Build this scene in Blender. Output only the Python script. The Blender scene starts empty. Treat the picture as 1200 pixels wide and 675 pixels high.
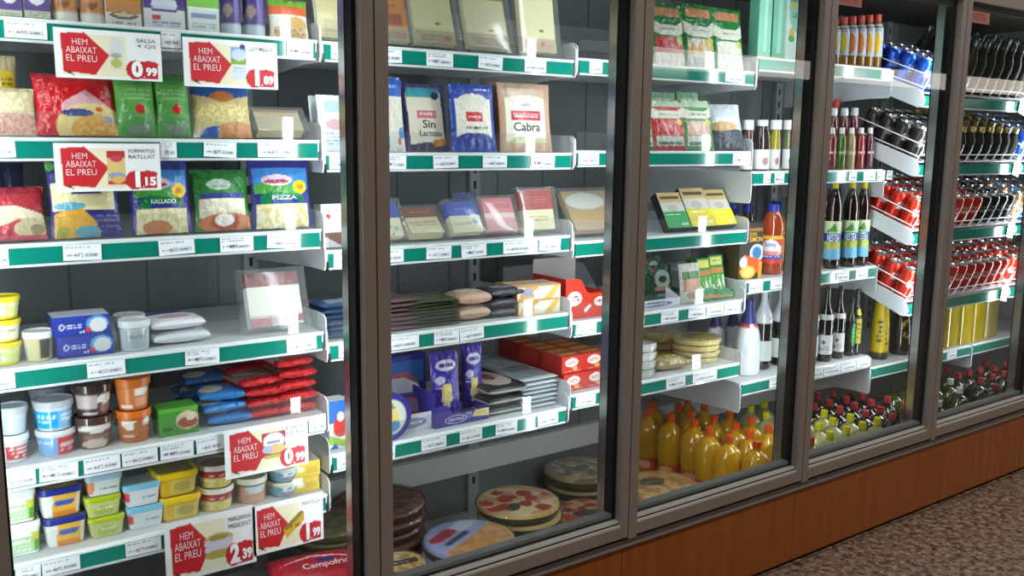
import bpy, math, random
import numpy as np
from mathutils import Vector, Matrix
random.seed(7)
SC = bpy.context.scene
COL = SC.collection
PI = math.pi

TUBE_POWER = 34.0
EXPOSURE = 0.0
LIQUID_CLEAR = .35
CAM_F = 1073.94
CAM_M = Matrix([[0.813032, 0.083693, -0.576172, 0.0], [-0.582117, 0.135304, -0.801768, -1.744], [0.010856, 0.987263, 0.158726, 1.355], [0.0, 0.0, 0.0, 1.0]])

# ------------------------------------------------------------------ colour
def lin(c):
    if isinstance(c, str):
        c = [int(c[i:i+2], 16) for i in (0, 2, 4)]
    o = []
    for v in c:
        v /= 255.0
        o.append(v/12.92 if v <= .04045 else ((v+.055)/1.055)**2.4)
    return np.array(o)

# ------------------------------------------------------------------ materials
MATS = {}
def new_mat(name):
    m = bpy.data.materials.new(name); m.use_nodes = True
    m.node_tree.nodes.clear()
    return m, m.node_tree.nodes, m.node_tree.links
def printed(name, rough, metal=0, bump=0, scale=60, coat=0, trans=0, spec=.5):
    """surface whose own printed / moulded colours sit in the Col attribute"""
    m, n, l = new_mat(name)
    out = n.new('ShaderNodeOutputMaterial'); b = n.new('ShaderNodeBsdfPrincipled')
    a = n.new('ShaderNodeAttribute'); a.attribute_name = 'Col'
    l.new(a.outputs['Color'], b.inputs['Base Color'])
    b.inputs['Roughness'].default_value = rough; b.inputs['Metallic'].default_value = metal
    b.inputs['Coat Weight'].default_value = coat; b.inputs['Coat Roughness'].default_value = .06
    b.inputs['Transmission Weight'].default_value = trans
    b.inputs['Specular IOR Level'].default_value = spec
    if bump:
        t = n.new('ShaderNodeTexCoord'); nz = n.new('ShaderNodeTexNoise'); bp = n.new('ShaderNodeBump')
        nz.inputs['Scale'].default_value = scale; nz.inputs['Detail'].default_value = 3
        bp.inputs['Strength'].default_value = bump; bp.inputs['Distance'].default_value = .01
        l.new(t.outputs['Object'], nz.inputs['Vector']); l.new(nz.outputs['Fac'], bp.inputs['Height'])
        l.new(bp.outputs['Normal'], b.inputs['Normal'])
    l.new(b.outputs[0], out.inputs[0]); MATS[name] = m
    return m
def clear(name, tint, ior_f=.06, rough=.03, body=0.0, body_col=(.8, .8, .8)):
    """thin clear sheet: lets light straight through, mirrors a little, body = faint milkiness"""
    m, n, l = new_mat(name)
    out = n.new('ShaderNodeOutputMaterial'); tr = n.new('ShaderNodeBsdfTransparent'); gl = n.new('ShaderNodeBsdfGlossy')
    fr = n.new('ShaderNodeFresnel'); mx = n.new('ShaderNodeMixShader')
    ge = n.new('ShaderNodeNewGeometry'); io = n.new('ShaderNodeMix'); io.data_type = 'FLOAT'
    io.inputs[2].default_value = 1.0 + ior_f*8; io.inputs[3].default_value = 1/(1.0 + ior_f*8)
    l.new(ge.outputs['Backfacing'], io.inputs[0]); l.new(io.outputs[0], fr.inputs['IOR'])   # same sheet seen from either side
    tr.inputs['Color'].default_value = (*tint, 1); gl.inputs['Roughness'].default_value = rough
    l.new(fr.outputs[0], mx.inputs[0]); l.new(tr.outputs[0], mx.inputs[1]); l.new(gl.outputs[0], mx.inputs[2])
    last = mx
    if body:
        df = n.new('ShaderNodeBsdfDiffuse'); df.inputs['Color'].default_value = (*body_col, 1)
        m2 = n.new('ShaderNodeMixShader'); m2.inputs[0].default_value = body
        l.new(mx.outputs[0], m2.inputs[1]); l.new(df.outputs[0], m2.inputs[2]); last = m2
    l.new(last.outputs[0], out.inputs[0]); MATS[name] = m
    return m
def emit(name, col, s):
    m, n, l = new_mat(name)
    out = n.new('ShaderNodeOutputMaterial'); e = n.new('ShaderNodeEmission')
    e.inputs['Color'].default_value = (*col, 1); e.inputs['Strength'].default_value = s
    l.new(e.outputs[0], out.inputs[0]); MATS[name] = m
    return m
printed('card', .55)
printed('paper', .7)
printed('film', .28, bump=.35, scale=45)
printed('gloss_film', .17, bump=.75, scale=55)
printed('plastic', .35)
printed('foil', .22, metal=.35, bump=1.0, scale=110)
printed('shiny_plastic', .18, coat=.4)
printed('liquid', .1, coat=1.0, trans=LIQUID_CLEAR)
printed('metal', .3, metal=.9)
printed('can_metal', .25, metal=.55)
printed('frame_metal', .42, metal=.2)
printed('bright_metal', .22, metal=.9)
printed('white_paint', .38)
printed('rail_plastic', .14, coat=.6)
printed('rubber', .6, spec=.2)
printed('glass_bottle', .04, coat=1.0)
clear('clear_plastic', (.97, .98, .98), .05, .05, .02)
clear('pet_tray', (.96, .965, .965), .05, .12, .1, (.85, .85, .85))
clear('door_glass', (.93, .965, .95), .055, .0)
emit('tube_light', (.86, .95, 1.0), TUBE_POWER)
emit('ceiling_glow', (1.0, .93, .84), 16.0)
emit('canopy_glow', (1.0, .9, .78), 5.0)

def floor_mat():
    m, n, l = new_mat('granite_floor')
    out = n.new('ShaderNodeOutputMaterial'); b = n.new('ShaderNodeBsdfPrincipled'); t = n.new('ShaderNodeTexCoord')
    v = n.new('ShaderNodeTexNoise'); v.inputs['Scale'].default_value = 38; v.inputs['Detail'].default_value = 6; v.inputs['Roughness'].default_value = .75
    r = n.new('ShaderNodeValToRGB'); e = r.color_ramp.elements
    e[0].position = .38; e[0].color = (*lin('4c3a34'), 1); e[1].position = .62; e[1].color = (*lin('dcc8b4'), 1)
    x = e.new(.5); x.color = (*lin('a88e7e'), 1)
    br = n.new('ShaderNodeTexBrick'); br.offset = 0; br.inputs['Scale'].default_value = 1
    br.inputs['Brick Width'].default_value = .6; br.inputs['Row Height'].default_value = .6; br.inputs['Mortar Size'].default_value = .0022
    br.inputs['Color1'].default_value = br.inputs['Color2'].default_value = (1, 1, 1, 1); br.inputs['Mortar'].default_value = (.35, .3, .27, 1)
    mx = n.new('ShaderNodeMix'); mx.data_type = 'RGBA'; mx.blend_type = 'MULTIPLY'; mx.inputs[0].default_value = 1
    l.new(t.outputs['Object'], v.inputs['Vector']); l.new(t.outputs['Object'], br.inputs['Vector'])
    l.new(v.outputs['Fac'], r.inputs['Fac']); l.new(r.outputs['Color'], mx.inputs[6]); l.new(br.outputs['Color'], mx.inputs[7])
    l.new(mx.outputs[2], b.inputs['Base Color']); b.inputs['Roughness'].default_value = .32
    l.new(b.outputs[0], out.inputs[0]); return m
def wood_mat():
    m, n, l = new_mat('orange_laminate')
    out = n.new('ShaderNodeOutputMaterial'); b = n.new('ShaderNodeBsdfPrincipled'); t = n.new('ShaderNodeTexCoord')
    mp = n.new('ShaderNodeMapping'); mp.inputs['Scale'].default_value = (14, 14, 1.2)
    v = n.new('ShaderNodeTexNoise'); v.inputs['Scale'].default_value = 2; v.inputs['Detail'].default_value = 4
    r = n.new('ShaderNodeValToRGB'); e = r.color_ramp.elements
    e[0].position = .3; e[0].color = (*lin('a85a1c'), 1); e[1].position = .7; e[1].color = (*lin('bc6c24'), 1)
    l.new(t.outputs['Object'], mp.inputs['Vector']); l.new(mp.outputs[0], v.inputs['Vector']); l.new(v.outputs['Fac'], r.inputs['Fac'])
    l.new(r.outputs['Color'], b.inputs['Base Color']); b.inputs['Roughness'].default_value = .3
    l.new(b.outputs[0], out.inputs[0]); return m
MATS['granite_floor'] = floor_mat(); MATS['orange_laminate'] = wood_mat()

# ------------------------------------------------------------------ printed artwork
RNG = np.random.default_rng(3)
NOISE = RNG.random((256, 256))
def noise(U, V, s):
    x = (np.abs(U)*s) % 255; y = (np.abs(V)*s) % 255
    i = x.astype(int); j = y.astype(int); a = x-i; b = y-j
    i1 = (i+1) % 256; j1 = (j+1) % 256
    return NOISE[i, j]*(1-a)*(1-b)+NOISE[i1, j]*a*(1-b)+NOISE[i, j1]*(1-a)*b+NOISE[i1, j1]*a*b
def poly_in(U, V, pts):
    ins = np.zeros(U.shape, bool); n = len(pts)
    for i in range(n):
        x0, y0 = pts[i]; x1, y1 = pts[(i+1) % n]
        c = ((y0 > V) != (y1 > V))
        with np.errstate(divide='ignore', invalid='ignore'):
            xs = (x1-x0)*(V-y0)/((y1-y0) if y1 != y0 else 1e-9)+x0
        ins ^= c & (U < xs)
    return ins
def paint(art, U, V):
    C = np.ones(U.shape+(3,))*.8
    if isinstance(art, str): art = [('bg', art)]
    for op in art:
        k = op[0]
        if k == 'bg': C[:] = lin(op[1])
        elif k == 'r':
            C[(U >= op[1]) & (V >= op[2]) & (U <= op[3]) & (V <= op[4])] = lin(op[5])
        elif k == 'e':
            C[((U-op[1])/op[3])**2+((V-op[2])/op[4])**2 <= 1] = lin(op[5])
        elif k == 'p': C[poly_in(U, V, op[1])] = lin(op[2])
        elif k == 'n':          # speckle of two product colours (grated cheese, toppings)
            m = (U >= op[1]) & (V >= op[2]) & (U <= op[3]) & (V <= op[4])
            t = noise(U, V, op[7])
            C[m & (t > .5)] = lin(op[5]); C[m & (t <= .5)] = lin(op[6])
        elif k == 'l':          # lines of small print
            m = (U >= op[1]) & (V >= op[2]) & (U <= op[3]) & (V <= op[4])
            rows = op[6]; vv = (V-op[2])/(op[4]-op[2])*rows
            m &= (vv % 1 > .3) & (vv % 1 < .8) & (noise(U, np.floor(vv)/7+.3, 60) > .34)
            C[m] = lin(op[5])
        elif k == 'm':          # scatter of round pieces
            rr = random.Random(op[7])
            for _ in range(op[6]):
                a = rr.uniform(op[1], op[3]); b = rr.uniform(op[2], op[4]); s = op[8]*rr.uniform(.7, 1.2)
                C[((U-a)/s)**2+((V-b)/s)**2 <= 1] = lin(op[5])
    return C

# ------------------------------------------------------------------ mesh builder
class MB:
    def __init__(s): s.v = []; s.f = []; s.c = []; s.n = 0
    def grid(s, P, C, flip=False, wrap=False):
        a, b = P.shape[:2]; base = s.n
        s.v.append(P.reshape(-1, 3)); s.c.append(np.broadcast_to(C, P.shape).reshape(-1, 3)); s.n += a*b
        I = np.arange(a*b).reshape(a, b)+base
        if wrap: I = np.vstack([I, I[:1]])
        q = np.stack([I[:-1, :-1], I[1:, :-1], I[1:, 1:], I[:-1, 1:]], -1).reshape(-1, 4)
        s.f.append(q[:, ::-1] if flip else q)
        return s
    def quad(s, pts, col):
        P = np.array(pts, float); s.v.append(P); s.c.append(np.tile(lin(col), (4, 1)))
        s.f.append(np.array([[0, 1, 2, 3]])+s.n); s.n += 4
        return s
    def box(s, x0, x1, y0, y1, z0, z1, col):
        for p in ([(x0,y0,z0),(x1,y0,z0),(x1,y0,z1),(x0,y0,z1)], [(x1,y1,z0),(x0,y1,z0),(x0,y1,z1),(x1,y1,z1)],
                  [(x0,y1,z0),(x0,y0,z0),(x0,y0,z1),(x0,y1,z1)], [(x1,y0,z0),(x1,y1,z0),(x1,y1,z1),(x1,y0,z1)],
                  [(x0,y0,z1),(x1,y0,z1),(x1,y1,z1),(x0,y1,z1)], [(x0,y1,z0),(x1,y1,z0),(x1,y0,z0),(x0,y0,z0)]):
            s.quad(p, col)
        return s
    def tube(s, path, r, col, k=8):
        path = [Vector(p) for p in path]; rings = []
        for i, p in enumerate(path):
            d = (path[min(i+1, len(path)-1)]-path[max(i-1, 0)]).normalized()
            a = d.cross(Vector((0, 0, 1)));
            if a.length < .05: a = d.cross(Vector((1, 0, 0)))
            a.normalize(); b = d.cross(a)
            rings.append([tuple(p+a*r*math.cos(t*2*PI/k)+b*r*math.sin(t*2*PI/k)) for t in range(k)])
        P = np.array(rings).transpose(1, 0, 2)
        s.grid(P, lin(col), wrap=True, flip=True)
        return s
    def prism(s, outline, x0, x1, col):
        """outline in (y,z), extruded along x"""
        n = len(outline); o = outline
        for i in range(n):
            a, b = o[i], o[(i+1) % n]
            s.quad([(x0,*a),(x0,*b),(x1,*b),(x1,*a)], col)
        base = s.n
        for x, rev in ((x0, True), (x1, False)):
            s.v.append(np.array([(x, *p) for p in o], float)); s.c.append(np.tile(lin(col), (n, 1)))
            f = list(range(s.n, s.n+n)); s.n += n
            s.f.append(np.array([f[::-1] if rev else f]))
        return s
    def mesh(s, name, mat, smooth=True):
        me = bpy.data.meshes.new(name)
        v = np.concatenate(s.v); c = np.concatenate(s.c)
        faces = [tuple(int(i) for i in q) for f in s.f for q in f]
        me.from_pydata([tuple(p) for p in v], [], faces)
        at = me.color_attributes.new('Col', 'FLOAT_COLOR', 'POINT')
        at.data.foreach_set('color', np.hstack([c, np.ones((len(c), 1))]).ravel())
        if smooth: me.polygons.foreach_set('use_smooth', [True]*len(me.polygons))
        me.materials.append(MATS[mat]); me.update()
        return me
    def build(s, name, mat, parent=None, smooth=False, loc=None, rot=None):
        o = bpy.data.objects.new(name, s.mesh(name, mat, smooth)); COL.objects.link(o)
        if parent: o.parent = parent
        if loc: o.location = loc
        if rot: o.rotation_euler = rot
        return o

def thing(name, label, cat, loc=(0, 0, 0), rot=(0, 0, 0), group=None):
    o = bpy.data.objects.new(name, None); COL.objects.link(o); o.empty_display_size = .03
    o.location = loc; o.rotation_euler = rot
    return tag(o, label, cat, group)
def tag(o, label, cat, group=None):
    o['label'] = label; o['category'] = cat
    if group: o['group'] = group
    return o
def struct(o):
    o['kind'] = 'structure'; return o

# lettering: a flat text mesh laid onto the surface function f(u,v)
TEXTS = {}
def text_mesh(body, bold):
    k = (body, bold)
    if k not in TEXTS:
        cu = bpy.data.curves.new('t', 'FONT'); cu.body = body; cu.size = 1; cu.offset = bold; cu.resolution_u = 3
        o = bpy.data.objects.new('t', cu); COL.objects.link(o)
        dg = bpy.context.evaluated_depsgraph_get(); me = bpy.data.meshes.new_from_object(o.evaluated_get(dg))
        bpy.data.objects.remove(o); bpy.data.curves.remove(cu)
        co = np.empty(len(me.vertices)*3); me.vertices.foreach_get('co', co); co = co.reshape(-1, 3)
        fs = [tuple(p.vertices) for p in me.polygons]; bpy.data.meshes.remove(me)
        mn = co.min(0); mx = co.max(0); co = (co-mn)/np.maximum(mx-mn, 1e-6)
        TEXTS[k] = (co[:, :2], fs)
    return TEXTS[k]
def lettering(parent, body, f, u0, v0, u1, v1, col, bold=.012, mat='card', lift=.0012):
    co, fs = text_mesh(body, bold)
    P = f(u0+co[:, 0]*(u1-u0), v0+co[:, 1]*(v1-v0))
    P = P.copy(); P[:, 1] -= lift
    me = bpy.data.meshes.new('lettering'); me.from_pydata([tuple(p) for p in P], [], fs)
    at = me.color_attributes.new('Col', 'FLOAT_COLOR', 'POINT')
    at.data.foreach_set('color', np.tile(np.append(lin(col), 1), len(P)))
    me.materials.append(MATS[mat])
    o = bpy.data.objects.new('lettering', me); COL.objects.link(o); o.parent = parent
    return o

# ------------------------------------------------------------------ products
def UVg(nu, nv):
    return np.meshgrid(np.linspace(0, 1, nu), np.linspace(0, 1, nv), indexing='ij')
def res(w): return max(8, min(72, int(w/.0024)))
def rnd(): return random.uniform(-1, 1)

def pouch(x, y, z, w, h, art, label, d=.03, tilt=8, rz=0, name='cheese_pouch', cat='food pouch', group=None, mat='film', back=None, texts=(), sag=.0, clip=None, cut=0):
    """sealed bag standing on its lower seam, bulging, seams top and bottom"""
    nu, nv = res(w), res(h); U, V = UVg(nu, nv); ph = random.uniform(0, 6)
    def f(u, v):
        B = np.clip(np.sin(PI*u), 0, 1)**.55*np.clip(np.sin(PI*np.clip(v*1.0, 0, 1)), 0, 1)**.6
        wr = .0012*np.sin(u*31+ph)*np.exp(-((v-.03)/.12)**2)+.0014*np.sin(u*27+ph*2)*np.exp(-((v-.97)/.12)**2)
        xx = (u-.5)*w*(1-.05*np.sin(PI*v)); zz = v*h+h*sag*np.sin(u*PI)*(v > .5)*0
        return np.stack([xx, -d/2*B+wr, zz*1.0], -1)
    m = MB(); F = f(U, V); m.grid(F, paint(art, U, V))
    K = F.copy(); K[..., 1] *= -1; bk = back or (art[0][1] if not isinstance(art, str) else art)
    m.grid(K, lin(bk), flip=True)
    o = m.build(name, mat, smooth=True); t = math.radians(tilt)
    o.location = (x, y, z+.0005+d*.3*math.sin(t)); o.rotation_euler = (-t, 0, math.radians(rz))
    tag(o, label, cat, group)
    for b in texts: lettering(o, b[0], f, *b[1:6], *(b[6:] or ()))
    return o

def carton(x, y, z, w, h, art, label, d=.06, rz=0, side=None, top=None, tilt=0, name='carton', cat='box', group=None, mat='card', texts=(), cap=None):
    """folded box: printed front, plain or printed sides, glued top flap"""
    nu, nv = res(w), res(h); U, V = UVg(nu, nv)
    f = lambda u, v: np.stack([(u-.5)*w, np.zeros_like(u)+0*v, v*h], -1)
    a0 = art if not isinstance(art, str) else [('bg', art)]
    sd = side or a0[0][1]; tp = top or sd
    m = MB(); m.grid(f(U, V), paint(a0, U, V)); c = w/2
    nu2 = res(d); U2, V2 = UVg(nu2, nv)
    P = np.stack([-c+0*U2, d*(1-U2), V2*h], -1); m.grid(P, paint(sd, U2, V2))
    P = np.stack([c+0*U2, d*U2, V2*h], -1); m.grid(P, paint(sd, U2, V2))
    U3, V3 = UVg(nu, nu2); m.grid(np.stack([(U3-.5)*w, V3*d, h+0*U3], -1), paint(tp, U3, V3))
    bs = sd if isinstance(sd, str) else sd[0][1]
    m.quad([(c, d, 0), (-c, d, 0), (-c, d, h), (c, d, h)], bs); m.quad([(-c, d, 0), (c, d, 0), (c, 0, 0), (-c, 0, 0)], bs)
    o = m.build(name, mat); o.location = (x, y, z+d*math.sin(math.radians(tilt))); o.rotation_euler = (-math.radians(tilt), 0, math.radians(rz)); tag(o, label, cat, group)
    if cap:
        lathe_part('cap', [(0, 0), (.012, 0), (.012, .012), (0, .012)], cap, 'plastic', o, loc=(0, d*.5, h))
    for b in texts: lettering(o, b[0], f, *b[1:6], *(b[6:] or ()))
    return o

def prof_pts(prof, cell=.003):
    out = [prof[0]]
    for a, b in zip(prof, prof[1:]):
        L = math.hypot((b[0]-a[0]), b[1]-a[1]); k = max(1, int(L/cell)) if abs(b[1]-a[1]) > .004 else 1
        for i in range(1, k+1): out.append((a[0]+(b[0]-a[0])*i/k, a[1]+(b[1]-a[1])*i/k))
    return out
def lathe_part(name, prof, art, mat, parent=None, loc=None, ns=36, ex=(1, 1), n=2, mode='wrap', cell=.004, hh=None, smooth=True):
    """prof = [(radius, z)]; n = 2 round, n = 5..8 rounded square; ex = x,y stretch"""
    pp = prof_pts(prof, cell) if not isinstance(art, str) else prof
    th = np.linspace(0, 2*PI, ns, endpoint=False)-PI/2
    c, s_ = np.cos(th), np.sin(th); k = (np.abs(c)**n+np.abs(s_)**n)**(-1/n)
    R = np.array([p[0] for p in pp]); Z = np.array([p[1] for p in pp])
    X = np.outer(k*c, R)*ex[0]; Y = np.outer(k*s_, R)*ex[1]
    P = np.stack([X, Y, np.broadcast_to(Z, X.shape)], -1)
    z0, z1 = Z.min(), (hh or Z.max())
    Vv = (P[..., 2]-z0)/max(z1-z0, 1e-6)
    if mode == 'wrap': Uu = np.broadcast_to((((th+PI/2+PI) % (2*PI))/(2*PI))[:, None], Vv.shape)
    elif mode == 'top':
        Rm = R.max(); Uu = X/(2*Rm*ex[0])+.5; Vv = Y/(2*Rm*ex[1])+.5
    else: Uu = X/(2*R.max()*ex[0])+.5
    m = MB().grid(P, paint(art, Uu, Vv), wrap=True)
    o = m.build(name, mat, parent, smooth=smooth)
    if loc: o.location = loc
    if smooth:
        o.data.set_sharp_from_angle(angle=math.radians(38))
    return o

def round_tub(x, y, z, w, h, art, lid, label, rz=0, name='tub', cat='food tub', group=None, body='plastic', lidmat='plastic', taper=.82, lidart=None, scale_y=1, rim=True, ns=40, lidtop=None):
    r = w/2; lh = min(.016, h*.22)
    t = thing(name, label, cat, (x, y, z), (0, 0, math.radians(rz)), group)
    lathe_part('tub_body', [(0, 0), (r*taper*.92, 0), (r*taper*.95, .003), (r*.93, h-lh)], art, body, t, ns=ns, ex=(1, scale_y))
    lp = [(r*.95, h-lh-.001), (r, h-lh), (r, h-.004), (r*.98, h-.001), (r*.93, h)]
    la = lid
    lathe_part('lid', lp+[(r*.9, h-.004), (0, h-.004)], la, lidmat, t, ns=ns, ex=(1, scale_y))
    if lidtop:
        lathe_part('lid_label', [(r*.86, h-.0035), (r*.6, h-.0033), (r*.3, h-.0033), (0, h-.0033)], lidtop, 'card', t, ns=ns, ex=(1, scale_y), mode='top')
    return t
def square_tub(x, y, z, w, h, art, lid, label, d=None, rz=0, name='tub', cat='food tub', group=None, lidtop=None, body='plastic'):
    d = d or w*.8; r = w/2; lh = min(.014, h*.25)
    t = thing(name, label, cat, (x, y+d/2, z), (0, 0, math.radians(rz)), group)
    lathe_part('tub_body', [(0, 0), (r*.8, 0), (r*.84, .003), (r*.95, h-lh)], art, body, t, ns=72, ex=(1, d/w), n=7, mode='front')
    lathe_part('lid', [(r*.97, h-lh-.001), (r, h-lh), (r, h-.004), (r*.97, h-.001), (r*.92, h), (r*.88, h-.003), (0, h-.003)], lid, 'plastic', t, ns=72, ex=(1, d/w), n=7, mode='front')
    if lidtop: lathe_part('lid_label', [(r*.84, h-.0025), (r*.6, h-.0024), (r*.3, h-.0024), (0, h-.0024)], lidtop, 'card', t, ns=48, ex=(1, d/w), n=7, mode='top')
    return t

BOT = {  # outline radius (of half width) and height (of 1), last entry = where the cap starts
 'soda': [(0,0),(.75,0),(.92,.02),(1,.07),(.98,.2),(.88,.3),(.9,.36),(1,.46),(1,.66),(.98,.72),(.87,.79),(.6,.85),(.29,.885),(.26,.955)],
 'water': [(0,0),(.85,0),(1,.03),(1,.22),(.95,.25),(1,.28),(1,.52),(.95,.55),(1,.6),(.92,.72),(.62,.83),(.33,.9),(.28,.95)],
 'tea': [(0,0),(.85,0),(1,.03),(1,.16),(.9,.2),(.95,.24),(.97,.55),(.93,.6),(1,.66),(.9,.75),(.55,.87),(.33,.92),(.31,.955)],
 'wine': [(0,0),(.9,0),(1,.015),(1,.56),(.9,.64),(.55,.73),(.37,.8),(.34,.97),(.37,.975),(.37,.985)],
 'spirit': [(0,0),(.92,0),(1,.02),(1,.6),(.75,.68),(.36,.76),(.33,.96)],
 'cone': [(0,0),(.9,0),(.97,.02),(1,.2),(.97,.4),(.85,.55),(.62,.7),(.45,.82),(.36,.93),(.34,.97)],
  'cone2': [(0,0),(.9,0),(1,.03),(1,.35),(.93,.55),(.76,.78),(.62,.92),(.6,.95)],
 'juice': [(0,0),(.88,0),(1,.03),(1,.68),(.92,.76),(.6,.85),(.5,.88),(.5,.92)],
 'jug': [(0,0),(.9,0),(1,.03),(1,.5),(.9,.56),(.97,.62),(.98,.7),(.8,.82),(.5,.9),(.42,.93)],
 'beer': [(0,0),(.9,0),(1,.02),(1,.55),(.85,.66),(.45,.8),(.38,.95)],
 'jar': [(0,0),(.9,0),(1,.03),(1,.6),(.92,.7),(.74,.82),(.72,.88)],
}
def bottle(x, y, z, w, h, shape, liquid, cap, label, band=None, band_art=None, rz=0, name='bottle', cat='drink bottle', group=None, mat='liquid', capmat='plastic', bodyart=None, band2=None, texts=(), capr=None, ns=30, neck=None):
    r = w/2; pr = [(a*r, b*h) for a, b in BOT[shape]]
    t = thing(name, label, cat, (x, y, z), (0, 0, math.radians(rz)), group)
    top = pr[-1]
    lathe_part('bottle_body', pr+[(0, top[1])], bodyart or liquid, mat, t, ns=ns, cell=.006)
    cr = capr or top[0]*1.14
    lathe_part('cap', [(cr*.98, top[1]-.012), (cr, top[1]-.011), (cr*.97, h-.001), (cr*.9, h), (0, h)], cap, capmat, t, ns=20)
    def rad(zz):
        return float(np.interp(zz, [p[1] for p in pr], [p[0] for p in pr]))
    bands = [(band, band_art)] if band else []
    if band2: bands.append(band2)
    for (b0, b1), ba in bands:
        zs = np.linspace(b0*h, b1*h, 8); lp = [(rad(q)+.0008, q) for q in zs]
        lathe_part('bottle_label', lp, ba, 'card', t, ns=48, cell=.003)
    if texts:
        b0, b1 = band
        def f(u, v):
            zz = (b0+(b1-b0)*v)*h; rr = np.interp(zz, [p[1] for p in pr], [p[0] for p in pr])+.0016
            a = u*2*PI-PI-PI/2
            return np.stack([rr*np.cos(a), rr*np.sin(a), zz], -1)
        for b in texts: lettering(t, b[0], f, *b[1:6], lift=0)
    return t

def can_proto(name, art, label, group):
    t = thing(name, label, 'drink can', group=group); r = .033; h = .115
    lathe_part('can_body', [(0, 0), (.024, 0), (.026, .004), (r, .012), (r, h-.014), (.027, h-.002)], art, 'can_metal', t, ns=28, cell=.005)
    lid = lathe_part('can_lid', [(.027, h-.003), (.0275, h), (.026, h), (.0245, h-.005), (0, h-.005)], 'd8d8d8', 'bright_metal', t, ns=24)
    MB().box(-.006, .006, -.016, .004, h-.005, h-.003, 'c8c8c8').build('ring_pull', 'bright_metal', lid)
    return t
def dup(root, loc, rot, label, group=None):
    r = root.copy(); COL.objects.link(r); r.location = loc; r.rotation_euler = rot; r['label'] = label
    if group: r['group'] = group
    for ch in list(root.children):
        c = ch.copy(); COL.objects.link(c); c.parent = r
        for g in list(ch.children):
            e = g.copy(); COL.objects.link(e); e.parent = c
    return r

def flat_pack(x, y, z, w, d, h, art, label, rz=0, name='flat_pack', cat='food pack', group=None, mat='film', edge=None, puff=.6, tilt=0, texts=()):
    """thin sealed pack lying on its back; art is the top, seen from the front"""
    nu, nv = min(60, res(w)), min(50, res(d)); U, V = UVg(nu, nv)
    a0 = art if not isinstance(art, str) else [('bg', art)]
    B = (np.clip(np.sin(PI*U), 0, 1)*np.clip(np.sin(PI*V), 0, 1))**.22
    wob = (noise(U, V, 9)-.5)*.004*puff
    X = (U-.5)*w; Y = V*d
    T = np.stack([X, Y, h*.5+h*.5*B*(1-.1*puff)+wob*B], -1); L = np.stack([X, Y, h*.5-h*.5*B], -1)
    m = MB().grid(T, paint(a0, U, V)); m.grid(L, lin(edge or a0[0][1]), flip=True)
    o = m.build(name, mat, smooth=True); o.location = (x, y, z); o.rotation_euler = (math.radians(tilt), 0, math.radians(rz))
    ft = lambda u, v: np.stack([(u-.5)*w, v*d, h*(1-.1*puff)*.98+.004+0*u], -1)
    for b in texts: lettering(o, b[0], ft, *b[1:6], lift=0)
    return tag(o, label, cat, group)

def tray_pack(x, y, z, w, h, cheese, card, label, d=.022, tilt=18, rz=0, name='cheese_slices_pack', cat='cheese pack', group=None, card_h=.3, lower=None, pad=.1):
    """clear tray of cheese slices, printed film at its top, leaning back"""
    t = thing(name, label, cat, (x, y, z+.0012+d*math.sin(math.radians(tilt))), (-math.radians(tilt), 0, math.radians(rz)), group)
    p = w*pad; x0, x1, z0, z1 = -w/2+p, w/2-p, h*.07, h*.94
    zc = z0+(z1-z0)*(1-card_h)
    def panel(nm, za, zb, art, yy, mat):
        nu, nv = res(x1-x0), res(zb-za); U, V = UVg(nu, nv); m = MB()
        m.grid(np.stack([x0+(x1-x0)*U, yy+0*U, za+(zb-za)*V], -1), paint(art, U, V))
        c = art if isinstance(art, str) else art[0][1]
        m.quad([(x0, d, za), (x0, yy, za), (x0, yy, zb), (x0, d, zb)], c).quad([(x1, yy, za), (x1, d, za), (x1, d, zb), (x1, yy, zb)], c)
        m.quad([(x0, yy, zb), (x1, yy, zb), (x1, d, zb), (x0, d, zb)], c).quad([(x0, d, za), (x1, d, za), (x1, yy, za), (x0, yy, za)], c)
        m.quad([(x1, d, za), (x0, d, za), (x0, d, zb), (x1, d, zb)], c)
        m.build(nm, mat, t)
    panel('cheese', z0, zc, cheese, .004, 'plastic')
    if card_h > 0: panel('printed_card', zc, z1, card, .0035, 'film')
    if lower: 
        U, V = UVg(res(x1-x0), 12)
        MB().grid(np.stack([x0+(x1-x0)*U, .0022+0*U, z0+h*.18*V], -1), paint(lower, U, V)).build('front_sticker', 'film', t)
    m = MB(); e = .004
    prof = [(0, 0), (w/2-.004, 0), (w/2, e)]
    U, V = UVg(14, 18)
    m.grid(np.stack([(U-.5)*w, -.001-.003*(np.sin(PI*U)*np.sin(PI*V))**.4, V*h], -1), lin('dddddd'))
    a = w/2
    for q in ([(-a, d, 0), (-a, 0, 0), (-a, 0, h), (-a, d, h)], [(a, 0, 0), (a, d, 0), (a, d, h), (a, 0, h)], [(-a, 0, h), (a, 0, h), (a, d, h), (-a, d, h)]):
        m.quad(q, 'dddddd')
    m.build('clear_tray', 'pet_tray', t, smooth=True)
    return t

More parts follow.
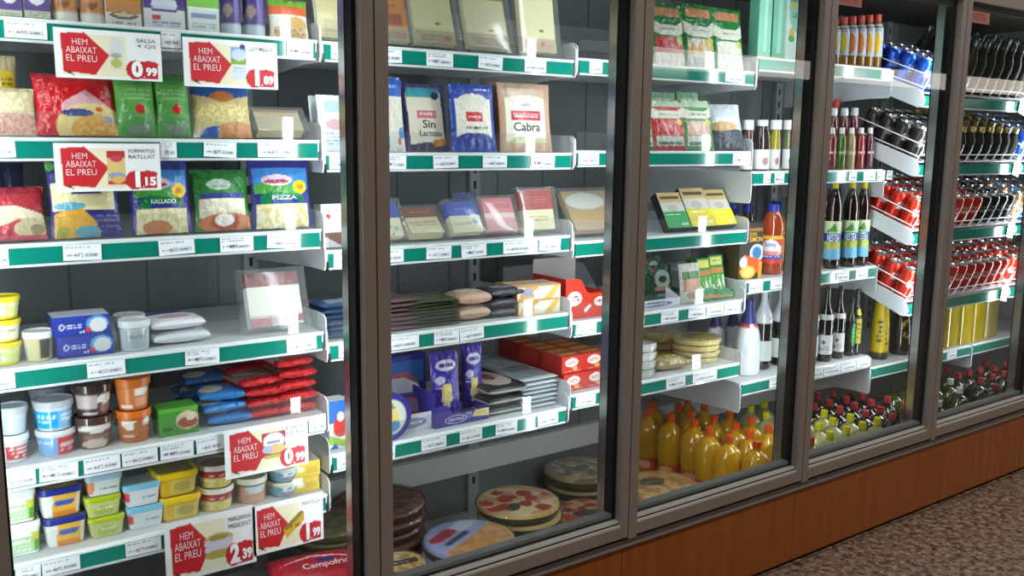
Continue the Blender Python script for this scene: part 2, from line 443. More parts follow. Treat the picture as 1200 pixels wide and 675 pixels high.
def round_pack(x, y, z, w, h, top, side, label, rz=0, name='pizza', cat='pizza', group=None, crust='c9a063', film=True, rim='9a8a5a', tilt=0):
    """flat round food in its tray: base tray, food on top, cling film skin"""
    r = w/2; t = thing(name, label, cat, (x, y, z), (math.radians(tilt), 0, math.radians(rz)), group)
    lathe_part('tray', [(0, 0), (r*.93, 0), (r, h*.55), (r*1.0, h*.62), (r*.97, h*.62)], side, 'plastic', t, ns=48)
    rr = [(r*.965, h*.55), (r*.94, h*.8), (r*.88, h*.9)]+[(r*q, h*.88) for q in np.linspace(.84, 0.0, 18)]
    lathe_part('topping', rr, top, 'film', t, ns=64, mode='top')
    if film: lathe_part('film', [(r*1.0, h*.64), (r*.97, h*.9), (r*.8, h*.97), (0, h*.97)], 'dddddd', 'clear_plastic', t, ns=32)
    return t

def price_tag(x, z, w, h, label, digits, rail_y=.25, tilt=0, rz=0):
    o = MB().grid(*(lambda U, V: (np.stack([(U-.5)*w, 0*U, (V-.5)*h], -1),
        paint([('bg', 'eef0f4'), ('l', .06, .58, .7, .86, '9a9aa4', 2), ('r', .55, .16, .9, .42, 'c4c6cc'), ('l', .56, .2, .88, .38, '55565e', 1), ('l', .1, .18, .42, .42, '6c6d75', 1)], U, V)))(*UVg(res(w), res(h)))).build('price_tag', 'paper')
    o.location = (x, rail_y-.0052, z); o.rotation_euler = (0, math.radians(tilt), 0)
    m = o.modifiers.new('card', 'SOLIDIFY'); m.thickness = .0008; m.offset = -1
    tag(o, label, 'price tag', 'price tags clipped along the shelf rails')
    f = lambda u, v: np.stack([(u-.5)*w, 0*u, (v-.5)*h], -1)
    lettering(o, digits, f, .3, .16, .52, .44, '4a4a52', .0, 'paper', .0006)
    return o

RED = 'c8202a'
def promo_sign(x, z, w, h, euros, cents, picture, label, head=(), tilt=0, y=.236):
    U, V = UVg(110, 56)
    art = [('bg', 'f2f2f2'), ('r', .06, .07, .985 if 0 else .66, .9, 'ece4c4'), ('p', [(.06,.9),(.28,.93),(.5,.5),(.36,.08),(.07,.14)], RED),
           ('p', [(.07,.13),(.13,.13),(.17,.05)], '5a1518'), ('r', .66, .4, .97, .93, 'f2f2f2')]+picture
    art += [('e', .74, .22, .09, .2, RED), ('r', .74, .05, .96, .36, RED), ('e', .87, .36, .1, .06, RED), ('r', .93, .34, 1, .45, 'f2f2f2') if 0 else ('r', 0, 0, 0, 0, RED)]
    o = MB().grid(np.stack([(U-.5)*w, 0*U, (V-.5)*h], -1), paint(art, U, V)).build('price_sign', 'card')
    o.location = (x, y, z); o.rotation_euler = (0, math.radians(tilt), 0)
    md = o.modifiers.new('card', 'SOLIDIFY'); md.thickness = .001; md.offset = -1
    tag(o, label, 'price sign', 'red and white promotion signs')
    f = lambda u, v: np.stack([(u-.5)*w, 0*u, (v-.5)*h], -1)
    L = lambda b, u0, v0, u1, v1, c='f6d8d8', bo=.0: lettering(o, b, f, u0, v0, u1, v1, c, bo, 'card', .0008)
    L('HEM', .16, .68, .3, .8); L('ABAIXAT', .1, .51, .38, .64); L('EL PREU', .1, .34, .38, .47)
    L(euros, .70 if euros != '1' else .745, .07, .81 if euros != '1' else .795, .41, 'ffffff', .06 if euros != '1' else .03); L('.', .815, .07, .83, .1, 'ffffff', .04); L(cents, .84, .1, .95, .29, 'ffffff', .05)
    for i, s in enumerate(head): L(s, .69 if len(s) > 6 else .76, .8-i*.12, .95, .88-i*.12, '44444c', .0)
    return o
# ------------------------------------------------------------------ odd packs
def display_tray(x, y, z, w, h, label, d=.14, lip='e4e4ea', letter='8a90b8', name='display_tray', group=None):
    t = thing(name, label, 'display tray', (x, y, z), group=group)
    m = MB(); e = .002; a = w/2; b = h*1.0; hb = h*2.2
    m.box(-a, a, 0, d, 0, e, lip); m.box(-a, a, d-e, d, e, hb, lip)
    for s in (-1, 1):
        m.prism([(0, e), (0, b), (d*.55, hb), (d, hb), (d, e)], s*a-(e if s > 0 else 0), s*a+(e if s < 0 else 0), lip)
    m.build('tray_walls', 'card', t)
    U, V = UVg(res(w), res(h))
    MB().grid(np.stack([(U-.5)*w, -.001+0*U, V*h], -1), paint([('bg', lip), ('e', .5, .45, .34, .3, letter), ('l', .24, .3, .76, .6, lip, 1)], U, V)).build('front_panel', 'card', t)
    return t
def snack_base(x, y, z, w, h, label, d=.12):
    t = thing('snack_tray', label, 'display tray', (x, y, z)); a = w/2; c = '3c2c8c'
    m = MB(); m.box(-a, a, .001, d, 0, .002, c); m.box(-a, -a+.002, .001, d, 0, h*1.6, c); m.box(a-.002, a, .001, d, 0, h*.6, c); m.build('tray_walls', 'card', t)
    U, V = UVg(70, 30); top = .55+.45*np.exp(-((U-.12)/.16)**4)
    f = lambda u, v: np.stack([(u-.5)*w, -.0005+0*u, v*h], -1)
    MB().grid(np.stack([(U-.5)*w, 0*U, V*h*top], -1), paint([('bg', '3c2c8c'), ('e', .38, .26, .2, .2, 'c4c8e0'), ('e', .38, .26, .18, .16, '3c2c8c'), ('p', [(.68, .25), (.74, .52), (1, .55), (1, .16)], 'e4d088'), ('l', .74, .3, .94, .44, 'a08848', 2), ('l', .56, .2, .68, .5, 'b0a8e0', 3)], U, V*top)).build('front_panel', 'card', t)
    lettering(t, 'DENTINE', f, .24, .2, .52, .34, 'e8e8f4')
    return t
def wedge_tray(x, y, z, w, h, label, d=.14, group=None):
    t = thing('display_tray', label, 'display tray', (x, y, z), group=group); a = w/2; c = '1f7a4c'
    m = MB(); m.box(-a, a, .001, d, 0, .002, c)
    for s in (-a, a-.0015): m.box(s, s+.0015, .001, d, 0, h*.8, c)
    m.build('tray_walls', 'card', t)
    U, V = UVg(30, 20); top = .72+.28*np.exp(-((U-.5)/.3)**6); f = lambda u, v: np.stack([(u-.5)*w, 0*u, v*h], -1)
    MB().grid(np.stack([(U-.5)*w, 0*U, V*h*top], -1), paint([('bg', '23845a')], U, V)).build('front_panel', 'card', t)
    lettering(t, 'Entremont' if 0 else 'Dolina', f, .1, .2, .92, .58, 'e09a50', .03)
    return t
def red_display(x, y, z, w, h, label, d=.16):
    t = thing('display_box', label, 'display box', (x, y, z)); a = w/2; c = 'c8321c'
    U, V = UVg(50, 40); top = .62+.38*(U < .42)+.0
    top = .6+.4/(1+np.exp((U-.42)*26))
    MB().grid(np.stack([(U-.5)*w, 0*U, V*h*top], -1), paint([('bg', 'd0351c'), ('e', .2, .5, .17, .18, 'ece4e0'), ('l', .08, .42, .32, .58, 'c03020', 2), ('p', [(.42, .2), (.56, .34), (.6, .28), (.46, .12)], 'ece4e0'), ('e', .8, .38, .14, .12, 'ece4e0'), ('l', .7, .32, .9, .44, 'c03020', 1)], U, V*top)).build('front_panel', 'card', t)
    m = MB(); m.box(-a, a, .001, d, 0, .002, c); m.box(-a, -a+.002, .001, d, .002, h, c); m.box(a-.002, a, .001, d, .002, h*.6, c); m.build('tray_walls', 'card', t)
    m = MB()
    m.box(-a, a, d-.002, d, .002, h*1.35, 'c8c4c4'); m.build('back_panel', 'card', t)
    return t
def round_box(x, y, z, w, h, art, label, group=None):
    """round card cheese box stood on its rim, lid to the front"""
    r = h/2; t = thing('cheese_box', label, 'cheese box', (x, y, z+r), (PI/2, 0, 0), group)
    lathe_part('box_body', [(0, -.03), (r*.97, -.03), (r*.97, 0)], '6a4a3c', 'card', t)
    lathe_part('lid', [(r*.98, -.012), (r, -.01), (r, .003)]+[(r*q, .0035) for q in np.linspace(.98, 0, 12)], art, 'card', t, mode='top', ns=48)
    return t
def leaf_pack(x, y, z, w, h, label, rz=0, group=None):
    t = thing('leaf_pack', label, 'food pack', (x, y, z), (0, 0, math.radians(rz)), group); n = 24
    U, V = UVg(n*2, 16); B = np.clip(np.sin(PI*np.clip(U, .0, 1)), 0, 1)**.95
    P = np.stack([(U-.5)*w, -.02*B+.06*(V > .5)*0+0*U+(.03*(1-B)), h*.5+(V-.5)*h*B*.96], -1)
    MB().grid(P, paint([('bg', 'c8ccc8'), ('r', .1, .4, .9, .56, 'dcdcd8'), ('l', .3, .44, .6, .54, '4a4a48', 1)], U, V)).build('pack_front', 'shiny_plastic', t, smooth=True)
    K = P.copy(); K[..., 1] = .08-.02*B
    T = np.stack([P[:, -1], K[:, -1]], 1); L = np.stack([P[:, 0], K[:, 0]], 1)
    MB().grid(T, lin('c4c8c4')).grid(L, lin('b8bcb8'), flip=True).build('pack_body', 'shiny_plastic', t)
    return t
def square_bottle(x, y, z, w, h, liquid, cap, label, group=None):
    t = thing('square_bottle', label, 'drink bottle', (x, y, z), group=group); r = w/2
    lathe_part('bottle_body', [(0, 0), (r*.9, 0), (r, .006), (r, h*.55), (r*.97, h*.58), (r, h*.61), (r, h*.8), (r*.7, h*.9), (.02, h*.94), (0, h*.94)], liquid, 'liquid', t, n=6, ns=48)
    lathe_part('cap', [(.021, h*.93), (.021, h), (0, h)], cap, 'plastic', t, ns=20)
    lathe_part('handle', [(r*.3, h*.9), (r*.34, h*.93), (r*.3, h*.96)], cap, 'plastic', t, ns=20)
    return t

# ------------------------------------------------------------------ shelving
GREEN = '0f7f6e'
def shelf(x0, x1, ztop, label, riser=.055, plate_up=.045, plate_dn=-.042, yf=.25, yb=.72, rail=.036, group='green edged shelves'):
    t = thing('shelf', label, 'shelf', (0, 0, ztop-.003), group=group)
    m = MB(); m.box(x0, x1, yf+.004, yb, -.022, .003, 'dfe2e4'); m.box(x0, x1, yf-.001, yf+.006, -.002, .0045, 'eef0f2'); m.build('deck', 'white_paint', t)
    m = MB(); m.box(x0+.006, x1-.006, yf-.003, yf+.003, -rail, -.001, GREEN); m.box(x0+.006, x1-.006, yf-.005, yf+.001, -rail-.005, -rail, 'd4d8da'); m.box(x0+.006, x1-.006, yf-.0055, yf, -.003, .0, 'd4e4e0')
    m.build('price_rail', 'rail_plastic', t)
    if riser:
        m = MB(); m.box(x0+.012, x1-.012, yf+.0065, yf+.009, .0035, riser, 'eeeeee'); m.build('clear_front_stop', 'clear_plastic', t)
    for nm, xa in (('left', x0-.0055), ('right', x1+.0025)):
        u, dn = plate_up, plate_dn
        o = [(yf-.006, dn+.01), (yf, dn), (yf+.08, dn), (yb, dn-.025), (yb, u-.01), (yf+.06, u), (yf+.012, u), (yf-.002, u-.008), (yf-.006, u-.016)]
        MB().prism(o, xa, xa+.003, 'd3d6d9').build('end_plate', 'white_paint', t)
    return t

def can_rack(x0, w, zf, label, tilt, yf=.165, rail_h=.036, depth=.34, group='sloping can racks'):
    """gravity fed rack: sloping tray, white wire guard, label rail"""
    t = thing('can_rack', label, 'can rack', (x0, yf, zf), group=group); a = math.radians(tilt)
    def piece(m, nm, mat):
        o = m.build(nm, mat, t); o.rotation_euler = (a, 0, 0); return o
    m = MB(); m.box(0, w, 0, depth, -.004, 0, 'dfe2e4'); piece(m, 'tray', 'white_paint')
    for s in (0, 1):
        xa = -.0085+s*(w+.013)
        m = MB(); m.prism([(-.03, -.044), (-.015, -.05), (depth, -.04), (depth, .012), (.0, .012), (-.022, -.006), (-.034, -.02)], xa, xa+.004, 'dcdfe2'); piece(m, 'end_plate', 'white_paint')
    m = MB(); R = .0021; wc = 'e8e8ea'; n = int(round(w/.068))
    for k in range(n+1):
        xx = w*k/n; m.tube([(xx, -.004, -.002), (xx, -.012, .05), (xx, -.0085, .068)], R, wc, 6)
    for zz, yy in ((.0, -.005), (.03, -.0095)): m.tube([(0, yy, zz), (w, yy, zz)], R, wc, 6)
    for xx in (-.0018, w+.0018):
        m.tube([(xx, -.008, .066), (xx, depth, .07)], R, wc, 6); m.tube([(xx, -.004, .022), (xx, depth, .022)], R, wc, 6)
    piece(m, 'wire_guard', 'white_paint')
    m = MB(); m.box(.004, w-.004, -.016, -.011, -.012-rail_h, -.012, GREEN); m.box(.004, w-.004, -.018, -.01, -.017-rail_h, -.012-rail_h, 'd4d8da'); m.box(.004, w-.004, -.011, .02, -.02, -.013, 'dfe2e4')
    m.build('price_rail', 'rail_plastic', t)
    return t
def rack_pos(x0, zf, tilt, yf, u, v):
    a = math.radians(tilt)
    return (x0+u, yf+v*math.cos(a)-.0004*math.sin(a), zf+v*math.sin(a)+.0008*math.cos(a))
ORDW = ['leftmost', 'second from the left', 'third from the left', 'fourth from the left', 'fifth from the left', 'sixth from the left', 'seventh from the left', 'eighth from the left', 'ninth from the left', 'tenth from the left']
ROWW = ['front row', 'second row', 'third row', 'fourth row']

# ================================================== THE SCENE
# ------------------------------------------------------------------ setting
PITCH = .7483
XB = [.139+PITCH*k for k in range(6)]          # door posts
def setting():
    U = MB(); U.box(-3, 16, -7, .9, -.05, 0, '806a5c'); struct(U.build('floor', 'granite_floor'))
    U = MB(); U.box(-3, 16, -7, 1.0, 3.0, 3.05, 'b8b0a4'); struct(U.build('ceiling', 'white_paint'))
    U = MB(); U.box(-3, 16, -7.1, -7, 0, 3.0, '7a6f66'); struct(U.build('wall_front', 'white_paint'))
    # refrigerated cabinet shell
    U = MB(); U.box(-.7, 6.5, .765, .8, .05, 2.15, '83898a')
    for k in range(40):
        U.box(-.7+.1875*k, -.7+.1875*k+.004, .7625, .766, .3, 2.1, '6a7071')
    struct(U.build('wall_back', 'white_paint'))
    U = MB(); U.box(-.7, 6.5, .0, .8, 1.96, 2.0, '3a3c3c'); struct(U.build('trim_1', 'white_paint'))
    U = MB(); U.box(-.7, 6.5, .03, .765, .07, .0995, 'c0c4c4'); struct(U.build('trim_2', 'white_paint'))
    U = MB(); U.box(-.7, 6.5, -.02, .8, 1.905, 2.4, '2a2826'); struct(U.build('trim_3', 'frame_metal'))
    for k, x in enumerate([-.7]+XB+[XB[5]+PITCH]):
        x1 = x+PITCH-.002 if k else XB[0]-.002
        U = MB(); U.box(x, x1, .0, .03, .018, .268, 'b06020')
        b = struct(U.build('baseboard_front', 'orange_laminate'))
    U = MB(); U.box(-.7, 6.5, .02, .05, 0, .02, '14100e'); struct(U.build('trim_4', 'rubber'))
    U = MB(); U.box(-.7, 6.5, -.012, .03, .268, .284, '6f6a66'); U.box(-.7, 6.5, -.016, .0, .264, .27, 'b0aca8'); struct(U.build('trim_5', 'frame_metal'))
    U = MB(); U.box(.085, .1, .03, .765, .1, 1.96, 'b4b8b8'); struct(U.build('wall_left', 'white_paint'))
    U = MB(); U.box(4.66, 4.675, .03, .765, .1, 1.96, 'b4b8b8'); struct(U.build('wall_right', 'white_paint'))
    # white rear duct rail and slotted uprights
    U = MB(); U.box(-.7, 6.5, .735, .7615, .245, .325, 'eceeee'); struct(U.build('trim_6', 'white_paint'))
    U = MB(); U.box(-.7, 6.5, .72, .76, 1.66, 1.735, 'a8acae'); struct(U.build('trim_7', 'white_paint'))
    for k in range(-1, 7):
        x = .889+.748*(k-1)
        U = MB(); U.box(x-.02, x+.02, .745, .7615, .1, 1.95, 'a4a8a8')
        for i in range(36): U.box(x-.005, x+.005, .7443, .7455, .2+i*.05, .225+i*.05, '181a1a')
        t = U.build('shelf_upright', 'white_paint'); struct(t); t.name = 'trim_%d' % (9+k)

STILE = 'aca39d'
def door(n, x0, x1, zt):
    root = bpy.data.objects.new('door_%d' % n, None); COL.objects.link(root); root.location = (x0, 0, 0); struct(root)
    w = x1-x0; z0, z1 = .296, 1.9; s = .031; r = .05
    def b(nm, mat, f, parent=root):
        m = MB(); f(m); return m.build(nm, mat, parent)
    b('left_stile', 'frame_metal', lambda m: (m.box(.001, s, -.022, .018, z0-.008, z1, STILE)))
    b('right_stile', 'frame_metal', lambda m: (m.box(w-s, w-.003, -.022, .018, z0, z1, STILE)))
    b('bottom_rail', 'frame_metal', lambda m: (m.box(s, w-s, -.022, .018, z0, z0+.034, STILE), m.box(s, w-s, -.0125, .012, z0+.034, z0+.043, '2a2928')))
    b('silver_beading', 'frame_metal', lambda m: (m.box(s, w-s, -.0222, -.015, z0+.033, z0+.039, 'f4f4f0'), m.box(s, w-s, -.0135, .001, z0+.0425, z0+.0495, 'f4f4f0')))
    b('top_rail', 'frame_metal', lambda m: m.box(s, w-s, -.022, .018, zt, z1, STILE))
    b('glass_pane', 'door_glass', lambda m: m.quad([(s, -.002, z0+.045), (w-s, -.002, z0+.045), (w-s, -.002, zt), (s, -.002, zt)], 'ffffff'))
    def gasket(m):
        m.box(w-s-.01, w-s, .0, .03, z0+.04, zt, '121314'); m.box(s, s+.006, .002, .03, z0+.04, zt, '121314'); m.box(s, w-s, .002, .03, z0+.044, z0+.056, '1c1d1e'), m.box(s+.006, w-s-.01, .002, .03, z0+.056, z0+.065, '84898a'); m.box(s, w-s, .002, .03, zt-.02, zt, '121314')
    b('gasket', 'rubber', gasket)
    return root
def mullion(k, x):
    m = MB(); m.box(x-.04, x+.04, .03, .05, .29, 1.93, '232526'); m.box(x-.042, x-.036, .033, .062, .3, 1.93, 'b4b6b4'); m.box(x-.036, x-.03, .05, .07, .3, 1.93, '1a1b1b'); m.box(x+.034, x+.04, .05, .07, .3, 1.93, '1a1b1b')
    o = m.build('door_post', 'bright_metal'); o.name = 'trim_%d' % (20+k); struct(o)
    t = thing('tube_lamp', 'upright white tube lamp behind the door post, ' + ['far left one', 'between first and second doors', 'between second and third doors', 'between third and fourth doors', 'between fourth and fifth doors', 'right of the fifth door'][k], 'lamp', (x, .068, 0), group='upright tube lamps behind the posts')
    r = .012
    th = np.linspace(0, 2*PI, 16, endpoint=False); P = np.stack([np.stack([r*np.cos(th), r*np.sin(th), 0*th+z], -1) for z in (.45, 1.86)], 1)
    MB().grid(P, lin('ffffff'), wrap=True, flip=False).build('glowing_tube', 'tube_light', t, smooth=True)
    for z in (.43, 1.86): lathe_part('end_cap', [(0, 0), (.014, 0), (.014, .03), (0, .03)], 'c8c8c8', 'plastic', t, loc=(0, 0, z), ns=16)
setting()
for k in range(5): door(k+1, XB[k], XB[k+1], 1.843)
door(6, XB[5], XB[5]+PITCH, 1.843)
for k in range(6): mullion(k, XB[k])

# ------------------------------------------------------------------ shop lamps and sky
def ceiling_lamp(x, y, sx, sy):
    t = thing('ceiling_light', 'ceiling light panel above the aisle', 'ceiling light', (x, y, 2.98), group='ceiling light panels')
    t['kind'] = 'structure'
    MB().box(-sx/2, sx/2, -sy/2, sy/2, 0, .02, 'd8d8d8').build('housing', 'white_paint', t)
    MB().quad([(-sx/2+.02, sy/2-.02, -.002), (sx/2-.02, sy/2-.02, -.002), (sx/2-.02, -sy/2+.02, -.002), (-sx/2+.02, -sy/2+.02, -.002)], 'ffffff').build('diffuser', 'ceiling_glow', t)
for x in (-.8, 1.6, 4.0, 6.4, 8.8): ceiling_lamp(x, -1.9, 1.2, .3)
# lit canopy over the counter across the aisle (it shows as the pale band mirrored in the door glass)
t = thing('canopy_light', 'long lit canopy over the counter across the aisle', 'light', (0, -5.2, 2.19)); t['kind'] = 'structure'
MB().box(6.6, 15.5, -.3, .0, -.1, .16, '5a5048').build('canopy_body', 'white_paint', t)
MB().box(6.6, 15.5, .0, .02, -.09, .12, 'ffffff').build('diffuser', 'canopy_glow', t)
w = bpy.data.worlds.new('shop_air'); SC.world = w; w.use_nodes = True
w.node_tree.nodes['Background'].inputs[0].default_value = (.9, .85, .78, 1); w.node_tree.nodes['Background'].inputs[1].default_value = .05

# ------------------------------------------------------------------ camera
cd = bpy.data.cameras.new('camera'); cam = bpy.data.objects.new('camera', cd); COL.objects.link(cam)
cd.sensor_width = 36; cd.lens = CAM_F*36/1200; cd.clip_start = .05
cam.matrix_world = CAM_M
SC.camera = cam
SC.view_settings.view_transform = 'Standard'; SC.view_settings.look = 'None'; SC.view_settings.exposure = EXPOSURE; SC.view_settings.gamma = 1
SC.view_settings.use_curve_mapping = False
SC.cycles.use_denoising = True; SC.cycles.max_bounces = 10; SC.cycles.transparent_max_bounces = 24; SC.cycles.diffuse_bounces = 4; SC.cycles.glossy_bounces = 4
SC.cycles.sample_clamp_indirect = 8

# ---- left bay, top shelf
carton(0.2729, 0.285, 1.5742, 0.0411, 0.0832, [('bg', 'd9d6c0'), ('r', 0, 0.2, 1, 1, '5b3f8c'), ('e', 0.5, 0.46, 0.28, 0.12, 'eeeaf2'), ('r', 0, 0.0, 1, 0.08, '8f9a68'), ('l', 0.1, 0.1, 0.9, 0.18, 'a8a888', 2)], 'leftmost purple and cream carton on the left top shelf', d=0.06, group='purple cartons on the top shelf', top='d9d6c0', cap='e8e8ec')
carton(0.3199, 0.285, 1.5742, 0.0452, 0.0867, [('bg', 'd9d6c0'), ('r', 0, 0.2, 1, 1, '5b3f8c'), ('e', 0.5, 0.46, 0.28, 0.12, 'eeeaf2'), ('r', 0, 0.0, 1, 0.08, '8f9a68'), ('l', 0.1, 0.1, 0.9, 0.18, 'a8a888', 2)], 'second purple and cream carton, left of the orange bottles', d=0.06, group='purple cartons on the top shelf', top='d9d6c0', cap='e8e8ec')
bottle(0.3733, 0.31, 1.5742, 0.0461, 0.1171, 'water', 'e6e3da', 'e8e8e8', 'orange and white bottle beside the purple cartons', bodyart=[('bg', 'e6e3da'), ('r', 0, 0.2, 1, 0.62, 'c8843e'), ('r', 0, 0.62, 1, 1, 'e0d0b0'), ('e', 0.46, 0.34, 0.08, 0.08, '8a4a20')], mat='plastic', group='orange and white bottles on the top shelf')
bottle(0.4239, 0.31, 1.5742, 0.0474, 0.1196, 'water', 'e6e3da', 'e8e8e8', 'orange and white bottle left of the white carton with a plate', bodyart=[('bg', 'e6e3da'), ('r', 0, 0.2, 1, 0.62, 'c8843e'), ('r', 0, 0.62, 1, 1, 'e0d0b0'), ('e', 0.46, 0.34, 0.08, 0.08, '8a4a20')], mat='plastic', group='orange and white bottles on the top shelf')
carton(0.4789, 0.285, 1.5742, 0.0677, 0.1056, [('bg', 'e4e2dd'), ('r', 0, 0.26, 1, 1, 'c68445'), ('e', 0.5, 0.22, 0.4, 0.07, '6a5a48'), ('e', 0.5, 0.24, 0.3, 0.04, 'd8c8a0'), ('l', 0.15, 0.04, 0.85, 0.12, '9aa0a8', 1)], 'orange and white carton picturing a dark plate of food', d=0.07)
carton(0.5592, 0.285, 1.5742, 0.0829, 0.1178, [('bg', 'e4e4e8'), ('r', 0, 0.36, 1, 1, '4a3a86'), ('e', 0.5, 0.44, 0.32, 0.14, 'd4d8e6'), ('r', 0.0, 0.3, 1, 0.33, 'e4e4e8'), ('r', 0.2, 0.33, 0.8, 0.37, '4a3a86'), ('e', 0.3, 0.22, 0.12, 0.05, 'd03838'), ('l', 0.2, 0.06, 0.9, 0.16, '9a9ca8', 2)], 'white and purple carton with a small red heart mark', d=0.07)
carton(0.6405, 0.285, 1.5742, 0.0657, 0.1267, [('bg', 'e2e8e6'), ('r', 0, 0.43, 1, 1, '7cc04c'), ('r', 0.1, 0.24, 0.9, 0.32, '7f9ab4'), ('l', 0.1, 0.08, 0.9, 0.18, 'a8b4bc', 2)], 'white carton with a bright green top on the top shelf', d=0.07)
bottle(0.7069, 0.31, 1.5742, 0.0432, 0.1607, 'water', 'c9d6de', 'e8e8ee', 'purple and pale blue bottle beside the green topped carton', bodyart=[('bg', 'c9d6de'), ('r', 0, 0.18, 1, 0.7, '4c3a80'), ('e', 0.4, 0.36, 0.08, 0.1, 'a89088'), ('r', 0.52, 0.18, 0.6, 0.7, '6a58a0')], mat='plastic', group='purple and pale blue bottles on the top shelf')
bottle(0.7589, 0.31, 1.5742, 0.0478, 0.1631, 'water', 'c9d6de', 'e8e8ee', 'purple and pale blue bottle nearest the green and red pouch', bodyart=[('bg', 'c9d6de'), ('r', 0, 0.18, 1, 0.7, '4c3a80'), ('e', 0.4, 0.36, 0.08, 0.1, 'a89088'), ('r', 0.52, 0.18, 0.6, 0.7, '6a58a0')], mat='plastic', group='purple and pale blue bottles on the top shelf')
pouch(0.8323, 0.285, 1.5742, 0.0931, 0.0869, [('bg', 'e8e0d0'), ('r', 0, 0.82, 1, 1, '78b040'), ('r', 0, 0.6, 1, 0.82, 'd86a40'), ('e', 0.3, 0.4, 0.25, 0.2, 'f0ece0'), ('e', 0.65, 0.35, 0.3, 0.2, 'd8a860'), ('n', 0.1, 0.05, 0.9, 0.28, 'b87840', 'd8b880', 26)], 'small green and orange food pouch at the top shelf end', tilt=10)

# ---- left bay, second shelf
pouch(0.2637, 0.36, 1.3512, 0.0473, 0.1595, [('bg', 'c8b48c'), ('r', 0.3, 0.5, 0.9, 0.8, 'e8c828'), ('l', 0.35, 0.6, 0.8, 0.72, '9a6a18', 2)], 'beige pouch with a yellow sticker behind the salami pouch', tilt=6)
pouch(0.2635, 0.285, 1.3512, 0.0861, 0.0934, [('bg', 'd8ccb0'), ('n', 0, 0.05, 1, 0.45, 'c88a78', 'e0b0a0', 30), ('n', 0, 0.45, 1, 0.95, 'e8dcb8', 'd8c898', 20), ('r', 0, 0.9, 1, 1, 'c8b890')], 'cream and salmon pouch of shredded food at the shelf left end', tilt=12)
pouch(0.3817, 0.285, 1.3512, 0.1562, 0.1249, [('bg', 'c4181f'), ('p', [(0.25, 0.0), (0.3, 0.5), (0.6, 0.72), (0.95, 0.4), (1, 0.0)], 'd8a8b0'), ('e', 0.66, 0.16, 0.44, 0.34, 'e4cc86'), ('e', 0.72, 0.1, 0.32, 0.22, 'dda850'), ('e', 0.48, 0.34, 0.2, 0.06, '3a4488'), ('r', 0.42, 0.28, 0.55, 0.36, '3a4488'), ('e', 0.76, 0.4, 0.05, 0.04, 'd85a30'), ('e', 0.88, 0.24, 0.06, 0.06, '9aa0b8'), ('r', 0, 0.86, 1, 1, 'b01a22'), ('n', 0.5, 0.02, 0.95, 0.2, 'e0b860', 'd89a40', 30)], 'red pouch showing a cheese topped dish, second shelf', mat='gloss_film', tilt=14, d=0.045)
pouch(0.4933, 0.285, 1.3512, 0.0812, 0.1304, [('bg', '4f9a46'), ('r', 0, 0.88, 1, 1, '3f8a40'), ('r', 0, 0.55, 1, 0.8, '62ab52'), ('e', 0.55, 0.42, 0.13, 0.08, 'c03030'), ('l', 0.15, 0.55, 0.85, 0.75, '88c078', 3), ('r', 0.3, 0.05, 0.8, 0.18, '7c8a80')], 'left of two plain green pouches beside the red pouch', mat='gloss_film', tilt=9, d=0.05, group='plain green pouches on the second shelf')
pouch(0.5679, 0.285, 1.3512, 0.0745, 0.1341, [('bg', '4f9a46'), ('r', 0, 0.88, 1, 1, '3f8a40'), ('r', 0, 0.55, 1, 0.8, '62ab52'), ('e', 0.55, 0.42, 0.13, 0.08, 'c03030'), ('l', 0.15, 0.55, 0.85, 0.75, '88c078', 3), ('r', 0.3, 0.05, 0.8, 0.18, '7c8a80')], 'right of two plain green pouches, with a red dot', mat='gloss_film', tilt=9, d=0.05, group='plain green pouches on the second shelf')
pouch(0.673, 0.285, 1.3512, 0.1307, 0.1191, [('bg', 'dcc88c'), ('r', 0, 0.78, 1, 1, '2f62b0'), ('p', [(0, 0.78), (0.5, 0.66), (1, 0.78), (1, 0.85), (0, 0.85)], '2f62b0'), ('e', 0.5, 0.74, 0.2, 0.1, 'd07a40'), ('n', 0, 0.28, 1, 0.6, 'e8d898', 'd4bc74', 36), ('e', 0.75, 0.12, 0.4, 0.16, 'd8925a'), ('p', [(0.1, 0.0), (0.2, 0.18), (0.42, 0.2), (0.4, 0)], '2a58b4'), ('p', [(0, 0), (0.1, 0.2), (0.1, 0)], 'e8e8e8')], 'blue topped pouch of grated yellow cheese on the second shelf', mat='gloss_film', tilt=11, d=0.04)
tray_pack(0.8093, 0.285, 1.3512, 0.1351, 0.0699, 'c8b890', 'a08060', 'flat clear pack of cheese at the second shelf right end', tilt=40, card_h=0.12, d=0.03)

# ---- left bay, third shelf
pouch(0.2724, 0.42, 1.1462, 0.0449, 0.1512, [('bg', '1c2448'), ('r', 0.2, 0.3, 0.8, 0.5, '2c3a68')], 'dark navy pouch standing behind the red pouch, third shelf', tilt=4)
pouch(0.2547, 0.285, 1.1462, 0.1133, 0.1069, [('bg', 'b8323e'), ('p', [(0, 0.2), (0.4, 0.3), (0.95, 0.1), (1, 0.45), (0.5, 0.62), (0, 0.62)], 'e0d4b4'), ('e', 0.75, 0.2, 0.28, 0.18, 'cbb890'), ('e', 0.85, 0.18, 0.12, 0.1, '98885c'), ('p', [(0.2, 0.2), (0.55, 0.38), (0.6, 0.34), (0.3, 0.16)], 'c83a40'), ('r', 0, 0.0, 1, 0.08, 'c85058'), ('r', 0, 0.85, 1, 1, 'a02a38')], 'red pouch of grated cheese at the third shelf left end', mat='gloss_film', tilt=14, d=0.045)
